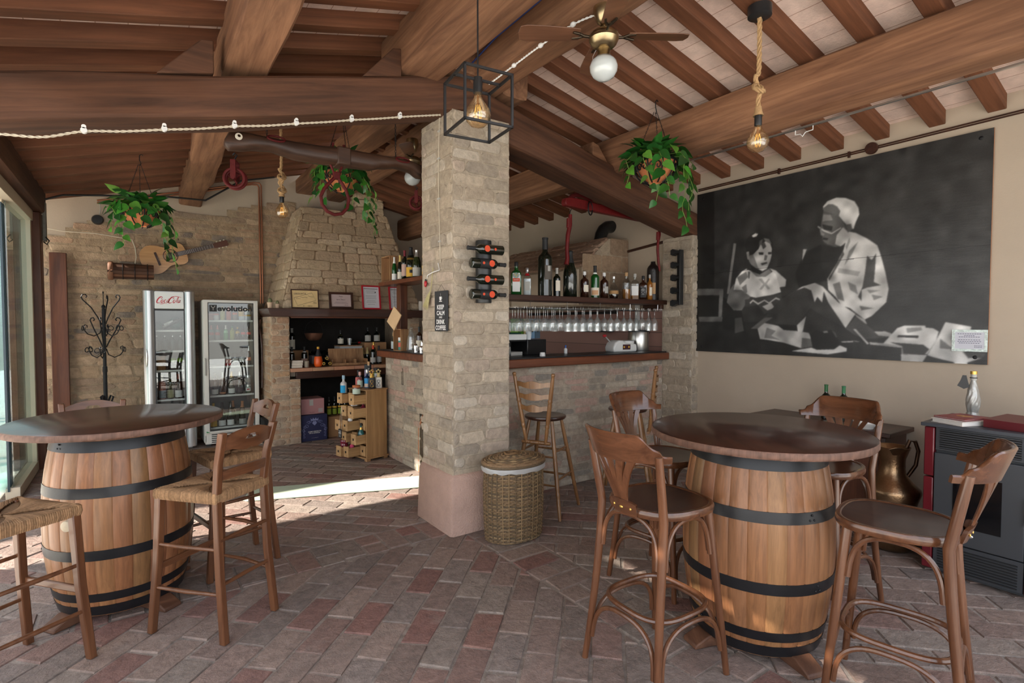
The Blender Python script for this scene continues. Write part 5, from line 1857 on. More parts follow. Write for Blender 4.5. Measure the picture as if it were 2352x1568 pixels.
PAL_SPLIT = [sr(222, 198, 166), sr(214, 188, 156), sr(228, 206, 176), sr(206, 182, 152), sr(218, 192, 162)]
ms = sr(176, 150, 122)
m_ = MB()
P = lambda x, y, z: (x - 2.43, y - 7.25, z)
KW = dict(gap=.007, d=.026, j=.006, mortar=ms, lenvar=.45, rowvar=.35, inset=.018)
trap_panel(m_, (P(1.54, 7.22, 1.755), P(3.47, 7.22, 1.755), P(3.17, 7.78, 3.19), P(1.955, 7.78, 3.19)), 1.7, 1.55, 0.125, 0.33, PAL_SPLIT, **KW)
trap_panel(m_, (P(1.54, 8.33, 1.755), P(1.54, 7.22, 1.755), P(1.955, 7.78, 3.19), P(1.955, 8.33, 3.19)), .9, 1.5, 0.125, 0.33, PAL_SPLIT, **KW)
trap_panel(m_, (P(3.47, 7.22, 1.755), P(3.47, 8.33, 1.755), P(3.17, 8.33, 3.19), P(3.17, 7.78, 3.19)), .9, 1.5, 0.125, 0.33, PAL_SPLIT, **KW)
trap_panel(m_, (P(2.74, 7.84, 3.19), P(3.17, 7.84, 3.19), P(3.15, 7.90, 3.78), P(2.76, 7.90, 3.78)), .42, .58, 0.125, 0.30, PAL_SPLIT, **KW)
trap_panel(m_, (P(2.74, 8.33, 3.19), P(2.74, 7.84, 3.19), P(2.76, 7.90, 3.78), P(2.76, 8.33, 3.78)), .46, .58, 0.125, 0.30, PAL_SPLIT, **KW)
m_.cur = ms
m_.add([P(1.955, 7.78, 3.19), P(3.17, 7.78, 3.19), P(3.17, 8.33, 3.19), P(1.955, 8.33, 3.19)], [(0, 1, 2, 3)])
m_.add([P(1.54, 7.22, 1.757), P(3.47, 7.22, 1.757), P(3.47, 8.33, 1.757), P(1.54, 8.33, 1.757)], [(0, 1, 2, 3)])
m_.build('stone_hood', vcol('split_face_stone', .95, .16, 16, 1.0, 26, .035, .3), FP, smooth=False)

# mantel ornaments
ZM = 1.756


def pot_cactus(label, x, r):
    T = thing('cactus_pot', label, 'pot plant', (x, 7.19, ZM), 0, 'cactus pots on the mantel')
    MB().lathe([(0.0001, 0), (r * .8, 0), (r, r * 1.7), (r * 1.08, r * 1.7), (r * 1.08, r * 2.1), (r * .9, r * 2.1), (0.0001, r * 1.9)], 18).build('pot', mat('terracotta_pot', sr(196, 168, 144), .9), T, angle=50)
    MB().ball((0, 0, r * 2.7), r * .8, 12, 8, (1, 1, 1.3)).build('cactus', mat('cactus_green', sr(106, 108, 78), .8, var=.3, vscale=90), T)


pot_cactus('larger little cactus pot at the left end of the mantel', 1.40, 0.034)
pot_cactus('smaller cactus pot second from the left end of the mantel', 1.485, 0.026)


def picture(label, x, w, h, fw, fm, pm_, draw, tiltx=-8, name='picture_frame'):
    T = thing(name, label, 'picture', (x, 7.155, ZM + 0.002))
    T.rotation_euler = (R(tiltx), 0, 0)
    o_ = [(-w / 2, 0), (w / 2, 0), (w / 2, h), (-w / 2, h)]
    i_ = [(-w / 2 + fw, fw), (w / 2 - fw, fw), (w / 2 - fw, h - fw), (-w / 2 + fw, h - fw)]
    F_ = frame((0, 0, 0), (1, 0, 0), (0, 0, 1))
    MB().plate(o_, i_, 0.018, F_).build('frame', fm, T, bevel=.002)
    MB().prism(i_, 0.004, F_).build('print', pm_, T)
    m_ = MB()
    draw(m_, F_ @ Matrix.Translation((0, 0, .0052)))
    m_.build('ink_lines', M_blackp, T)
    return T


def lines(m_, F_, ys, w, x0=0.0):
    for y, k in ys:
        n = int(9 * k) + 2
        for i in range(n):
            a = x0 - w * k / 2 + w * k * i / n
            m_.prism([(a, y), (a + w * k / n * random.uniform(.6, .85), y), (a + w * k / n * .7, y + .0038), (a, y + .0038)], .0003, F_)


def d1(m_, F_):
    text_mb(m_, 'GRIGLIATA', .150, .022, F_ @ Matrix.Translation((-.06, .190, 0)) @ Matrix.Rotation(R(2), 4, 'Z'))
    q = [(-.135, .135), (.09, .205), (.135, .105), (-.095, .035), (-.135, .135)]
    m_.ribbon(q, .0035, .0002, F_)
    m_.ribbon([(-.06, .150), (-.03, .138), (.0, .146), (.03, .138)], .003, .0002, F_)
    m_.ribbon([(.04, .165), (.07, .155), (.11, .152)], .003, .0002, F_)
    text_mb(m_, 'Polenta', .055, .010, F_ @ Matrix.Translation((-.08, .125, 0)))
    text_mb(m_, '20', .018, .013, F_ @ Matrix.Translation((-.02, .032, 0)))
    text_mb(m_, 'MENU', .055, .014, F_ @ Matrix.Translation((.06, .032, 0)))
    text_mb(m_, 'Alba', .045, .020, F_ @ Matrix.Translation((.12, .075, 0)), shear=.3)


picture('framed ink sketch on yellowed paper, first frame on the mantel', 1.815, 0.345, 0.245, .012, M_darkwood, mat('yellowed_paper', sr(214, 186, 136), .8, var=.1, vscale=12), d1)


def d2(m_, F_):
    text_mb(m_, 'Premio', .05, .016, F_ @ Matrix.Translation((0, .170, 0)), bold=.01)
    text_mb(m_, 'di', .012, .009, F_ @ Matrix.Translation((0, .148, 0)))
    text_mb(m_, 'Barman e Maestro', .115, .014, F_ @ Matrix.Translation((0, .126, 0)), bold=.01)
    lines(m_, F_, [(.090, .8), (.075, 1.0)], .19)
    lines(m_, F_, [(.05, .25)], .19, .07)


picture('dark framed typed certificate, second frame on the mantel', 2.28, 0.325, 0.225, .030, M_darkwood, m_lab('mauve_paper', sr(188, 168, 166)), d2)


def d3(m_, F_):
    m_.prism([(-.10, .285), (.10, .285), (.10, .292), (-.10, .292)], .0003, F_)
    lines(m_, F_, [(.262, .75), (.245, .8), (.228, .7), (.19, .9), (.172, .85), (.150, .9), (.12, .7), (.10, .8), (.07, .6)], .17)
    m_.prism([(.055, .232), (.07, .232), (.07, .25), (.055, .25)], .0003, F_)


picture('red framed white letter standing in the middle of the mantel', 2.70, 0.265, 0.335, .020, mat('red_lacquer', sr(172, 20, 38), .35), m_lab('cool_white_paper', sr(206, 206, 212)), d3)
picture('red framed white letter half hidden behind the wooden bar post', 3.09, 0.265, 0.335, .020, bpy.data.materials['red_lacquer'], bpy.data.materials['cool_white_paper'], d3)
tag(MB().lathe([(0.0001, 0), (.030, 0), (.036, .02), (.038, .07), (.033, .135), (.028, .135)], 20).build('vase', mat('stone_white', sr(206, 198, 186), .7), loc=(3.45, 7.16, ZM)), 'plain white cylinder vase at the right end of the mantel', 'vase')
tag(MB().lathe([(0.0001, 0), (.026, 0), (.010, .02), (.009, .06), (.018, .12), (.036, .185), (.033, .185)], 20).build('gold_cup', M_gold, loc=(3.535, 7.16, ZM), angle=60), 'slim gold trumpet cup beside the white vase', 'cup')

# ------------------------------------------------------------------ on the hearth shelf
ZH = 0.983
HP = thing('copper_pot', 'small copper basket-shaped pot hanging by its handle in the fireplace', 'pot', (2.04, 7.62, 1.33))
MB().lathe([(0.0001, 0), (.06, .0), (.10, .03), (.122, .10), (.118, .10), (.095, .035)], 28).build('bowl', mat('old_copper', (0.26, 0.13, 0.085), .45, .7, var=.25, vscale=12), HP, angle=60)
MB().tube([(.12 * math.cos(PI * i / 16), 0, .10 + .17 * math.sin(PI * i / 16) ** .8) for i in range(17)], .004, 6).build('handle', M_iron, HP)
MB().tube([(0, 0, .27), (0, 0, .318)], .005, 6).build('hook', M_iron, HP)


def carton(label, loc, sx, sy, sz, m_, rz=0.0, name='cardboard_box', extra=None, cat='box', group=None):
    T = thing(name, label, cat, loc, rz, group)
    MB().box(0, 0, sz / 2, sx, sy, sz).build('carton', m_, T, bevel=.003)
    MB().box(0, -.001, sz + .001, sx * .99, sy * .04, .002).build('flap_seam', m_lab('tape', sr(150, 120, 90)), T)
    if extra:
        extra(T)
    return T


def BX(label, x, y, r, h, shape, glass, cap=None, lab=None, lz=(.14, .46), z=ZH, **kw):
    return B(label, (x, y, z), r, h, shape, glass, cap, lab, lz, CAMF(x, y), **kw)


carton('kraft box at the back left of the fireplace shelf under the bottles', (1.86, 8.02, ZH), .36, .24, .20, M_box)
carton('flat grey box at the back of the fireplace shelf', (2.25, 8.0, ZH), .34, .26, .115, m_lab('pale_grey_card', sr(186, 186, 188)))
BX('tall dark wine bottle with a big cream label at the back left of the fireplace', 1.845, 8.02, .042, .31, 'bordeaux', M_wine, M_grey, M_paper, (.04, .48), z=ZH + .203)
tag(MB().lathe([(0.0001, 0), (.04, 0), (.07, .05), (.075, .10), (.07, .10)], 20).build('clay_bowl', mat('clay_bowl_grey', sr(130, 124, 112), .8), loc=(1.725, 7.95, ZH + .203)), 'grey clay bowl on the kraft box in the fireplace', 'bowl')
BX('dark wine bottle with a pinkish label, left front of the fireplace shelf', 1.715, 7.48, .038, .27, 'bordeaux', M_wine, M_blackp, m_lab('pinkish', sr(176, 146, 132)), (.02, .34), band=(M_paperw, .72, .76))
BX('dark wine bottle with a pinkish label, right of the white blocks', 1.895, 7.55, .040, .265, 'bordeaux', M_wine, M_blackp, bpy.data.materials['pinkish'], (.02, .40), band=(M_paperw, .72, .76))
for k in range(3):
    tag(MB().box(0, 0, .016, .135, .10, .032).build('marble_block', mat('marble', sr(206, 196, 182), .6, var=.08, vscale=18) if k == 0 else bpy.data.materials['marble'], bevel=.003, loc=(1.735 + .004 * k, 7.335, ZH + .033 * k)),
        ['bottom', 'middle', 'top'][k] + ' cream block of the little stack at the left of the fireplace shelf', 'block', 'stacked cream blocks')
tag(MB().lathe([(0.0001, 0), (.028, 0), (.034, .085), (.032, .085)], 18).build('tumbler', m_lab('pewter', sr(150, 140, 124)), loc=(1.865, 7.33, ZH)), 'small metal tumbler right of the cream blocks', 'cup')
BX('bulbous orange drink bottle with a yellow stopper on the fireplace shelf', 2.02, 7.34, .055, .27, 'round', mat('orange_bottle', sr(226, 92, 30), .4), M_yell, None, capz=.90, band=(M_blackp, .52, .88))
for k, (x, z) in enumerate(((2.081, .042), (2.163, .042), (2.122, .112))):
    bo = B(['left', 'right', 'upper'][k] + ' dark bottle of the three lying ends-out with yellow seals', (x, 7.60, ZH + z), .038, .30, 'bordeaux', M_wine, M_blackp, None, tilt=(R(90), 0, 0), group='bottles lying with yellow seals')
    MB().lathe([(0.0001, 0), (.020, 0)], 16, cap=False, M=frame((0, 0, .3005), (1, 0, 0), (0, -1, 0))).build('seal', M_yell, bo)
for k in range(3):
    B(['leftmost', 'middle', 'rightmost'][k] + ' dark bottle lying on the flat grey box at the back of the fireplace', (2.16 + .10 * k, 7.86, ZH + .118 + .038), .036, .28, 'champagne', M_wine, M_gold, M_blackp, (.1, .4), tilt=(R(-90), 0, R(8 - 6 * k)), group='bottles lying on the grey box')
WCr = thing('wooden_case', 'open hinged wooden bottle case with its lid up on the fireplace shelf', 'case', (2.46, 7.44, ZH))
for nm_, b in (('case_bottom', (0, 0, .006, .50, .17, .012)), ('front_board', (0, -.082, .018, .50, .010, .030)), ('side_board', (-.246, 0, .045, .010, .17, .08)), ('side_board', (.246, 0, .045, .010, .17, .08)), ('back_board', (0, .082, .045, .50, .008, .09)), ('divider', (-.06, 0, .045, .010, .16, .075)), ('divider', (.085, 0, .045, .010, .16, .075))):
    MB().box(*b).build(nm_, mc, WCr, bevel=.002)
m_ = MB()
m_.prism([(-.25, 0), (.25, 0), (.245, .145), (-.25, .150)], .010, frame((0, .088, .080), (1, 0, 0), (0, .12, 1)))
m_.build('lid', mc, WCr, bevel=.002)


def emb(T):
    MB().tube([(.05 * math.cos(2 * PI * i / 28), -.1315, .085 + .035 * math.sin(2 * PI * i / 28)) for i in range(28)], .0015, 5, closed=True).build('emblem', M_grey, T)
    MB().ball((0, -.131, .085), .016, 12, 8, (1, .06, 1)).build('emblem', M_grey, T)
    MB().box(0, 0, .158, .335, .265, .012).build('lid_board', mc, T)


carton('white-painted wooden box with a round emblem on the fireplace shelf', (2.58, 7.80, ZH + .10), .33, .26, .15, m_lab('white_painted', sr(196, 196, 196)), name='white_box', extra=emb)
carton('dark crate under the white-painted box in the fireplace', (2.58, 7.80, ZH), .32, .25, .098, m_lab('dark_card', sr(54, 44, 38)))
ZW = ZH + .10 + .165
BX('dark square-shouldered bottle with a white label on the white box', 2.47, 7.80, .042, .22, 'stub', M_wine, M_blackp, M_paper, (.10, .44), z=ZW, band=(M_gold, .63, .67))
tag(MB().lathe([(0.0001, 0), (.028, 0), (.036, .10), (.034, .10)], 16, cap=False).build('tumbler', M_glass, loc=(2.58, 7.74, ZW)), 'clear tumbler standing on the white box in the fireplace', 'glass')
B('dark bottle lying on the white box with a red cap to the right', (2.60, 7.83, ZW + .034), .033, .17, 'bordeaux', M_wine, M_redp, None, tilt=(0, R(90), 0))
B('dark bottle with a white label lying in front of the white box', (2.40, 7.632, ZH + .11), .034, .28, 'bordeaux', M_wine, M_blackp, M_paperw, (.3, .6), face=PI, tilt=(0, R(90), 0), larc=1.3)
carton('brown cardboard box at the right of the fireplace, two bottles on top', (2.96, 7.85, ZH), .34, .30, .30, M_box)
ZC = ZH + .303
BX('dark bottle with white label on the brown box, left of two', 2.88, 7.80, .045, .22, 'stub', M_wine, M_blackp, M_grey, (.06, .46), z=ZC)
BX('dark bottle with white label on the brown box, right of two', 3.02, 7.80, .045, .22, 'stub', M_wine, M_blackp, M_grey, (.06, .46), z=ZC)
BX('tall sparkling bottle with a gold neck before the brown box', 2.875, 7.56, .040, .31, 'champagne', M_wine, M_gold, None, capz=.76)
BX('gold-topped bottle behind the open wooden case, left of the pair', 2.725, 7.60, .033, .23, 'champagne', M_wine, m_lab('pale_gold', sr(206, 184, 128)), None, capz=.6)
BX('gold-topped bottle behind the open wooden case, right of the pair', 2.795, 7.60, .033, .23, 'champagne', M_wine, bpy.data.materials['pale_gold'], None, capz=.6)
BX('dark bottle with an orange capsule beside the bar end', 2.80, 7.38, .042, .27, 'bordeaux', M_wine, M_orange, M_grey, (.10, .36), capz=.80)
BX('dark bottle with a grey label squeezed beside the bar end', 2.90, 7.42, .040, .26, 'bordeaux', M_wine, M_blackp, M_grey, (.10, .46))

# under the hearth
def pinkx(T):
    MB().box(-.02, -.152, .155, .05, .003, .08).build('tape', m_lab('tape_grey', sr(176, 172, 166)), T)
    MB().box(.10, -.152, .045, .06, .003, .055).build('sticker', m_lab('sticker_grey', sr(176, 160, 158)), T)
    lb = MB()
    text_mb(lb, 'FRAGILE', .07, .012, frame((-.01, -.1515, .025), (1, 0, 0), (0, 0, 1)))
    lb.build('lettering', m_lab('dark_pink', sr(120, 76, 78)), T)


def bluex(T):
    F_ = frame((0, -.1512, 0), (1, 0, 0), (0, 0, 1))
    m_ = MB()
    mm = m_lab('pale_blue_ink', sr(128, 132, 170))
    m_.prism([(-.045, .270), (.045, .270), (.052, .305), (.030, .285), (.018, .31), (0, .288), (-.018, .31), (-.030, .285), (-.052, .305)], .0005, F_)
    for s in (-1, 1):
        for k in range(5):
            cx, cz, r_ = s * (.055 + .022 * k), .255 - .028 * k + .02 * (k % 2), .020 + .004 * (k % 3)
            m_.ribbon([(cx + s * r_ * (1 - i / 20) * math.cos(i * .45), cz + r_ * (1 - i / 20) * math.sin(i * .45)) for i in range(16)], .004, .0005, F_)
        m_.ribbon([(s * .14, .05 + .018 * i + .0) for i in range(9)], .003, .0005, F_)
        for k in range(4):
            m_.ribbon([(s * .14 - s * .018 * math.sin(i * .5), .06 + .04 * k + .012 * math.cos(i * .5)) for i in range(8)], .003, .0005, F_)
    m_.prism([(-.03, .235), (0, .205), (.03, .235), (.02, .262), (-.02, .262)], .0005, F_)
    m_.build('printed_crest', mm, T)
    m_ = MB()
    text_mb(m_, 'COMO PERFECTO', .17, .016, F_ @ Matrix.Translation((0, .125, .001)), bold=.02)
    text_mb(m_, 'DE LA BODEGA', .14, .014, F_ @ Matrix.Translation((0, .105, .001)), bold=.02)
    text_mb(m_, 'www.bodega.es', .09, .006, F_ @ Matrix.Translation((0, .04, .001)))
    m_.build('lettering', m_lab('cream_ink', sr(220, 214, 206)), T)


carton('dark blue box printed with a pale crown and scrolls, under the fireplace shelf', (1.950, 7.445, 0), .335, .30, .345, m_lab('navy_card', sr(34, 36, 72)), name='blue_box', extra=bluex)
carton('dusty pink carton lying on the dark blue box', (1.945, 7.50, .350), .30, .30, .205, m_lab('pink_card', sr(178, 128, 128)), name='pink_box', extra=pinkx)
carton('tall plain kraft carton right of the dark blue box', (2.32, 7.52, 0), .33, .30, .285, M_box)
for k in range(4):
    BX(['first', 'second', 'third', 'fourth'][k] + ' dark bottle with a green label standing on the tall kraft carton, from the left', 2.205 + .075 * k, 7.50, .030, .25, 'spirit', M_wine, M_blackp, m_lab('lime_label', sr(140, 160, 50)), (.04, .36), z=.289, band=(M_yell, .40, .50), group='green-label bottles under the fireplace')

# ------------------------------------------------------------------ many-drawer cabinet with its bottles
CA = R(14)
CB_ = thing('drawer_cabinet', 'tall pine cabinet of many small drawers, several pulled open', 'cabinet', (2.085, 5.99, 0), CA)
mcab = wood('pine_cabinet', (0.30, 0.155, 0.06), (0.56, 0.33, 0.155), 'Z', 14, .5, bump=.1, blotch=.35)
mdr = wood('pine_drawer', (0.36, 0.20, 0.085), (0.62, 0.39, 0.19), 'X', 18, .5, bump=.1, blotch=.2)
cw, cd_, ch = .345, .275, .815
for nm_, b in (('side_panel', (cd_ / 2, -cw / 2 + .009, ch / 2 + .02, cd_, .018, ch - .04)), ('side_panel', (cd_ / 2, cw / 2 - .009, ch / 2 + .02, cd_, .018, ch - .04)), ('back_panel', (cd_ - .006, 0, ch / 2, .010, cw - .03, ch - .06)),
               ('top_board', (cd_ / 2, 0, ch - .007, cd_ + .02, cw + .02, .016)), ('base_board', (cd_ / 2, 0, .034, cd_ + .03, cw + .03, .018))):
    MB().box(*b).build(nm_, mcab, CB_, bevel=.003)
for sx in (.02, cd_ - .02):
    for sy in (-cw / 2 + .02, cw / 2 - .02):
        MB().box(sx, sy, .0125, .05, .05, .025).build('foot', mcab, CB_, bevel=.003)
for r_ in range(1, 5):
    MB().box(cd_ / 2, 0, .045 + .1505 * r_, cd_ - .02, cw - .04, .010).build('rail', mcab, CB_)
OUT = {(4, 2): .17, (4, 1): .09, (4, 0): .15, (3, 2): .12, (3, 0): .16, (3, 1): .10, (2, 2): .20, (2, 1): .17, (2, 0): .01, (1, 2): .12, (1, 1): .05, (1, 0): .13, (0, 2): .19, (0, 1): .16, (0, 0): .01}
DW, DH = .098, .118
for (r_, c_), o_ in OUT.items():
    y = -.1045 + .1045 * c_
    z = .052 + .1505 * r_ + .004
    dw = bpy.data.objects.new('drawer', None)
    dm = MB()
    dm.box(-o_ + .006, y, z + DH / 2, .012, DW, DH)
    dm.box(-o_ + .11, y - DW / 2 + .004, z + DH / 2 - .006, .20, .008, DH - .016)
    dm.box(-o_ + .11, y + DW / 2 - .004, z + DH / 2 - .006, .20, .008, DH - .016)
    dm.box(-o_ + .11, y, z + .006, .20, DW - .01, .008)
    dm.box(-o_ + .206, y, z + DH / 2 - .006, .008, DW - .01, DH - .016)
    bpy.data.objects.remove(dw)
    do = dm.build('drawer', mdr, CB_, bevel=.0015)
    MB().prism([(-.009, -.012), (.009, -.012), (.006, .0), (.010, .012), (0, .006), (-.010, .012), (-.006, .0)], .006, frame((-o_, y, z + DH * .5), (0, -1, 0), (0, 0, 1))).build('drawer_pull', M_iron, do)


def cab(x, y, z):
    return (2.085 + x * math.cos(CA) - y * math.sin(CA), 5.99 + x * math.sin(CA) + y * math.cos(CA), z)


def BC(label, x, y, z, r, h, shape, glass, cap=None, lab=None, lz=(.1, .5), df=0.0, **kw):
    p = cab(x, y, z)
    return B(label, p, r, h, shape, glass, cap, lab, lz, CAMF(p[0], p[1]) + df, **kw)


zt_ = ch + .0015
M_mist = mat('frosted_bottle', sr(190, 188, 186), .4)
M_mattek = mat('matt_black_ceramic', (0.02, 0.02, 0.023), .55)
M_matw = mat('white_ceramic', sr(214, 212, 206), .45)
b_ = BC('frosted grey bottle with a bright blue label on the open top drawer', -.115, .105, .052 + .602 + .118, .036, .20, 'stub', M_mist, m_lab('pale_blue_cap', sr(150, 178, 196)), m_lab('cyan_label', sr(20, 140, 190)), (.02, .44), -.4, larc=.9)
BC('pink printed bottle with a dark ball stopper at the back of the cabinet top', .10, .13, zt_, .038, .20, 'stub', m_lab('coral_print', sr(196, 104, 100)), M_blackp, None, capz=.60)
BC('clear jar with an orange rim in front on the open top drawer', -.085, -.105, .052 + .602 + .118, .042, .10, 'jar', M_clearb, m_lab('rust_lid', sr(176, 104, 60)), m_lab('pale_green_label', sr(176, 190, 176)), (.05, .6), larc=1.4)
BC('clear bottle with a pale green label and pink stopper behind the jar', .045, .02, zt_, .032, .19, 'stub', M_clearb, m_lab('pink_cap', sr(206, 160, 156)), m_lab('pale_green_label', sr(176, 190, 176)), (.08, .48))
BC('lilac canister with a dark grey lid at the back of the cabinet top', .22, .12, zt_, .040, .26, 'can', m_lab('lilac_card', sr(172, 160, 190)), m_lab('charcoal_lid', sr(50, 54, 58)), None)
BC('blue bottle with a sky-and-beach label on the cabinet top', .125, -.005, zt_, .034, .215, 'stub', mat('navy_glass', (.01, .03, .08), .15), M_silver, m_lab('sky_label', sr(60, 150, 206)), (.03, .52), mark=(m_lab('sand_label', sr(220, 196, 176)), .05, .24, 1.2), larc=1.25)


def star(T, h, gm, r):
    m_ = MB()
    m_.lathe([(r, h), (.012, h + .045), (.0001, h + .045)], 12)
    for k in range(5):
        a = PI / 2 + 2 * PI * k / 5
        m_.ball((.022 * math.cos(a), 0, h + .062 + .022 * math.sin(a)), .011, 8, 6, (1, .6, 1))
    m_.build('star_stopper', gm, T)


def eight(T, gm, r, h, fa):
    m_ = MB()
    n_ = Vector((math.cos(fa), math.sin(fa), 0))
    t__ = Vector((-math.sin(fa), math.cos(fa), 0))
    pts = []
    for i in range(40):
        a = 2 * PI * i / 40
        pts.append(n_ * (r * 1.04 + .0015) + t__ * (r * .46 * math.sin(2 * a) * .9) + Vector((0, 0, h * (.46 + .30 * math.sin(a)))))
    m_.tube(pts, .0024, 5, closed=True)
    m_.build('figure_eight', gm, T)


p = cab(.17, -.10, zt_)
b_ = BC('black square bottle with a gold figure eight and gold star stopper', .13, -.09, zt_, .039, .125, 'can', M_mattek, None, None, sq=True, capz=1.0)
eight(b_, M_gold, .039, .125, CAMF(p[0], p[1]))
star(b_, .125, M_gold, .026)
b_ = BC('white square bottle with a dark figure eight and pale gold star stopper', .215, -.10, zt_, .039, .125, 'can', M_matw, None, None, sq=True, capz=1.0)
eight(b_, M_blackp, .039, .125, CAMF(p[0], p[1]))
star(b_, .125, bpy.data.materials['pale_gold'], .026)
BC('green leaf-printed canister with a black lid at the right of the cabinet top', .25, -.015, zt_, .034, .225, 'can', mat('leaf_print', sr(120, 156, 96), .5, var=.6, vscale=45), M_blackp, m_lab('pale_lilac_label', sr(190, 190, 206)), (.50, .72), larc=.8)
BC('dark bottle with a copper stopper behind the black square bottle', .245, .055, zt_, .028, .21, 'stub', M_wine, m_lab('copper_cap', sr(200, 150, 120)), M_paperw, (.55, .62), larc=2)
BC('clear decanter with a cork ball standing at the back of the cabinet top', .185, .05, zt_, .030, .30, 'stub', M_clearb, M_cork, None, capz=.86)
BC('ruby round bottle with a paper tag in the upper open drawer', .0, -.105, .052 + .4515 + .02, .045, .16, 'round', M_ruby, M_cork, M_paperw, (.30, .52), larc=.5)
BC('little red and white bottle in the third-row open drawer', -.10, 0.0, .052 + .301 + .02, .026, .19, 'stub', M_ruby, M_cork, M_paperw, (.45, .62), larc=2)
BC('dark green teardrop bottle with a gold collar in the second-row drawer', -.03, -.105, .052 + .1505 + .02, .040, .215, 'round', M_teal, M_blackp, None, band=(M_gold, .66, .78))
BC('crimson squat jar in the lowest far drawer', -.115, .105, .052 + .02, .042, .16, 'jar', M_ruby, M_ruby, M_redp, (.2, .4))
BC('pink bottle with a white label in the lowest middle drawer', -.08, 0.0, .052 + .02, .026, .185, 'stub', m_lab('pink_glass', sr(190, 60, 96)), M_ruby, M_paperw, (.05, .30))
wb = tag(MB().box(0, 0, .0135, .06, .06, .027).build('white_box', M_paperw, bevel=.002, loc=cab(-.05, .0, .052 + .4515 + .1235)), 'small white box on the drawer below the open middle top drawer', 'box')
CS = thing('chalk_sign', 'tiny black price sign hung on strings from a cabinet drawer', 'sign', cab(-.215, .02, .335), CA)
FC = frame((0, 0, 0), (0, -1, 0), (0, 0, 1))
MB().prism([(-.032, -.05), (.032, -.05), (.032, .042), (.015, .05), (-.015, .05), (-.032, .042)], .006, FC).build('board', M_blackp, CS)
m_ = MB()
text_mb(m_, 'Amabile', .042, .011, FC @ Matrix.Translation((0, .025, .0068)), shear=.2)
text_mb(m_, 'GRAPPA', .048, .014, FC @ Matrix.Translation((0, .004, .0068)), bold=.02)
text_mb(m_, 'alla pesca', .044, .009, FC @ Matrix.Translation((0, -.014, .0068)))
text_mb(m_, '5.00 cl', .036, .009, FC @ Matrix.Translation((0, -.032, .0068)))
m_.build('lettering', M_paperw, CS)
for s in (-.025, .025):
    MB().tube([(0, s, .046), (.02, s * .3, .30)], .0012, 5).build('string', M_paper, CS)

# ------------------------------------------------------------------ the two drinks fridges
mfr_in = mat('fridge_interior', sr(150, 152, 152), .6)


def shelf_grid(T, x0, x1, y0, y1, z, m_):
    MB().box((x0 + x1) / 2, (y0 + y1) / 2, z, x1 - x0, y1 - y0, .010).build('shelf', m_, T)
    MB().box((x0 + x1) / 2, y0, z + .004, x1 - x0, .010, .024).build('shelf_edge', M_white, T, bevel=.003)


F1 = thing('drinks_fridge', 'tall silver glass-door fridge with a red script drink logo', 'fridge', (.365, 7.70, 0))
msil = mat('silver_body', (.52, .53, .54), .32, .75)
for s in (-1, 1):
    m_ = MB()
    m_.tube([(s * .205, .06, .03), (s * .205, .06, 1.955)], .062, 24)
    m_.ball((s * .205, .06, 1.955), .062, 24, 8, (1, 1, .4))
    m_.build('corner_column', msil, F1, angle=50)
m_ = MB()
m_.box(-.22, .31, .99, .03, .46, 1.92)
m_.box(.22, .31, .99, .03, .46, 1.92)
m_.box(0, .52, .99, .44, .03, 1.92)
m_.box(0, .31, 1.945, .44, .46, .03)
m_.box(0, .31, .20, .44, .46, .40)
m_.build('cabinet_shell', msil, F1, bevel=.004)
MB().box(0, .50, 1.15, .40, .012, 1.50).build('back_lining', mfr_in, F1)
MB().box(0, .025, 1.845, .300, .03, .205).build('header_panel', mat('header_white', sr(226, 228, 226), .4), F1, bevel=.004)
MB().box(0, .03, .17, .30, .03, .33).build('kick_panel', msil, F1, bevel=.004)
m_ = MB()
m_.plate([(-.155, .34), (.155, .34), (.155, 1.735), (-.155, 1.735)], [(-.148, .36), (.148, .36), (.148, 1.720), (-.148, 1.720)], .03, frame((0, .05, 0), (1, 0, 0), (0, 0, 1)))
m_.build('door_frame', mat('dark_rubber', (.02, .02, .022), .5), F1)
MB().box(0, .036, 1.04, .296, .006, 1.36).build('door_glass', M_door, F1)
MB().ball((-.238, .015, 1.15), .025, 14, 10, (.7, .8, 4.6)).build('door_handle', M_steel, F1)
for z in (1.47, 1.215, .975, .615):
    shelf_grid(F1, -.19, .19, .10, .48, z, mfr_in)
# red script logo on the header, built from swelling strokes
FL_ = frame((0, .0085, 1.845), (1, 0, 0), (0, 0, 1))


def stroke(m_, pts, w0, w1, sl=.25):
    n_ = len(pts)
    P2 = [(x + y * sl, y) for x, y in pts]
    fine, ws = [], []
    for i in range(n_ - 1):
        for q in range(5):
            u = q / 5
            p0, p1, p2, p3 = P2[max(i - 1, 0)], P2[i], P2[i + 1], P2[min(i + 2, n_ - 1)]
            f_ = lambda a, b, c, d: .5 * (2 * b + (c - a) * u + (2 * a - 5 * b + 4 * c - d) * u * u + (3 * b - a - 3 * c + d) * u ** 3)
            fine.append((f_(p0[0], p1[0], p2[0], p3[0]), f_(p0[1], p1[1], p2[1], p3[1])))
    fine.append(P2[-1])
    for i in range(len(fine)):
        s = i / (len(fine) - 1)
        ws.append(w0 + (w1 - w0) * math.sin(PI * s))
    m_.ribbon(fine, ws, .0006, FL_)


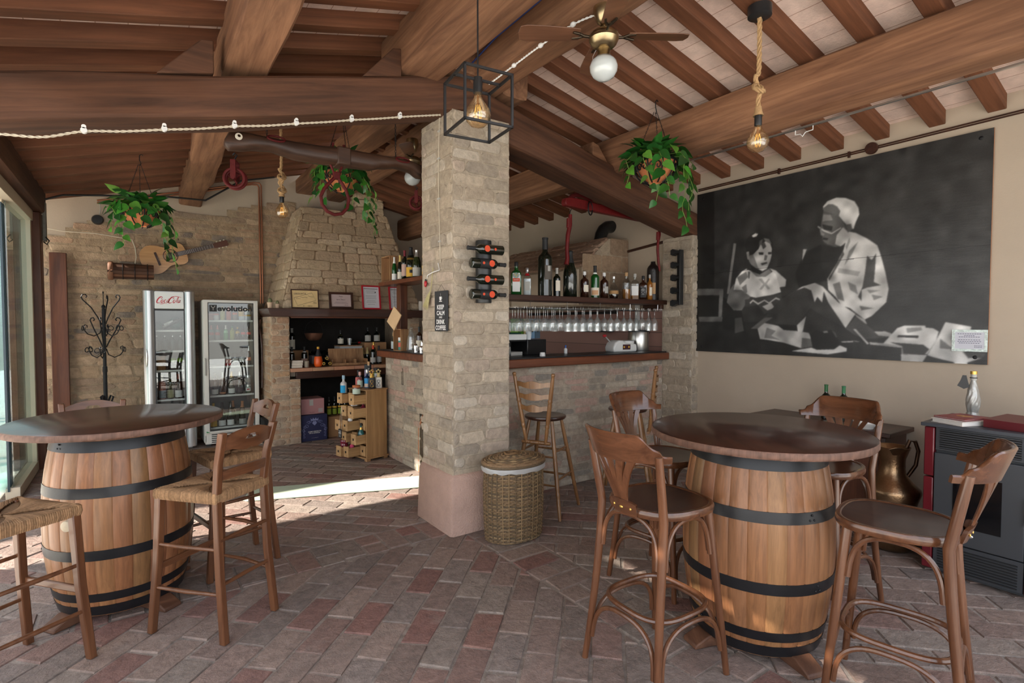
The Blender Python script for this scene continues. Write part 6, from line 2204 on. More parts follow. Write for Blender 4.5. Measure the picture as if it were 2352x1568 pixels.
m_ = MB()
for cx in (-.118, .002):
    stroke(m_, [(cx + .040, .030), (cx + .030, .042), (cx + .012, .034), (cx - .003, .006), (cx - .004, -.024), (cx + .010, -.034), (cx + .030, -.022)], .003, .013)
    stroke(m_, [(cx + .040, .030), (cx + .034, .020), (cx + .026, .026)], .003, .006)
for cx, cy, ry in ((-.072, -.012, .018), (.052, -.012, .018)):
    stroke(m_, [(cx + .010 * math.cos(2 * PI * i / 9 + 1), cy + ry * math.sin(2 * PI * i / 9 + 1)) for i in range(10)], .004, .008)
stroke(m_, [(-.030, .002), (-.042, .006), (-.050, -.012), (-.044, -.028), (-.032, -.020)], .003, .008)
stroke(m_, [(-.006, .004), (-.016, .004), (-.022, -.012), (-.018, -.028), (-.006, -.012), (-.004, .004), (-.008, -.024), (.002, -.022)], .003, .007)
stroke(m_, [(-.016, .016), (.004, .018)], .004, .005)
stroke(m_, [(.072, -.020), (.078, .030), (.086, .038), (.084, .010), (.080, -.022), (.090, -.024)], .003, .006)
stroke(m_, [(.112, .004), (.100, .004), (.094, -.012), (.098, -.028), (.110, -.012), (.114, .004), (.110, -.024), (.122, -.022)], .003, .007)
stroke(m_, [(-.100, -.040), (-.070, -.046), (-.040, -.036), (-.010, -.040)], .001, .006)
stroke(m_, [(.006, .040), (.050, .050), (.090, .044), (.118, .036)], .001, .006)
m_.build('script_logo', mat('logo_red', sr(190, 22, 44), .4), F1)


def BF(label, fx, x, y, z, r, h, shape, glass, cap=None, lab=None, lz=(.14, .46), **kw):
    px_, py_ = fx[0] + x, fx[1] + y
    return B(label, (px_, py_, z + .0065), r, h, shape, glass, cap, lab, lz, CAMF(px_, py_), n=14, **kw)


f1 = (.365, 7.70)
BF('rose wine bottle with cream capsule and blue-grey label in the silver fridge', f1, -.085, .20, .615, .039, .31, 'bordeaux', m_lab('rose_wine', sr(160, 92, 76)), M_paper, m_lab('blue_grey_label', sr(140, 152, 160)), (.05, .36))
BF('pale wine bottle with olive label, second in the silver fridge', f1, .005, .22, .615, .039, .32, 'bordeaux', M_olive, M_grey, m_lab('olive_label', sr(168, 164, 128)), (.04, .36))
BF('dark wine bottle with a wide white label, third in the silver fridge', f1, .088, .19, .615, .040, .31, 'bordeaux', M_brownb, m_lab('rust_foil', sr(150, 70, 50)), M_paperw, (.06, .34))
BF('pale wine bottle at the right side of the silver fridge', f1, .150, .28, .615, .036, .30, 'bordeaux', M_olive, M_silver, M_paperw, (.06, .34))
tag(MB().lathe([(.0001, 0), (.055, 0), (.062, .08), (.055, .15), (.06, .175), (.045, .17)], 9).build('paper_bag', mat('kraft_paper', sr(160, 116, 74), .9, bump=1, bscale=30, bdist=.01), smooth=False, loc=(f1[0] - .095, f1[1] + .20, .982)), 'crumpled brown paper bag on the third shelf of the silver fridge', 'paper bag')
tag(MB().box(0, 0, .045, .16, .20, .09).build('dark_crate', M_iron, bevel=.004, loc=(f1[0] + .07, f1[1] + .24, .982)), 'low dark crate of limes on the third shelf of the silver fridge', 'crate')
for k, (x, y) in enumerate(((.04, .2), (.11, .2))):
    tag(MB().ball((0, 0, 0), .033, 14, 10, (1.1, 1, .95)).build('lime', mat('lime_green', sr(110, 150, 40), .5) if k == 0 else bpy.data.materials['lime_green'], loc=(f1[0] + x, f1[1] + y, 1.1045)), ['left', 'right'][k] + ' lime lying on the dark crate in the silver fridge', 'lime', 'limes in the silver fridge')
gp = mat('green_pack', sr(30, 88, 80), .35)
tag(MB().ball((0, 0, .085), .085, 20, 10, (1, 1, 1)).build('green_dome', gp, loc=(f1[0] + .08, f1[1] + .26, 1.477)), 'large rounded green pack on the top shelf of the silver fridge', 'package')
tag(MB().ball((0, 0, .055), .055, 18, 8, (1.2, 1, 1)).build('green_dome', gp, loc=(f1[0] - .11, f1[1] + .25, 1.477)), 'small rounded dark green pack at the left of the top fridge shelf', 'package')
B('dark bottle with a white label leaning across the top shelf of the silver fridge', (f1[0] - .07, f1[1] + .125, 1.520), .030, .26, 'bordeaux', M_wine, M_blackp, M_paperw, (.10, .5), face=PI, tilt=(0, R(62), 0))
for k in range(4):
    BF(['far left', 'left', 'right', 'far right'][k] + ' grey bottle on the second shelf of the silver fridge', f1, -.13 + .085 * k, .30, 1.215, .030, .20, 'spirit', m_lab('smoky_glass', sr(90, 100, 98)), M_silver, None, group='grey bottles in the silver fridge')

F2 = thing('drinks_fridge', 'white-framed glass-door fridge lettered evolution', 'fridge', (1.028, 7.66, 0))
mwf = mat('fridge_white', sr(208, 206, 198), .4)
m_ = MB()
m_.box(-.305, .32, .955, .03, .54, 1.80)
m_.box(.305, .32, .955, .03, .54, 1.80)
m_.box(0, .575, .955, .60, .03, 1.80)
m_.box(0, .32, 1.845, .62, .54, .03)
m_.box(0, .32, .09, .62, .54, .12)
m_.build('cabinet_shell', mwf, F2, bevel=.004)
for x in (-.27, .27):
    MB().box(x, .10, .015, .05, .05, .03).build('foot', M_black, F2)
MB().box(0, .552, 1.0, .58, .008, 1.66).build('back_lining', m_lab('fridge_grey_lining', sr(120, 122, 122)), F2)
m_ = MB()
m_.plate([(-.315, .175), (.315, .175), (.315, 1.862), (-.315, 1.862)], [(-.262, .20), (.262, .20), (.262, 1.828), (-.262, 1.828)], .045, frame((0, .045, 0), (1, 0, 0), (0, 0, 1)))
m_.build('door_frame', mwf, F2, bevel=.005)
MB().box(0, .018, 1.014, .524, .006, 1.628).build('door_glass', M_door, F2)
m_ = MB()
m_.plate([(-.264, .198), (.264, .198), (.264, 1.83), (-.264, 1.83)], [(-.254, .208), (.254, .208), (.254, 1.82), (-.254, 1.82)], .01, frame((0, .014, 0), (1, 0, 0), (0, 0, 1)))
m_.build('door_seal', M_black, F2)
MB().box(-.302, -.012, 1.02, .014, .022, .22).build('door_handle', M_grey, F2, bevel=.004)
gr_ = MB().box(0, .06, .10, .60, .03, .14).build('grille_panel', mwf, F2, bevel=.003)
for k in range(5):
    for q in range(3):
        MB().box(-.17 + .17 * q, .043, .052 + .024 * k, .14, .004, .010).build('grille_slot', M_dark, gr_)
FE = frame((0, .0135, 0), (1, 0, 0), (0, 0, 1))
m_ = MB()
text_mb(m_, 'evolution', .40, .070, FE @ Matrix.Translation((.045, 1.755, .0012)), bold=.035)
m_.build('lettering', M_blackp, F2)
lg = MB().prism([(-.243, 1.715), (-.160, 1.715), (-.160, 1.800), (-.243, 1.800)], .001, FE).build('logo_square', M_blackp, F2)
m_ = MB()
m_.ribbon([(-.202, 1.73), (-.202, 1.758), (-.220, 1.776), (-.224, 1.79)], .006, .002, FE)
m_.ribbon([(-.202, 1.758), (-.184, 1.776), (-.180, 1.79)], .006, .002, FE)
m_.build('logo_tree', M_grey, lg)
MB().prism([(-.30, .205), (-.255, .185), (-.30, .185)], .002, frame((0, -.001, 0), (1, 0, 0), (0, 0, 1))).build('green_sticker', mat('sticker_green', sr(40, 130, 70), .5), F2)
f2 = (1.028, 7.66)
for z in (1.592, 1.335, 1.000, .625, .215):
    shelf_grid(F2, -.285, .285, .10, .54, z, mwf)
z = 1.592
for k, (x, c1, c2, lbl) in enumerate(((-.215, sr(196, 130, 116), sr(206, 160, 150), 'leftmost salmon pot on the top shelf of the evolution fridge'), (-.150, sr(206, 120, 110), M_paperw, 'white pot with a salmon lid on the top shelf of the evolution fridge'))):
    BF(lbl, f2, x, .20, z, .034, .095, 'jar', m_lab('pot_a%d' % k, c1) if k == 0 else M_paperw, m_lab('lid_a%d' % k, c1), None)
BF('yellow-green bottle on the top shelf of the evolution fridge', f2, -.075, .20, z, .028, .19, 'spirit', m_lab('yellow_drink', sr(196, 190, 110)), M_yell, None)
BF('orange juice bottle on the top shelf of the evolution fridge', f2, -.002, .20, z, .030, .18, 'spirit', m_lab('red_juice', sr(196, 96, 70)), M_orange, None)
BF('grey-brown bottle with an orange band on the top shelf of the evolution fridge', f2, .070, .20, z, .028, .18, 'spirit', m_lab('taupe_drink', sr(140, 120, 104)), M_orange, m_lab('orange_strip', sr(206, 100, 60)), (.45, .6))
for k, x in enumerate((.150, .226)):
    BF(['left', 'right'][k] + ' white tub with a yellow lid, lower of its stack, in the evolution fridge', f2, x, .20, z, .036, .082, 'jar', m_lab('tub_white', sr(206, 212, 222)), M_yell, None, group='yellow-lidded tubs')
    BF(['left', 'right'][k] + ' yellow-lidded tub, upper of its stack, in the evolution fridge', f2, x - .003, .20, z + .0835, .036, .075, 'jar', m_lab('tub_yellow', sr(214, 170, 70)) if k == 0 else m_lab('tub_white', sr(206, 212, 222)), M_yell, None, group='yellow-lidded tubs')
z = 1.335
for k, x in enumerate((-.205, -.135)):
    BF(['left', 'right'][k] + ' clear drink bottle with a red label on the second shelf of the evolution fridge', f2, x, .22, z, .028, .20, 'champagne', m_lab('grey_drink', sr(150, 148, 146)), m_lab('pinkish_cap', sr(206, 140, 136)), m_lab('pale_red', sr(214, 96, 88)), (.36, .54), group='red-labelled clear bottles in the fridge')
BF('green drink bottle in the middle of the second evolution fridge shelf', f2, -.040, .20, z, .027, .20, 'champagne', m_lab('lemon_green', sr(60, 150, 90)), M_white, m_lab('mint_label', sr(140, 206, 160)), (.5, .66))
BF('olive yellow drink bottle on the second evolution fridge shelf', f2, .035, .20, z, .028, .19, 'spirit', m_lab('olive_drink', sr(150, 156, 70)), m_lab('green_cap', sr(60, 120, 80)), None)
BF('brown iced-tea bottle with a yellow label on the second evolution fridge shelf', f2, .098, .20, z, .026, .175, 'spirit', M_brownb, M_yell, M_yell, (.52, .74))
for k, x in enumerate((.165, .230)):
    BF(['left', 'right'][k] + ' cola bottle with a red label on the second evolution fridge shelf', f2, x, .20, z, .028, .20, 'champagne', M_cola, M_blackp, m_lab('cola_red', sr(206, 40, 48)), (.38, .54), group='cola bottles in the fridge')
z = 1.000
for k, x in enumerate((.07, .15)):
    BF(['left', 'right'][k] + ' dark jar with a black and white lid in the evolution fridge', f2, x, .22, z, .036, .16, 'jar', M_wine, M_blackp, M_paperw, (.30, .62), group='dark jars in the fridge')
BF('slim beer bottle with a round red label at the right of the evolution fridge', f2, .225, .18, z, .027, .26, 'champagne', M_brownb, M_silver, m_lab('beer_label', sr(206, 110, 60)), (.25, .42))
BF('red and white pack on the third evolution fridge shelf', f2, -.01, .24, z, .036, .12, 'can', m_lab('red_white_pack', sr(206, 150, 140)), M_paperw, M_redp, (.05, .3), sq=True)
BF('dark bottle behind the dark jars of the evolution fridge', f2, .17, .36, z, .032, .24, 'bordeaux', M_wine, M_blackp, None)
z = .625
for k, (x, gl_, cp_, lb, t_) in enumerate(((-.175, M_wine, M_blackp, M_paperw, 'dark wine bottle with white label, first on the fourth evolution fridge shelf'), (-.085, M_brownb, M_silver, m_lab('amber_small', sr(176, 110, 60)), 'brown bottle with a small amber label on the fourth evolution fridge shelf'),
                                        (.02, M_olive, M_gold, M_paperw, 'prosecco bottle with gold neck and white label on the fourth evolution fridge shelf'), (.115, M_wine, M_silver, M_blackp, 'dark sparkling bottle with silver neck on the fourth evolution fridge shelf'))):
    BF(t_, f2, x, .22, z, .040, .30, 'champagne', gl_, cp_, lb, (.05, .26) if k != 1 else (.05, .12))
for k in range(2):
    BF(['lower', 'upper'][k] + ' beer can with a round red and white label in the evolution fridge', f2, .215, .20, z + .124 * k, .032, .118, 'can', m_lab('beer_green', sr(50, 90, 60)) if k == 0 else m_lab('beer_grey', sr(150, 150, 150)), M_silver, M_paperw if k == 0 else M_grey, (.25, .68), group='beer cans in the fridge', mark=(M_redp, .38, .55, .5) if k == 0 else None)
z = .215
for k, (x, gl_, cp_, lb, t_) in enumerate(((-.20, M_olive, M_gold, M_yell, 'gold-necked bottle at the left of the lowest evolution fridge shelf'), (-.10, M_wine, M_blackp, M_paperw, 'dark bottle with white label, second on the lowest evolution fridge shelf'), (.00, M_wine, M_wine, M_paperw, 'dark bottle with white label, third on the lowest evolution fridge shelf'),
                                        (.04, M_olive, m_lab('copper_foil', sr(196, 140, 104)), None, 'copper-foiled sparkling bottle on the lowest evolution fridge shelf'), (.14, M_wine, m_lab('copper_foil', sr(196, 140, 104)), M_grey, 'dark bottle with copper neck at the right of the lowest evolution fridge shelf'))):
    BF(t_, f2, x, .20 + (.10 if k == 3 else 0), z, .042, .31, 'champagne', gl_, cp_, lb, (.03, .26))

# ------------------------------------------------------------------ on and before the stone wall
CT = thing('coat_stand', 'black wrought-iron coat stand with scrolled hooks before the stone wall', 'coat stand', (-.285, 8.02, 0))
MB().tube([(0, 0, .08), (0, 0, 1.0)], .021, 14).build('pole', M_iron, CT)
MB().tube([(0, 0, 1.0), (0, 0, 1.74)], .018, 14).build('pole', M_iron, CT)
MB().lathe([(.024, .98), (.026, 1.0), (.024, 1.05)], 14).build('pole_ring', M_iron, CT)
MB().lathe([(.012, 1.74), (.022, 1.76), (.018, 1.775), (.005, 1.79), (.004, 1.92), (.009, 1.93), (.0001, 1.955)], 12).build('finial', M_iron, CT)
for k in range(6):
    a = 2 * PI * k / 6 + .35
    c_, s_ = math.cos(a), math.sin(a)
    zb_, L = (1.55, .20) if k % 2 else (1.28, .16)
    pts = [(c_ * u, s_ * u, z) for u, z in ((.02, zb_), (.06, zb_ + .09), (.12, zb_ + .20), (L, zb_ + .29), (L + .015, zb_ + .325), (L, zb_ + .35), (L - .025, zb_ + .355), (L - .04, zb_ + .335), (L - .03, zb_ + .315))]
    MB().tube(pts, .0065, 8).build('hook', M_iron, CT)
    zb_ = 1.50 if k % 2 else 1.24
    pts = [(c_ * u, s_ * u, z) for u, z in ((.02, zb_ + .02), (.04, zb_ - .05), (.10, zb_ - .085), (.16, zb_ - .06), (.195, zb_ - .01), (.20, zb_ + .03), (.185, zb_ + .05), (.165, zb_ + .04), (.165, zb_ + .015))]
    MB().tube(pts, .006, 8).build('scroll_arm', M_iron, CT)
    q = Vector((c_ * .20, s_ * .20, zb_ + .0))
    tdir = Vector((-s_, c_, 0))
    for s in (-1, 1):
        pts = [q + tdir * s * (.028 - .028 * math.cos(i * .55)) * (1 if i < 6 else .9) + Vector((0, 0, .045 * math.sin(i * .55) * (1 - i / 14))) for i in range(11)]
        MB().tube(pts, .005, 6).build('scroll', M_iron, CT)
for k in range(3):
    a = 2 * PI * k / 3 + .2
    c_, s_ = math.cos(a), math.sin(a)
    MB().tube([(c_ * u, s_ * u, z) for u, z in ((.015, .60), (.05, .70), (.075, .68), (.06, .63), (.03, .45), (.08, .25), (.20, .10), (.27, .01))], .010, 8).build('leg', M_iron, CT)

GT = thing('guitar', 'acoustic guitar with a pale top hanging on the stone wall', 'guitar', (.414, 8.225, 2.44))
ga = math.atan2(.226, .656)
FG = frame((0, 0, 0), (math.cos(ga), 0, math.sin(ga)), (-math.sin(ga), 0, math.cos(ga)))
half = [(-.335, 0), (-.330, .06), (-.310, .115), (-.27, .158), (-.215, .182), (-.16, .180), (-.105, .158), (-.06, .130), (-.02, .119), (.02, .121), (.06, .133), (.10, .140), (.14, .132), (.168, .108), (.18, .06), (.182, 0)]


def smooth_poly(pts, k=3):
    out = []
    n_ = len(pts)
    for i in range(n_ - 1):
        p0, p1, p2, p3 = pts[max(i - 1, 0)], pts[i], pts[i + 1], pts[min(i + 2, n_ - 1)]
        for q in range(k):
            u = q / k
            f_ = lambda a, b, c, d: .5 * (2 * b + (c - a) * u + (2 * a - 5 * b + 4 * c - d) * u * u + (3 * b - a - 3 * c + d) * u ** 3)
            out.append((f_(p0[0], p1[0], p2[0], p3[0]), f_(p0[1], p1[1], p2[1], p3[1])))
    out.append(pts[-1])
    return out


up_ = smooth_poly(half)
out_ = up_ + [(x, -y) for x, y in reversed(up_[1:-1])]
MB().prism(out_, .085, FG @ Matrix.Translation((0, 0, -.087))).build('body', wood('guitar_sides', (.09, .03, .012), (.18, .07, .03), 'X', 20, .3, coat=.5), GT, angle=50, bevel=.003)
MB().prism(out_, .004, FG @ Matrix.Translation((0, 0, -.002))).build('soundboard', wood('spruce_top', (.48, .24, .09), (.66, .37, .16), 'X', 60, .28, coat=.5, bump=0, blotch=.1), GT, angle=50)
m_ = MB()
for r0, r1 in ((.056, .062), (.072, .086)):
    n = 40
    m_.plate([(r1 * math.cos(2 * PI * i / n), r1 * math.sin(2 * PI * i / n)) for i in range(n)], [(r0 * math.cos(2 * PI * i / n), r0 * math.sin(2 * PI * i / n)) for i in range(n)], .0008, FG @ Matrix.Translation((0, 0, .0022)))
m_.build('rosette', mat('rosette_brown', (.10, .03, .015), .4), GT)
MB().prism([(.048 * math.cos(2 * PI * i / 32), .048 * math.sin(2 * PI * i / 32)) for i in range(32)], .001, FG @ Matrix.Translation((0, 0, .0022))).build('sound_hole', m_lab('hole_grey', (.045, .04, .032)), GT)
MB().prism([(-.165, -.085), (-.140, -.085), (-.140, .085), (-.165, .085)], .012, FG @ Matrix.Translation((0, 0, .001))).build('bridge', M_darkwood, GT, bevel=.002)
fb = MB().prism([(.058, -.029), (.512, -.024), (.512, .024), (.058, .029)], .014, FG @ Matrix.Translation((0, 0, .0025))).build('fretboard', mat('rosewood', (.035, .013, .010), .4), GT)
m_ = MB()
for k in range(19):
    x = .512 - .65 * (1 - 2 ** (-(k) / 12))
    if x < .06:
        break
    m_.box(x, 0, .0172, .0018, .050, .0016, M=FG)
m_.build('frets', M_silver, fb)
MB().prism([(.18, -.022), (.51, -.020), (.51, .020), (.18, .022)], .022, FG @ Matrix.Translation((0, 0, -.02))).build('neck', M_chair_x, GT, bevel=.004)
hd = MB().prism([(.505, -.024), (.54, -.034), (.69, -.040), (.705, -.02), (.695, 0), (.705, .02), (.69, .040), (.54, .034), (.505, .024)], .016, FG @ Matrix.Translation((0, 0, -.004))).build('headstock', mat('mahogany', (.10, .03, .014), .35, coat=.4), GT, bevel=.002)
for k in range(3):
    for s in (-1, 1):
        MB().ball(FG @ Vector((.575 + .045 * k, s * .046, .002)), .009, 8, 6).build('tuning_peg', M_paper, hd)
m_ = MB()
for k in range(6):
    y = -.019 + .0076 * k
    m_.tube([FG @ Vector((-.152, y * 1.25, .014)), FG @ Vector((.515, y * .85, .0205))], .0005, 4)
m_.build('strings', M_grey, GT)

BK = thing('wooden_bucket', 'old dark staved wooden cask mounted sideways on the stone wall', 'cask', (.0, 8.115, 2.205))
for x in (-.20, -.03):
    MB().box(x, .155, 0, .02, .13, .03).build('wall_bracket', M_iron, BK)
m_ = MB()
n = 14
for k in range(n):
    c = random.choice([sr(92, 60, 42), sr(80, 52, 38), sr(104, 68, 48)])
    m_.cur = c
    a0, a1 = 2 * PI * k / n + .02, 2 * PI * (k + 1) / n - .02
    vs_ = []
    for x, r in ((-.24, .098), (-.10, .097), (.05, .094), (.225, .090)):
        vs_ += [(x, r * math.cos(a0), r * math.sin(a0)), (x, r * math.cos(a1), r * math.sin(a1))]
    m_.add(vs_, [(i * 2, i * 2 + 1, i * 2 + 3, i * 2 + 2) for i in range(3)])
m_.cur = sr(60, 40, 30)
for x in (-.235, .22):
    m_.add([(x, .088 * math.cos(2 * PI * i / 14), .088 * math.sin(2 * PI * i / 14)) for i in range(14)], [tuple(range(14))])
m_.build('staves', grain_vcol('old_stave', 'X', .7), BK, smooth=False)
MB().tube([(-.21, .107 * math.cos(2 * PI * i / 28), .107 * math.sin(2 * PI * i / 28)) for i in range(28)], .026, 8, closed=True, flat=.35, flat_dir=(0, 0, 1)).build('end_band', mat('pale_band', sr(124, 84, 60), .7), BK)
for x in (-.09, .03, .16):
    MB().tube([(x, .099 * math.cos(2 * PI * i / 28), .099 * math.sin(2 * PI * i / 28)) for i in range(28)], .004, 6, closed=True).build('hoop', M_iron, BK)
SP = thing('wall_speaker', 'small round black speaker on the plaster above the stone wall', 'speaker', (-.33, 8.30, 2.835))
MB().lathe([(.0001, 0), (.058, 0), (.062, .02), (.05, .05), (.0001, .052)], 24, M=frame((0, 0.03, 0), (1, 0, 0), (0, 0, 1))).build('housing', M_black, SP)
MB().tube([(.02, .02, .06), (.03, .03, .14), (.02, .035, .24)], .004, 6).build('wire', M_grey, SP)
CP = thing('copper_pipes', 'pair of copper pipes running under the eaves and down the wall', 'pipe', (1.52, 8.29, 1.85))
for k in range(2):
    o_ = .030 * k
    MB().tube([(-1.85, 0, 1.215 - o_), (-.9, 0, 1.46 - o_), (-.09 - o_, 0, 1.70 - o_), (-.02 - o_, 0, 1.70 - o_), (-o_, 0, 1.67 - o_), (-o_, 0, 1.0), (-o_, 0, 0)], .011, 10).build('pipe', mat('copper', (.42, .18, .10), .35, .9) if k == 0 else bpy.data.materials['copper'], CP)
tag(MB().tube([(.006, .05, .90), (.004, .1, .80), (.006, 0, .65), (.012, 0, .5), (.012, 0, .25), (.008, 0, .0)], .012, 10).build('dark_hose', M_darkwood, loc=(1.366, 7.62, .72)), 'dark hose hanging between the white fridge and the fireplace', 'hose')
tag(MB().tube([(-.62, 0, 2.70), (-.3, 0, 2.66), (.0, 0, 2.665), (.3, 0, 2.63), (.36, 0, 2.62), (.39, 0, 2.52), (.40, 0, 2.4), (.38, 0, 2.30)], .006, 6).build('wall_cable', M_cream_rope, loc=(-.35, 8.30, 0)), 'cream cable clipped across the stone wall and down to the cask', 'cable')
tag(MB().box(0, 0, .16, .05, .30, .32).build('junk_crate', M_dark, bevel=.008, loc=(1.376, 7.55, 0.0)), 'dark clutter on the floor between white fridge and fireplace', 'crate')
MT = tag(MB().prism([(-.80, -.19), (.80, -.19), (.84, -.15), (.84, .15), (.80, .19), (-.80, .19), (-.84, .15), (-.84, -.15)], .008).build('floor_mat', mat('pale_green_mat', sr(176, 190, 168), .85, var=.06, vscale=20, bump=.4, bscale=200), bevel=.002, loc=(1.60, 5.02, .002)), 'thin pale green mat lying in the sunlit floor beside the bar', 'mat')
MT.rotation_euler = (0, 0, R(-20))

# ------------------------------------------------------------------ hanging things
M_yoke = wood('old_yoke_wood', (.022, .010, .006), (.085, .036, .018), 'X', 16, .55, coat=.08, bump=.5, blotch=.4)
M_redpaint = mat('dark_red_paint', (.075, .007, .007), .6, spec=.2, var=.3, vscale=16, bump=.4, bscale=30)
M_redpaint2 = mat('bright_red_paint', (.125, .008, .008), .5, spec=.3, var=.25, vscale=18, bump=.3, bscale=40)
M_rope = mat('jute_rope', sr(176, 142, 100), .9, var=.2, vscale=60, bump=.8, bscale=160)


def chain(T, p0, p1, r=.0022, link=.028, name='chain', m_=None):
    p0, p1 = Vector(p0), Vector(p1)
    n_ = max(2, int((p1 - p0).length / (link * .8)))
    d = (p1 - p0) / n_
    b_ = MB()
    for i in range(n_):
        c = p0 + d * (i + .5)
        t_ = d.normalized()
        s_ = t_.orthogonal().normalized()
        if i % 2:
            s_ = t_.cross(s_)
        b_.tube([c + t_ * (link * .5 * math.cos(2 * PI * q / 8)) + s_ * (link * .2 * math.sin(2 * PI * q / 8)) for q in range(8)], r, 4, closed=True)
    return b_.build(name, m_ or M_iron, T)


def sweep_profile(m_, top, bot, y0, thick, n=40, chub=.35):
    """solid with the given top and bottom lines (x,z), rounded front to back"""
    def lin(pts, x):
        pts = sorted(pts)
        if x <= pts[0][0]:
            return pts[0][1]
        for (a, b), (c, d) in zip(pts, pts[1:]):
            if a <= x <= c:
                u = (x - a) / max(1e-6, c - a)
                u = u * u * (3 - 2 * u)
                return b + (d - b) * u
        return pts[-1][1]
    x0 = min(p[0] for p in top)
    x1 = max(p[0] for p in top)
    vs_, k = [], 10
    for i in range(n + 1):
        x = x0 + (x1 - x0) * i / n
        zt, zb = lin(top, x), lin(bot, x)
        zc, hz = (zt + zb) / 2, max(.004, (zt - zb) / 2)
        e = min(1, .55 + 4 * min(i, n - i) / n)
        for q in range(k):
            a = 2 * PI * q / k + PI / k
            c, s_ = math.cos(a), math.sin(a)
            vs_.append((x, y0 + thick * e * math.copysign(abs(c) ** .6, c), zc + hz * (1 if abs(s_) > .9 else 1) * math.copysign(abs(s_) ** .6, s_)))
    fs = [(i * k + q, i * k + (q + 1) % k, i * k + k + (q + 1) % k, i * k + k + q) for i in range(n) for q in range(k)]
    fs += [tuple(range(k - 1, -1, -1)), tuple(n * k + q for q in range(k))]
    m_.add(vs_, fs)
    return m_


OX, OZ = 1.25, 2.78
YK = thing('ox_yoke', 'old dark carved ox yoke hanging from chains left of the pillar', 'yoke', (OX, 4.0, OZ))
top = [(.514, 2.775), (.535, 2.825), (.57, 2.84), (.774, 2.832), (.898, 2.836), (1.095, 2.842), (1.269, 2.858), (1.451, 2.857), (1.684, 2.855), (1.806, 2.856), (1.932, 2.842), (1.979, 2.79)]
bot = [(.514, 2.735), (.536, 2.705), (.593, 2.714), (.712, 2.742), (.80, 2.752), (.88, 2.738), (.96, 2.722), (1.094, 2.722), (1.303, 2.730), (1.50, 2.736), (1.604, 2.768), (1.723, 2.792), (1.83, 2.780), (1.914, 2.735), (1.979, 2.745)]
m_ = sweep_profile(MB(), [(x - OX, z - OZ) for x, z in top], [(x - OX, z - OZ) for x, z in bot], 0, .075, 60)
m_.build('beam', M_yoke, YK, angle=60)
for (x, z) in ((.82, 2.832), (1.744, 2.852)):
    pts = [(x - OX + .055 * math.cos(2 * PI * i / 20), -.062 + .012 * math.sin(2 * PI * i / 20) - .012, z - OZ - .012 + .020 * math.sin(2 * PI * i / 20)) for i in range(20)]
    MB().tube(pts, .007, 8, closed=True).build('iron_loop', M_redpaint, YK)
for (x, z1) in ((.775, 3.24), (1.715, 3.50)):
    chain(YK, (x - OX, 0, .06), (x - OX, 0, z1 - OZ))
m_ = MB()
m_.plate([(.022 * math.cos(2 * PI * i / 20), .022 * math.sin(2 * PI * i / 20)) for i in range(20)], [(.010 * math.cos(2 * PI * i / 20) + .002, .010 * math.sin(2 * PI * i / 20) + .005) for i in range(20)], .006, frame((.589 - OX, -.074, .008), (1, 0, 0), (0, 0, 1)))
m_.build('white_washer', M_paper, YK)['label'] = 'white painted round fitting'
MB().box(1.285 - OX, 0, .010, .10, .156, .128).build('strap', M_yoke, YK, bevel=.01)
for s in (-1, 1):
    MB().tube([(1.225 - OX + .04 * (s + 1), .0, .06), (1.225 - OX + .04 * (s + 1), 0, .11)], .010, 8).build('eye_bolt', M_redpaint, YK)
rg = [(1.238 + .006, 2.650), (1.20, 2.600), (1.155, 2.545), (1.132, 2.488), (1.140, 2.430), (1.175, 2.385), (1.228, 2.366), (1.285, 2.380), (1.325, 2.425), (1.338, 2.490), (1.318, 2.555), (1.285, 2.605), (1.252, 2.650)]
MB().tube([(x - OX, -.005, z - OZ) for x, z in rg], .0125, 10, closed=True).build('big_ring', M_redpaint, YK)
MB().box(1.248 - OX, 0, 2.655 - OZ, .05, .035, .055).build('ring_clamp', M_redpaint, YK, bevel=.006)
for s in (-1, 1):
    MB().tube([(1.248 - OX + s * .018, 0, 2.672 - OZ), (1.248 - OX + s * .045, 0, 2.735 - OZ)], .009, 8).build('ring_arm', M_redpaint, YK)


def pulley(label, x, z, r):
    T = thing('pulley', label, 'pulley', (x, 3.99, z), R(-25), 'red pulleys on the dark yoke')
    m_ = MB()
    for dy in (-.022, .022):
        m_.tube([(r * math.cos(2 * PI * i / 32), dy, r * math.sin(2 * PI * i / 32)) for i in range(32)], r * .16, 8, closed=True)
    m_.tube([(r * .93 * math.cos(2 * PI * i / 32), 0, r * .93 * math.sin(2 * PI * i / 32)) for i in range(32)], r * .2, 8, closed=True)
    m_.build('wheel_rim', M_redpaint, T)
    for k in range(3):
        a = 2 * PI * k / 3 + .5
        MB().tube([(r * .2 * math.cos(a), 0, r * .2 * math.sin(a)), (r * .5 * math.cos(a + .35), 0, r * .5 * math.sin(a + .35)), (r * .9 * math.cos(a), 0, r * .9 * math.sin(a))], r * .10, 6).build('spoke', M_redpaint, T)
    MB().tube([(0, -.05, 0), (0, .05, 0)], r * .22, 12).build('hub', M_redpaint, T)
    for dy in (-.042, .042):
        MB().box(0, dy, r * .85, r * .55, .008, r * 1.9).build('side_plate', M_redpaint, T, bevel=.002)
    MB().box(0, 0, r * 1.78, r * .55, .09, .012).build('bridge_plate', M_redpaint, T, bevel=.002)
    MB().tube([(0, 0, r * 1.78), (0, 0, r * 2.1), (r * .22, 0, r * 2.5), (0, 0, r * 2.75), (-r * .2, 0, r * 2.5)], r * .09, 6).build('hook', M_iron, T)


pulley('red iron pulley hanging under the left end of the dark yoke', .573, 2.525, .062)
pulley('smaller red iron pulley hanging under the yoke end beside the pillar', 1.885, 2.535, .050)

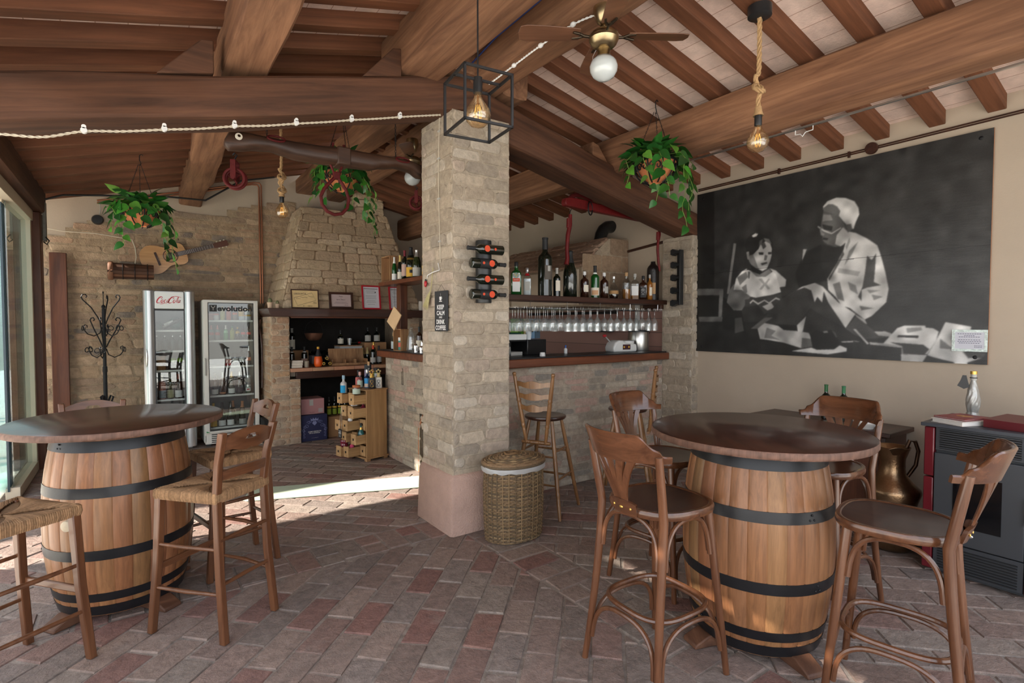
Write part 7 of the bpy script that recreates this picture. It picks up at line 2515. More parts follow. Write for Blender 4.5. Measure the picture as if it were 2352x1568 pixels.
RY = thing('red_yoke', 'red painted harness yoke with iron rings hanging over the bar', 'yoke', (4.08, 3.86, 2.71))
poly = [(3.34, 2.707), (3.35, 2.747), (3.413, 2.764), (3.60, 2.760), (3.76, 2.744), (3.958, 2.765), (4.078, 2.767), (4.079, 2.736), (4.144, 2.744), (4.144, 2.770), (4.219, 2.775), (4.329, 2.756), (4.50, 2.757), (4.657, 2.736), (4.79, 2.722), (4.79, 2.664), (4.613, 2.656), (4.391, 2.649), (4.055, 2.660), (3.772, 2.665), (3.52, 2.672), (3.351, 2.677)]
MB().prism([(x - 4.08, z - 2.71) for x, z in poly], .065, frame((0, .035, 0), (1, 0, 0), (0, 0, 1))).build('bar', M_redpaint2, RY, bevel=.008)
for (xa, xb) in ((3.42, 3.70), (4.36, 4.66)):
    MB().tube([(xa - 4.08 + (xb - xa) * i / 10, 0, .050 + .045 * math.sin(PI * i / 10) ** .7) for i in range(11)], .018, 8, flat=1.2).build('saddle', M_redpaint, RY)
for x in (3.645, 4.63):
    MB().tube([(x - 4.08 + .046 * math.cos(2 * PI * i / 24), -.045 + .02 * math.cos(2 * PI * i / 24), -.03 + .062 * math.sin(2 * PI * i / 24)) for i in range(24)], .0065, 8, closed=True).build('iron_ring', M_iron, RY)
chain(RY, (3.861 - 4.08, 0, .06), (3.861 - 4.08, 0, .52))
chain(RY, (4.28 - 4.08, 0, .06), (4.28 - 4.08, 0, .44))
for i, (lbl, pts, x) in enumerate((('red hooked harness bar hanging from the left end of the red yoke', [(.035, .02), (.03, -.08), (.005, -.18), (-.005, -.30), (.0, -.40), (-.012, -.455)], 3.365),
                                   ('red hooked harness bar hanging behind the tarred bottle', [(.0, .0), (.0, -.05), (-.022, -.14), (-.025, -.22), (-.012, -.34), (.012, -.44)], 4.69))):
    T = thing('harness_bar', lbl, 'harness bar', (x, 3.83, 2.575), 0, 'hames on the red yoke')
    MB().tube([(a, 0, z) for a, z in pts], [.018, .021, .020, .018, .020, .024] if i == 0 else [.015, .016, .015, .015, .014, .011], 10).build('bar', M_redpaint2, T)
    MB().tube([(pts[0][0] - .022, 0, -.02), (pts[0][0] - .024, 0, -.105)], .019, 10).build('side_lug', M_redpaint2, T)
    MB().tube([(pts[0][0] - .01, 0, .015), (pts[0][0], 0, .055), (pts[0][0] + .012, 0, .07)], .004, 6).build('hook', M_iron, T)

# ------------------------------------------------------------------ lamps


def bulb(T, z, r, nm_='bulb'):
    prof = [(.0001, -r), (r * .5, -r * .87), (r * .87, -r * .5), (r, 0), (r * .9, r * .42), (r * .62, r * .85), (r * .38, r * 1.2), (r * .27, r * 1.5), (r * .26, r * 1.65)]
    o_ = MB().lathe(prof, 24, c=(0, 0, z), cap=False).build(nm_, M_amber, T, angle=80)
    fm = bpy.data.materials.get('filament')
    if fm is None:
        ft = NT('filament')
        ft.setc((.9, .55, .15))
        ft.b.inputs['Emission Color'].default_value = (1, .55, .15, 1)
        ft.b.inputs['Emission Strength'].default_value = 0.6
        fm = ft.m
    m_ = MB()
    for k in range(6):
        a = 2 * PI * k / 6
        m_.tube([(r * .15 * math.cos(a), r * .15 * math.sin(a), z + r * .75), (r * .30 * math.cos(a + .5), r * .30 * math.sin(a + .5), z + r * .1), (r * .22 * math.cos(a + 1), r * .22 * math.sin(a + 1), z - r * .45)], .0012, 4)
    m_.build('filament', fm, o_)
    MB().tube([(0, 0, z + r * 1.6), (0, 0, z + r * .7)], r * .10, 8).build('glass_stem', M_amber, o_)


def twist(m_, pts, r, turns=60, strands=3):
    """laid rope: strands wound round a path"""
    path = []
    P_ = [Vector(p) for p in pts]
    for i in range(len(P_) - 1):
        p0, p1, p2, p3 = P_[max(i - 1, 0)], P_[i], P_[i + 1], P_[min(i + 2, len(P_) - 1)]
        n_ = max(3, int((p2 - p1).length / .006))
        for q in range(n_):
            u = q / n_
            path.append(.5 * (2 * p1 + (p2 - p0) * u + (2 * p0 - 5 * p1 + 4 * p2 - p3) * u * u + (3 * p1 - p0 - 3 * p2 + p3) * u ** 3))
    path.append(P_[-1])
    t0 = (path[1] - path[0]).normalized()
    nr = t0.orthogonal().normalized()
    fr_, ln = [], [0]
    for i, p in enumerate(path):
        t_ = (path[min(i + 1, len(path) - 1)] - path[max(i - 1, 0)]).normalized()
        nr = (nr - t_ * nr.dot(t_)).normalized()
        fr_.append((nr.copy(), t_.cross(nr)))
        if i:
            ln.append(ln[-1] + (p - path[i - 1]).length)
    for k in range(strands):
        m_.tube([p + (fr_[i][0] * math.cos(ln[i] * turns + 2 * PI * k / strands) + fr_[i][1] * math.sin(ln[i] * turns + 2 * PI * k / strands)) * r * .52 for i, p in enumerate(path)], r * .56, 6)


def rope_lamp(label, x, y, zc, zb, r, knots, canopy=True):
    T = thing('rope_pendant', label, 'pendant lamp', (x, y, zb), 0)
    h_ = zc - zb
    m_ = MB()
    zt_ = r * 2.5
    pts = [(0, 0, h_ - .02)]
    for kz in knots:
        a = kz - zb
        pts += [(.0, 0, a + .10), (-.018, .01, a + .06), (.026, .022, a + .02), (.030, -.012, a - .02), (-.012, -.024, a - .035), (-.028, .008, a - .01), (.004, .022, a + .02), (.014, -.012, a - .015), (.0, 0, a - .07)]
    pts += [(0, 0, zt_)]
    twist(m_, pts, .0135, 55)
    m_.build('rope', M_rope, T)
    MB().lathe([(.017, zt_ + .05), (.022, zt_ + .02), (.030, zt_ - .005), (.020, zt_ + .0)], 12).build('rope_tassel', M_rope, T)
    MB().lathe([(.019, r * 1.5), (.021, r * 1.6), (.021, zt_ - .005), (.0001, zt_ - .004)], 16).build('lamp_holder', M_black, T)
    bulb(T, 0, r)
    if canopy:
        MB().lathe([(.0001, h_ - .055), (.050, h_ - .055), (.066, h_ - .045), (.066, h_ + .01), (.0001, h_ + .01)], 28).build('ceiling_rose', M_black, T, angle=40)
    return T


rope_lamp('knotted rope pendant with a rippled amber bulb under the right roof slope', 3.02, 1.75, 3.40, 2.63, .062, [2.95])
rope_lamp('knotted rope pendant with an amber bulb between yoke and stone wall', 1.19, 5.50, 3.48, 2.635, .060, [2.98, 2.85], False)

CG = thing('cage_pendant', 'black cube-frame pendant with a big amber bulb in front of the pillar', 'pendant lamp', (1.32, 2.13, 2.57), R(-6.6))
s_ = .1165
for (a, b) in (((-1, -1, -1), (1, -1, -1)), ((1, -1, -1), (1, 1, -1)), ((1, 1, -1), (-1, 1, -1)), ((-1, 1, -1), (-1, -1, -1)), ((-1, -1, 1), (1, -1, 1)), ((1, -1, 1), (1, 1, 1)), ((1, 1, 1), (-1, 1, 1)), ((-1, 1, 1), (-1, -1, 1)),
               ((-1, -1, -1), (-1, -1, 1)), ((1, -1, -1), (1, -1, 1)), ((1, 1, -1), (1, 1, 1)), ((-1, 1, -1), (-1, 1, 1)), ((-1, 0, 1), (1, 0, 1))):
    p, q = Vector(a) * s_, Vector(b) * s_
    d = (q - p).normalized() * .0055
    MB().bar(p - d, q + d, .011, .011, (0, 0, 1) if abs(d.z) < .001 else (1, 0, 0)).build('cage_bar', M_black, CG, bevel=.0008)
MB().tube([(0, 0, .125), (0, 0, .055)], .0215, 18).build('lamp_holder', M_black, CG)
MB().tube([(0, 0, .97), (0, 0, .12)], .0042, 8).build('cord', M_black, CG)
bulb(CG, -.045, .060)


def fan(label, loc, sc=1.0):
    T = thing('ceiling_fan', label, 'ceiling fan', loc, R(-35.4))
    MB().lathe([(.055, .19), (.060, .17), (.058, .12), (.040, .075), (.018, .055), (.0001, .053)], 28).build('canopy', M_brass, T, angle=50)
    MB().tube([(0, 0, .06), (0, 0, .02)], .010, 12).build('down_rod', M_brass, T)
    MB().lathe([(.012, .035), (.030, .03), (.062, .018), (.080, .004), (.083, -.012), (.080, -.020), (.082, -.024), (.070, -.050), (.045, -.072), (.0001, -.074)], 36).build('motor', M_brass, T, angle=50)
    MB().lathe([(.034, -.070), (.036, -.075), (.036, -.120), (.044, -.128), (.0001, -.13)], 28).build('light_kit', M_brass, T, angle=50)
    og = NT('opal_glass') if not bpy.data.materials.get('opal_glass') else None
    if og:
        og.setc(sr(196, 202, 202))
        og.p(rough=.12, coat=.6)
        og.b.inputs['Subsurface Weight'].default_value = .3
        og.b.inputs['Subsurface Radius'].default_value = (.05, .05, .05)
    MB().lathe([(.050, -.122), (.070, -.145), (.078, -.172), (.074, -.198), (.058, -.225), (.032, -.243), (.0001, -.25)], 32).build('globe', bpy.data.materials['opal_glass'], T, angle=70)
    MB().tube([(-.045, -.01, -.085), (-.062, -.012, -.12), (-.066, -.012, -.21)], .0016, 5).build('pull_chain', M_silver, T)
    for k in range(4):
        a = PI / 2 * k + R(3)
        Mx = Matrix.Rotation(a, 4, 'Z')
        iro = MB()
        iro.tube([Mx @ Vector((.07, 0, -.01)), Mx @ Vector((.11, 0, -.006)), Mx @ Vector((.14, .018, -.004))], .008, 8)
        iro.tube([Mx @ Vector((.11, 0, -.006)), Mx @ Vector((.14, -.022, -.004)), Mx @ Vector((.175, -.030, -.004))], .007, 8)
        iro.tube([Mx @ Vector((.14, .018, -.004)), Mx @ Vector((.175, .030, -.004))], .007, 8)
        iro.build('blade_iron', mat('dark_bronze', (.05, .035, .022), .4, .8) if not bpy.data.materials.get('dark_bronze') else bpy.data.materials['dark_bronze'], T)
        o_ = [(.135, -.045), (.30, -.058), (.43, -.062), (.468, -.050), (.478, 0), (.468, .050), (.43, .062), (.30, .058), (.135, .045)]
        MB().prism(o_, .006, Mx @ Matrix.Rotation(R(11), 4, 'X')).build('blade', bpy.data.materials.get('fan_blade_wood') or wood('fan_blade_wood', (.12, .05, .026), (.22, .10, .055), 'X', 14, .35, coat=.3), T, bevel=.002)
    return T


fan('antique brass ceiling fan with a white globe under the ridge beam', (2.17, 2.17, 3.165))
f_ = fan('antique brass ceiling fan far back, half hidden by yoke and pillar', (2.22, 4.78, 3.14))

# ------------------------------------------------------------------ hanging plants
M_leaf = vcol('pothos_leaf', .38, .25, 30, .15, 60, .003, spec=.5)
M_bowl = mat('terracotta_bowl', sr(196, 120, 76), .8, var=.15, vscale=14)
M_vine = mat('vine_stem', sr(110, 140, 60), .6)


def leaf(m_, p, d, up, L, c):
    """one heart-shaped leaf from p along d"""
    d = Vector(d).normalized()
    u = Vector(up)
    s = d.cross(u)
    s = s.normalized() if s.length > 1e-4 else d.orthogonal().normalized()
    n = s.cross(d)
    out = [(0, .0), (-.06, .20), (.08, .36), (.30, .40), (.55, .30), (.80, .14), (1.0, 0)]
    P0 = Vector(p)
    mid = [P0 + d * (L * x) + n * (L * (-.22 * x * x)) for x, _ in out]
    le = [P0 + d * (L * x) + s * (L * w) + n * (L * (.10 * w * 2 - .22 * x * x)) for x, w in out]
    ri = [P0 + d * (L * x) - s * (L * w) + n * (L * (.10 * w * 2 - .22 * x * x)) for x, w in out]
    m_.cur = c
    k = len(out)
    m_.add(mid + le + ri, [(i, k + i, k + i + 1, i + 1) for i in range(k - 1)] + [(i, i + 1, 2 * k + i + 1, 2 * k + i) for i in range(k - 1)])


GREENS = [sr(34, 86, 28), sr(42, 100, 34), sr(28, 74, 27), sr(56, 116, 40), sr(38, 92, 36), sr(82, 138, 52)]


def plant(label, loc, r, hook_z, nl, vines, seed, lw=.105):
    random.seed(seed)
    T = thing('hanging_plant', label, 'hanging plant', loc)
    MB().lathe([(.0001, -.50 * r), (.30 * r, -.95 * r), (.62 * r, -.72 * r), (.88 * r, -.36 * r), (1.0 * r, 0), (.90 * r, 0), (.0001, -.06)], 28).build('bowl', M_bowl, T)
    ir = MB()
    ir.tube([(r * 1.02 * math.cos(2 * PI * i / 36), r * 1.02 * math.sin(2 * PI * i / 36), 0) for i in range(36)], .009, 8, closed=True)
    for k in range(9):
        a = 2 * PI * k / 9
        pr_ = lambda z, da: ((1.01 * r * math.cos(math.asin(min(1, -z / r * .93)))) * math.cos(a + da), (1.01 * r * math.cos(math.asin(min(1, -z / r * .93)))) * math.sin(a + da), z)
        ir.tube([pr_(-.02 * r - .98 * r * q / 8, 0) for q in range(9)], .006, 6)
        for s in (-1, 1):
            ir.tube([pr_(-.35 * r + .20 * r * math.sin(q * .6) * (1 - q / 16), s * (.20 + .16 * math.cos(q * .6) * (1 - q / 16))) for q in range(13)], .005, 5)
    ir.build('iron_basket', M_iron, T)
    for k in range(3):
        a = 2 * PI * k / 3 + .5
        chain(T, (r * math.cos(a), r * math.sin(a), 0), (.012 * math.cos(a), .012 * math.sin(a), hook_z - .10), .0016, .020)
    MB().tube([(0, 0, hook_z - .11), (.012, 0, hook_z - .09), (0, 0, hook_z - .06), (0, 0, hook_z - .015), (.015, 0, hook_z), (.03, 0, hook_z - .01)], .004, 6).build('hook', M_iron, T)
    m_ = MB()
    for k in range(int(nl * 1.25)):
        a = random.random() * 2 * PI
        q = random.random() ** .6
        p = Vector((r * q * math.cos(a), r * q * math.sin(a), random.uniform(.0, .12)))
        e = random.uniform(-.9, .9) if q > .6 else random.uniform(-.1, 1.2)
        d = Vector((math.cos(a + jit(.6)), math.sin(a + jit(.6)), e))
        leaf(m_, p + d.normalized() * .05, d, (jit(.3), jit(.3), 1), lw * random.uniform(.75, 1.3), tuple(v * random.uniform(.75, 1.2) for v in random.choice(GREENS)))
    st = MB()
    for (a, ln_, sw) in vines:
        a = R(a)
        pts = []
        n_ = max(4, int(ln_ / .05))
        for i in range(n_ + 1):
            u = i / n_
            out = r * (.9 + .75 * min(1, u * 2.5)) + .02 * math.sin(i * 1.3)
            pts.append(Vector((out * math.cos(a + sw * u) , out * math.sin(a + sw * u), .03 + .03 * min(1, u * 6) - ln_ * u ** 1.25)))
        st.tube(pts, .0024, 5)
        for i in range(1, n_ + 1):
            p = pts[i]
            t_ = (pts[i] - pts[i - 1]).normalized()
            sd = Vector((-math.sin(a), math.cos(a), 0)) * (1 if i % 2 else -1)
            d = sd * .9 + Vector((math.cos(a), math.sin(a), 0)) * .35 + Vector((0, 0, -.75))
            leaf(m_, p + sd * .012, d, (math.cos(a), math.sin(a), .6), lw * random.uniform(.75, 1.25) * (1 - .25 * i / n_), tuple(v * random.uniform(.8, 1.25) for v in random.choice(GREENS)))
    m_.build('foliage', M_leaf, T, angle=80, recalc=False)
    if vines:
        st.build('vines', M_vine, T)
    random.seed(seed + 50)


plant('trailing green plant in an iron basket over the guitar', (.08, 6.275, 2.655), .165, .53, 62, [(-150, .30, .4), (-110, .42, -.2), (-70, .36, .5), (-25, .52, -.3), (0, .60, .2), (25, .30, .3), (200, .28, .2), (-90, .24, 0)], 11)
plant('trailing green plant in an iron basket behind the dark ox yoke', (1.58, 4.895, 2.93), .17, .645, 60, [(-160, .36, .3), (-120, .30, .2), (-60, .55, .2), (-20, .62, -.3), (10, .42, .3), (190, .34, .1), (-90, .40, 0)], 23)
plant('trailing green plant in an iron basket over the bar pier', (3.40, 2.825, 2.835), .165, .495, 66, [(-165, .30, .3), (-135, .38, .3), (-95, .22, .2), (-60, .30, .2), (-35, .45, -.3), (-10, .55, -.2), (170, .26, 0), (20, .30, .3)], 37)
VN = thing('trailing_vine', 'tip of a trailing plant hanging in at the top edge of the picture', 'vine', (2.255, 1.59, 3.14))
m_ = MB()
leaf(m_, (0, 0, .03), (-.3, -.2, -.8), (-.5, -.8, .2), .075, GREENS[3])
leaf(m_, (.01, 0, .12), (.5, .2, -.5), (-.5, -.8, .2), .08, GREENS[1])
m_.build('foliage', M_leaf, VN, recalc=False)
MB().tube([(0, 0, .02), (.01, 0, .15), (0, .02, .42)], .0025, 5).build('vine', M_vine, VN)
random.seed(99)

# ------------------------------------------------------------------ cables and small fittings on the roof
LC = thing('twisted_cable', 'cream twisted cable clipped along the lower edge of the left beam', 'cable', (0, 3.405, 0))
cp_ = [(-.90, 2.40), (-.486, 2.437), (-.333, 2.454), (-.18, 2.512), (-.019, 2.545), (.155, 2.590), (.322, 2.630), (.49, 2.678), (.66, 2.718), (.825, 2.765), (1.0, 2.812), (1.163, 2.860), (1.33, 2.905), (1.493, 2.952), (1.65, 2.995), (1.80, 3.035)]
m_ = MB()
twist(m_, [(x, 0, z) for x, z in cp_], .0065, 110, 2)
m_.build('cable', M_cream_rope, LC)
for i in (3, 5, 7, 9, 11, 13):
    x, z = cp_[i]
    MB().tube([(x, .012, z + .004), (x, -.010, z + .004)], .014, 14).build('insulator', M_white, LC)
    MB().tube([(x, .012, z + .022), (x, -.010, z + .022)], .010, 12).build('insulator', M_white, LC)
RC = thing('twisted_cable', 'white knotted cable running along the ridge beam to the brass fan', 'cable', (2.10, 2.3, 3.31))
m_ = MB()
cp2 = [(.03, .98, -.02), (.02, .66, -.015), (.01, .36, -.012), (.02, .07, -.010), (.05, -.10, -.02)]
twist(m_, cp2, .006, 110, 2)
m_.build('cable', M_paperw, RC)
for p in cp2[1:4]:
    MB().ball(p, .015, 10, 8, (1, 1.4, 1)).build('knot', M_paperw, RC)
tag(MB().tube([(-.02, -1.2, .10), (-.03, -.4, .06), (-.02, .3, .05), (.0, .7, .06), (.02, 1.1, .02)], .006, 6).build('blue_cable', mat('blue_wire', sr(40, 60, 120), .5), loc=(2.0, 2.3, 3.40)), 'thin dark blue cable lying along the ridge beam', 'cable')
LS = thing('light_strip', 'slim aluminium light strip under the right purlin', 'light strip', (3.845, .3, 2.938))
MB().box(0, 1.35, -.006, .018, 2.7, .012).build('channel', M_steel, LS)
tag(MB().tube([(0, .0, 0), (0, .0, -.03), (0, -.035, -.035), (0, -.05, -.055), (0, -.07, -.03), (0, -.12, -.028), (0, -.12, .0)], .003, 6).build('wire_hook', M_paperw, loc=(3.845, 1.95, 2.925)), 'bent white wire hanging under the light strip', 'wire')
WC_ = thing('wall_conduit', 'thin brown electric conduit running along the top of the cream wall', 'conduit', (4.885, 3.45, 2.955))
for dz in (0, .016):
    MB().tube([(0, .03, dz), (0, -1.2, dz + .006), (0, -3.4, dz + .03)], .006, 6).build('wire', M_darkwood, WC_)
MB().lathe([(.0001, -.015), (.045, -.015), (.048, .0), (.045, .012), (.0001, .014)], 24, M=frame((-.012, -1.59, .016), (0, 1, 0), (0, 0, 1))).build('junction_box', M_darkwood, WC_)
for y in (-.83, -1.42):
    MB().box(-.002, y, .01, .02, .016, .05).build('clip', M_darkwood, WC_)
tag(MB().tube([(0, 0, 0), (.15, .02, .07), (.5, .05, .12), (1.1, .06, .19), (1.5, .06, .20), (1.9, .06, .50), (2.3, .06, .61)], .011, 8).build('black_cable', M_black, loc=(-.74, 7.55, 2.885)), 'thick black cable running under the rafters from the corner post', 'cable')
CB2 = thing('corner_bracket', 'grey metal bracket with cable and small hook at the top of the corner post', 'bracket', (-.765, 7.72, 2.72))
MB().box(0, 0, -.05, .03, .09, .42).build('plate', mat('galvanised', sr(120, 120, 112), .6, .6, var=.2, vscale=30), CB2, bevel=.004)
MB().tube([(.01, -.05, -.22), (.04, -.06, -.26), (.02, -.06, -.30), (-.01, -.05, -.27)], .007, 6).build('hook', M_iron, CB2)

# ------------------------------------------------------------------ large black and white photograph on the right wall (its own tones, region by region)
MURAL = """30:-7,1052 85,1024 95,32 3,5
120:179,661 191,656 162,358 151,359
88:3,401 135,391 135,353 3,358
26:3,358 116,350 112,220 4,222
105:116,382 135,381 128,217 112,217
92:13,221 134,220 129,188 19,189
34:13,189 451,187 453,25 3,12
26:135,342 219,255 241,120 132,146
70:189,209 220,215 231,133 190,119
38:230,633 237,678 259,701 293,700 326,675 347,632 349,587 341,563 331,616 312,645 294,635 284,597 265,580 241,591
200:259,691 274,701 286,696 279,682 264,680
110:308,668 331,658 342,627 315,650
95:291,655 305,662 301,634 290,609
187:251,576 265,580 287,607 298,634 317,647 336,631 343,601 342,562 337,531 324,490 305,479 281,492 261,515 249,543
120:251,576 265,580 276,546 286,505 295,487 281,492 261,515 249,543
70:312,645 320,617 308,603 298,634
45:288,589 309,586 309,572 292,574
45:327,584 342,582 341,571 329,571
95:315,572 326,564 321,538 311,540
60:297,524 323,529 326,521 305,512
150:236,599 248,600 251,549 241,557
32:251,529 281,496 305,479 295,461 266,477
112:257,485 295,461 333,489 343,469 319,445 281,450
100:182,415 228,397 258,335 219,255 183,257 151,307 161,375
172:333,493 360,476 401,421 399,383 371,380 361,451
196:237,501 257,485 281,450 319,445 347,471 361,457 370,411 382,353 297,322 258,335 218,378 182,381 192,448 217,487
110:197,454 237,484 245,450 210,406
120:218,392 238,410 243,363 233,353
95:244,484 254,481 252,442 245,443
150:290,435 303,437 317,410 331,434 338,431 324,403 339,375 329,371 317,395 304,372 294,375 310,404
58:233,319 382,347 387,308 354,252 317,233 288,286 234,276
165:307,276 344,296 358,268 329,252
170:254,302 268,318 290,297 316,315 335,298 362,325 378,315 378,308 362,316 335,290 316,307 290,286 268,308 256,291
52:378,308 406,332 440,361 474,389 507,394 535,372 554,341 586,292 645,226 614,157 591,174 541,216 492,260 472,224 447,168 364,174 299,148 260,147 317,214
186:440,358 474,389 507,394 535,372 558,335 589,286 645,226 614,154 587,215 555,287 539,345 534,288 517,319 508,290 495,354 470,372
90:260,147 317,210 354,213 318,181 289,148
165:289,148 318,181 373,165 395,142 443,137 488,128 502,95 503,55 462,44 392,72 337,83 300,88
110:327,155 364,136 346,109 383,85 318,95
92:465,100 502,95 503,55 462,44
200:425,26 499,49 519,38 578,44 596,66 619,52 619,35 555,16
28:493,119 517,144 538,132 565,145 584,127 594,74 578,50 519,41 503,55
120:538,137 553,140 557,130 542,127
75:569,142 582,130 588,103 581,109
175:445,168 478,217 474,187 467,134 448,134
30:480,566 528,594 533,474 550,401 507,394 449,373 435,449 456,521
150:463,578 476,576 460,514
190:618,642 640,631 676,596 707,557 718,506 732,427 743,344 737,279 695,214 674,197 645,232 627,255 601,268 578,316 554,353 550,412 579,486 601,547 605,569
36:532,594 567,570 601,564 583,491 550,412 529,474 525,535
80:554,412 583,491 601,547 605,529 580,462 557,400
120:620,544 648,585 631,530 606,471
130:608,569 621,613 623,589 612,550
68:691,488 704,519 702,453 699,381 720,363 679,355 662,345 663,288 652,311 665,361 671,423 677,512
150:587,462 657,436 650,414 584,439
110:569,381 592,391 608,291 586,304
125:618,389 644,369 651,323 626,347
120:693,320 727,307 700,291
105:656,266 701,252 663,243
130:679,344 720,338 687,326
198:531,790 545,813 575,824 605,814 634,789 647,754 650,720 639,682 633,650 614,671 599,698 584,730 557,748 533,763
95:533,783 549,797 564,793 579,777 589,752 584,724 561,744 533,763
90:532,760 557,745 584,727 603,685 611,649 615,608 601,575 575,571 547,591 532,611 529,654 525,696 528,731
135:532,748 557,739 565,711 530,713
188:579,632 599,668 618,636 615,596 593,571 574,586
40:528,698 565,679 562,656 535,670
190:514,693 535,667 562,646 592,669 593,663 562,640 533,661 513,687
85:607,678 625,680 629,651 615,637
38:533,629 551,620 547,611 533,617
125:523,691 530,656 539,645 533,636 525,642 521,667
165:642,226 674,197 682,175 660,180
66:614,151 646,214 678,175 703,141 750,136 756,120 730,108 682,101 647,117
155:703,138 736,140 756,128 750,114 716,119
160:599,86 647,91 662,86 604,80
44:639,89 640,-5 780,-4 785,61 731,73 689,76
172:638,150 647,150 689,78 683,74
150:689,86 788,78 789,7 783,6 784,63 692,74
195:730,80 770,156 789,168 846,168 847,159 867,156 881,141 875,102 853,37 788,33 788,75
130:795,156 835,161 838,147 798,133
50:773,122 829,122 828,110 770,113
60:748,88 842,80 858,60 845,34 788,35 785,71
190:782,32 842,34 853,33 840,-4 783,-2
190:897,184 960,164 947,61 954,26 953,-4 919,-7 853,33 875,102
112:885,109 915,70 913,63 885,66
44:853,30 920,6 920,-8 840,-5
180:955,31 987,29 953,8
70:940,56 996,51 989,33 955,27"""
GW, GH = 520, 360
img = np.full((GH, GW), 47.0)
rng = np.random.default_rng(5)
xs = (np.arange(GW) + .5) / GW * 1000
ys = (np.arange(GH) + .5) / GH * 1000
img += 4 * np.sin(xs / 23.0)[None, :] * np.sin(xs / 61.0 + 1)[None, :]
img[ys < 330, :] -= 6
for ln_ in MURAL.split('\n'):
    g_, pts_ = ln_.split(':')
    P_ = np.array([[float(v) for v in q.split(',')] for q in pts_.split()])
    acc = np.zeros((GH, GW))
    for oy in (-.25, .25):
        yy = ys + oy * 1000 / GH
        for ox in (-.25, .25):
            xx = xs + ox * 1000 / GW
            ins = np.zeros((GH, GW), bool)
            for i in range(len(P_)):
                (xa, ya), (xb, yb_) = P_[i - 1], P_[i]
                if ya == yb_:
                    continue
                c_ = (ya > yy) != (yb_ > yy)
                xi = xa + (yy - ya) * (xb - xa) / (yb_ - ya)
                ins ^= c_[:, None] & (xx[None, :] < xi[:, None])
            acc += ins * .25
    img = img * (1 - acc) + float(g_) * acc
for _ in range(3):
    b_ = img.copy()
    b_[1:-1, 1:-1] = (img[1:-1, 1:-1] * 4 + img[:-2, 1:-1] + img[2:, 1:-1] + img[1:-1, :-2] + img[1:-1, 2:]) / 8
    img = b_
lf = rng.normal(0, 1, (GH // 12 + 2, GW // 12 + 2))
lf = np.kron(lf, np.ones((12, 12)))[:GH, :GW]
for _ in range(40):
    lf[1:-1, 1:-1] = (lf[:-2, 1:-1] + lf[2:, 1:-1] + lf[1:-1, :-2] + lf[1:-1, 2:]) / 4
img *= 1 + .16 * lf
img += rng.normal(0, 2.0, img.shape)
seam = np.abs(ys[:, None] - (500 + 22 * (xs[None, :] - 500) / 1000)) < 1.6
img = np.where(seam, img * .55, img)
lin = np.clip(img, 0, 255) / 255
lin = np.where(lin <= .04045, lin / 12.92, ((lin + .055) / 1.055) ** 2.4)
MU = thing('wall_photograph', 'very large black and white photograph of a man and boy on the wall', 'photograph', (4.895, 2.297, 1.272))
PW_, PH_ = 2.377, 1.644
MB().box(-.010, 0, PH_ / 2, .018, PW_, PH_).build('panel', mat('panel_edge', sr(150, 106, 76), .8), MU)
me = bpy.data.meshes.new('print')
gx, gy = np.meshgrid(np.linspace(0, 1, GW), np.linspace(0, 1, GH))
vv = np.stack([np.full(gx.shape, -.0205), PW_ / 2 - gx * PW_, gy * PH_], -1).reshape(-1, 3)
idx = np.arange(GW * GH).reshape(GH, GW)
ff = np.stack([idx[:-1, :-1], idx[1:, :-1], idx[1:, 1:], idx[:-1, 1:]], -1).reshape(-1, 4)
me.from_pydata(vv.tolist(), [], ff.tolist())
at_ = me.color_attributes.new('Col', 'FLOAT_COLOR', 'POINT')
cc = np.ones((GH * GW, 4), np.float32)
cc[:, 0], cc[:, 1], cc[:, 2] = lin.ravel() * 1.02, lin.ravel(), lin.ravel() * .96
at_.data.foreach_set('color', cc.ravel())
t = NT('varnished_print')
a_ = t.new('Attribute', attribute_name='Col')
t.setc(a_.outputs['Color'])
t.p(rough=.36, spec=.5)
t.bump(t.noise(t.coord((1, .25, 1)), 38, 5), .16, .006)
me.materials.append(t.m)
o = bpy.data.objects.new('print', me)
COL.objects.link(o)
o.parent = MU
for (y, z) in ((1.12, .05), (1.12, 1.59), (-1.12, .05), (-1.12, 1.59)):
    MB().ball((-.021, y, z), .014, 12, 6, (.25, 1, 1)).build('screw', M_iron, MU)
PQ = thing('glass_plaque', 'small glass-edged plaque with a typed note on the big photograph', 'plaque', (4.868, 1.208, 1.440))
FQ = frame((0, 0, 0), (0, -1, 0), (0, 0, 1))
m_ = MB()
m_.plate([(-.10, -.078), (.10, -.078), (.10, .078), (-.10, .078)], [(-.082, -.060), (.082, -.060), (.082, .060), (-.082, .060)], .004, FQ)
m_.build('glass_rim', mat('bevelled_glass', sr(200, 212, 206), .12, .35, var=.4, vscale=60, bump=.6, bscale=120), PQ)
MB().prism([(-.083, -.061), (.083, -.061), (.083, .061), (-.083, .061)], .003, FQ).build('note', m_lab('note_paper', sr(206, 206, 214)), PQ)
m_ = MB()
lines(m_, FQ @ Matrix.Translation((0, 0, .0032)), [(.046, .9), (.034, .4), (.024, .8), (.004, .85), (-.008, .9), (-.020, .8)], .15)
lines(m_, FQ @ Matrix.Translation((0, 0, .0032)), [(-.038, .3), (-.048, .3)], .15, .05)
m_.build('typing', m_lab('ink_grey', sr(90, 90, 110)), PQ)

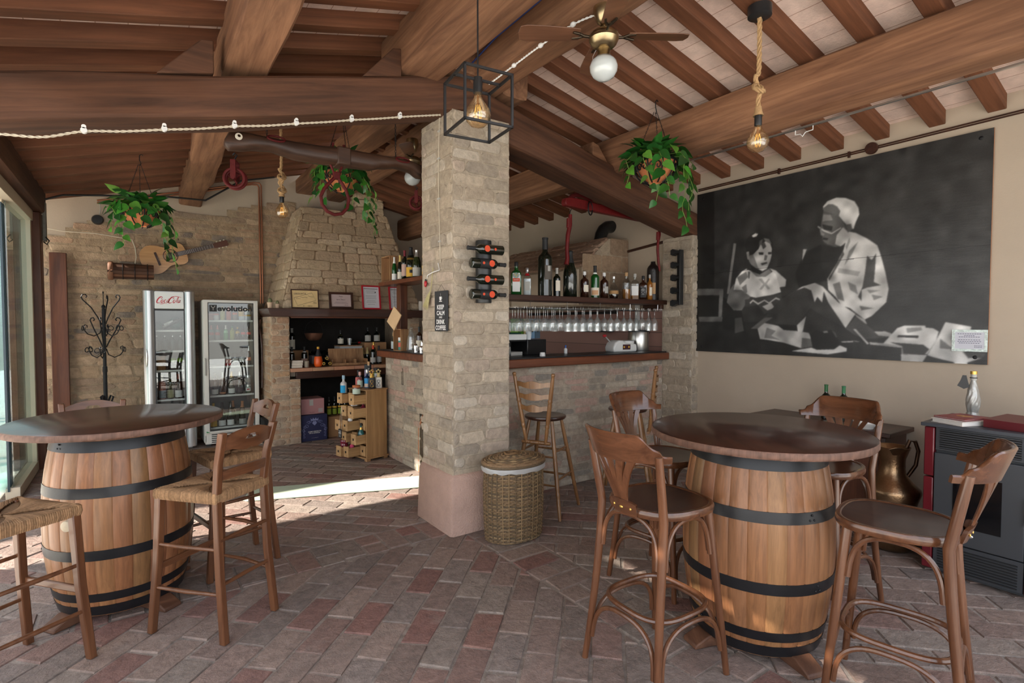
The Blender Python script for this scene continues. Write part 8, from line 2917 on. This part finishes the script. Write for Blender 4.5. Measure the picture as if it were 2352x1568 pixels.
# ------------------------------------------------------------------ pellet stove and what stands on it
SV = thing('pellet_stove', 'dark grey pellet stove with dark red sides and a small glass door', 'stove', (4.08, .955, 0))
mg = mat('stove_grey', (.062, .066, .073), .45, .3)
mr = mat('stove_red', (.13, .008, .014), .32, coat=.4)
MB().box(.27, 0, .46, .50, .42, .90).build('body', mg, SV)
for s in (-1, 1):
    for z0, z1 in ((.02, .30), (.305, .60), (.605, .915)):
        MB().box(.26, s * .240, (z0 + z1) / 2, .54, .052, z1 - z0 - .003).build('side_panel', mr, SV, bevel=.006)
MB().box(.26, 0, .930, .58, .56, .022).build('top_plate', mat('stove_top', (.05, .055, .065), .4), SV, bevel=.003)
gr_ = MB().box(.010, 0, .845, .02, .42, .145).build('top_grille', mg, SV, bevel=.003)
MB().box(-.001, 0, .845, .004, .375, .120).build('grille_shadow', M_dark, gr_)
for k in range(9):
    MB().box(-.006, 0, .793 + .0135 * k, .010, .375, .005).build('slat', mg, gr_)
gr_ = MB().box(.010, 0, .115, .02, .42, .18).build('lower_grille', mg, SV, bevel=.003)
for k in range(9):
    MB().box(-.003, 0, .045 + .0165 * k, .010, .37, .006).build('slat', M_black, gr_)
dr = MB().box(-.004, 0, .487, .022, .42, .545).build('door', mg, SV, bevel=.004)
MB().box(-.016, 0.0, .485, .006, .225, .315).build('door_window', mat('stove_glass', (.006, .006, .007), .08, spec=.6), dr)
MB().ball((-.017, .04, .285), .030, 16, 8, (.12, 1, .42)).build('maker_badge', M_silver, dr)
lt = MB().box(-.028, -.232, .50, .012, .035, .155).build('latch', M_steel, dr, bevel=.002)
for k in range(4):
    MB().box(-.035, -.232, .445 + .036 * k, .003, .022, .024).build('latch_slot', mr, lt)
for sx in (.06, .48):
    for sy in (-.18, .18):
        MB().tube([(sx, sy, 0), (sx, sy, .025)], .02, 12).build('foot', M_black, SV)


def book(label, loc, rz, w, d, h, cov, name='book', tilt=None, seal=False):
    T = thing(name, label, 'book', loc, rz)
    MB().box(0, 0, h / 2, w - .012, d - .012, h - .006).build('pages', m_lab('page_edges', sr(214, 210, 204)), T)
    for z in (.0015, h - .0015):
        MB().box(0, 0, z, w, d, .003).build('cover', cov, T)
    if seal:
        MB().lathe([(.0001, 0), (.045, 0)], 20, c=(.02, .0, h + .0004), cap=False, ov=(.8, 1)).build('gold_seal', m_lab('tan_seal', sr(176, 128, 80)), T)
    return T


mc_ = mat('book_red', sr(128, 30, 36), .4)
book('white-paged book lying flat at the bottom of the stove-top pile', (4.20, 1.065, .942), R(-22), .26, .19, .026, m_lab('white_cover', sr(206, 200, 194)))
book('red menu with a tan seal lying on the white-paged book', (4.235, 1.075, .969), R(-18), .24, .18, .010, mc_, 'menu_book', seal=True)
BN = thing('ring_binder', 'dark red ring binder lying on the front of the pellet stove', 'binder', (4.26, .83, .942), R(-12))
m_ = MB()
m_.prism([(-.13, .0), (.13, .0), (.13, .003), (-.127, .003), (-.127, .046), (.13, .058), (.13, .061), (-.13, .049)], .20, frame((0, .10, 0), (1, 0, 0), (0, 0, 1)))
m_.build('cover', mat('binder_red', sr(92, 18, 26), .4), BN)
MB().box(.01, 0, .024, .22, .185, .036).build('pages', m_lab('page_edges', sr(214, 210, 204)), BN)


def statue(label, x, y, z, h):
    T = thing('figurine_bottle', label, 'figurine bottle', (x, y, z))
    m_ = MB()
    n, L = 40, 56
    vs_ = []
    for j in range(L + 1):
        u = j / L
        r = (.046 - .010 * min(1, u / .10)) if u < .14 else (.030 + .010 * math.sin((u - .14) / .6 * PI) if u < .72 else .033 - .020 * ((u - .72) / .28))
        for k in range(n):
            a = 2 * PI * k / n
            f_ = 1 + (.11 * noise.noise((math.cos(a) * 2.6, math.sin(a) * 2.6, u * 4 + 3)) + .07 * math.sin(a * 9 + 4 * math.sin(u * 7)) * (1 if .12 < u < .75 else .4))
            vs_.append((r * f_ * math.cos(a) * 1.1, r * f_ * math.sin(a) * .9, h * .80 * u))
    fs = [(j * n + k, j * n + (k + 1) % n, (j + 1) * n + (k + 1) % n, (j + 1) * n + k) for j in range(L) for k in range(n)]
    fs += [tuple(range(n - 1, -1, -1)), tuple(L * n + k for k in range(n))]
    m_.add(vs_, fs)
    m_.build('glass_figure', mat('silvered_glass', sr(172, 170, 164), .30, .35, var=.25, vscale=30) if not bpy.data.materials.get('silvered_glass') else bpy.data.materials['silvered_glass'], T, angle=70)
    MB().lathe([(.013, h * .78), (.017, h * .82), (.015, h * .86), (.016, h * .93), (.0001, h * .93)], 16).build('neck', M_grey, T)
    MB().lathe([(.018, h * .925), (.0185, h * .99), (.0001, h)], 18).build('cap', M_gold, T)
    MB().tube([(.018 * math.cos(2 * PI * i / 16), .018 * math.sin(2 * PI * i / 16), h * .85) for i in range(16)], .003, 6, closed=True).build('cord', M_black, T)
    MB().prism([(-.008, .03), (.012, .03), (.020, -.01), (.030, -.045), (.0, -.06), (-.034, -.040), (-.018, -.005)], .012, frame((-.02, .045, h * .80), (.3, -.95, 0), (0, 0, 1))).build('black_tag', M_black, T)


statue('silvered saint-shaped glass bottle with a black tag, behind the red books', 4.50, 1.09, .942, .31)
statue('silvered saint-shaped glass bottle at the right edge, mostly out of the picture', 4.46, .735, .942, .31)

JG = thing('copper_jug', 'tall hammered copper and brass jug on the floor beside the stove', 'jug', (4.30, 1.47, 0))
mj = mat('hammered_copper', (.30, .19, .105), .30, .95, var=.4, vscale=7, bump=.35, bscale=70, bdist=.006)
MB().lathe([(.0001, .0), (.115, .0), (.145, .03), (.165, .10), (.150, .18), (.135, .24), (.150, .33), (.172, .40), (.165, .425), (.120, .47), (.082, .52), (.074, .57), (.078, .63), (.098, .69), (.106, .71), (.098, .708), (.070, .62), (.0001, .55)], 40).build('body', mj, JG, angle=60)
MB().prism([(-.02, 0), (.02, 0), (.055, .05), (.02, .065), (-.02, .065), (-.055, .05)], .004, frame((-.075, -.045, .665), (.7, -.7, 0), (-.3, -.3, .8))).build('spout_lip', mj, JG, bevel=.0015)
MB().tube([(.07, -.07, .50), (.105, -.105, .58), (.115, -.115, .68), (.10, -.10, .745), (.075, -.075, .75), (.062, -.062, .70)], .0125, 10).build('handle', mat('dark_copper', (.09, .05, .03), .4, .8), JG)

SC = thing('low_cabinet', 'low dark wooden cabinet against the cream wall behind the stool', 'cabinet', (4.66, 2.08, 0))
MB().box(0, 0, .375, .40, 1.02, .70).build('carcass', M_darkwood, SC, bevel=.004)
MB().box(0, 0, .748, .46, 1.10, .035).build('top_board', M_darkwood, SC, bevel=.005)
for s in (-1, 1):
    d_ = MB().box(-.206, s * .245, .38, .014, .46, .60).build('door', M_redwood_z, SC, bevel=.004)
    MB().ball((-.220, s * .05, .42), .012, 10, 8).build('knob', M_brass, d_)
for sx in (-.17, .17):
    for sy in (-.48, .48):
        MB().box(sx, sy, .0125, .05, .05, .025).build('foot', M_darkwood, SC)
tag(MB().lathe([(.0001, 0), (.045, 0), (.05, .015), (.085, .04), (.088, .06), (.070, .075), (.082, .09), (.076, .09), (.062, .075)], 28).build('white_bowl', mat('white_china', sr(214, 212, 206), .3), loc=(4.52, 1.72, .767), angle=60), 'white china bowl on the low dark cabinet behind the stool', 'bowl')
B('left green-capped bottle on the low cabinet, its cap just above the stool back', (4.72, 2.10, .767), .036, .285, 'bordeaux', M_wine, mat('green_cap', sr(40, 96, 50), .4), M_gold, (.1, .5), CAMF(4.7, 2.1))
B('right green-capped bottle on the low cabinet, its cap just above the stool back', (4.72, 1.965, .767), .036, .285, 'bordeaux', M_wine, bpy.data.materials['green_cap'], M_gold, (.1, .5), CAMF(4.7, 1.96))
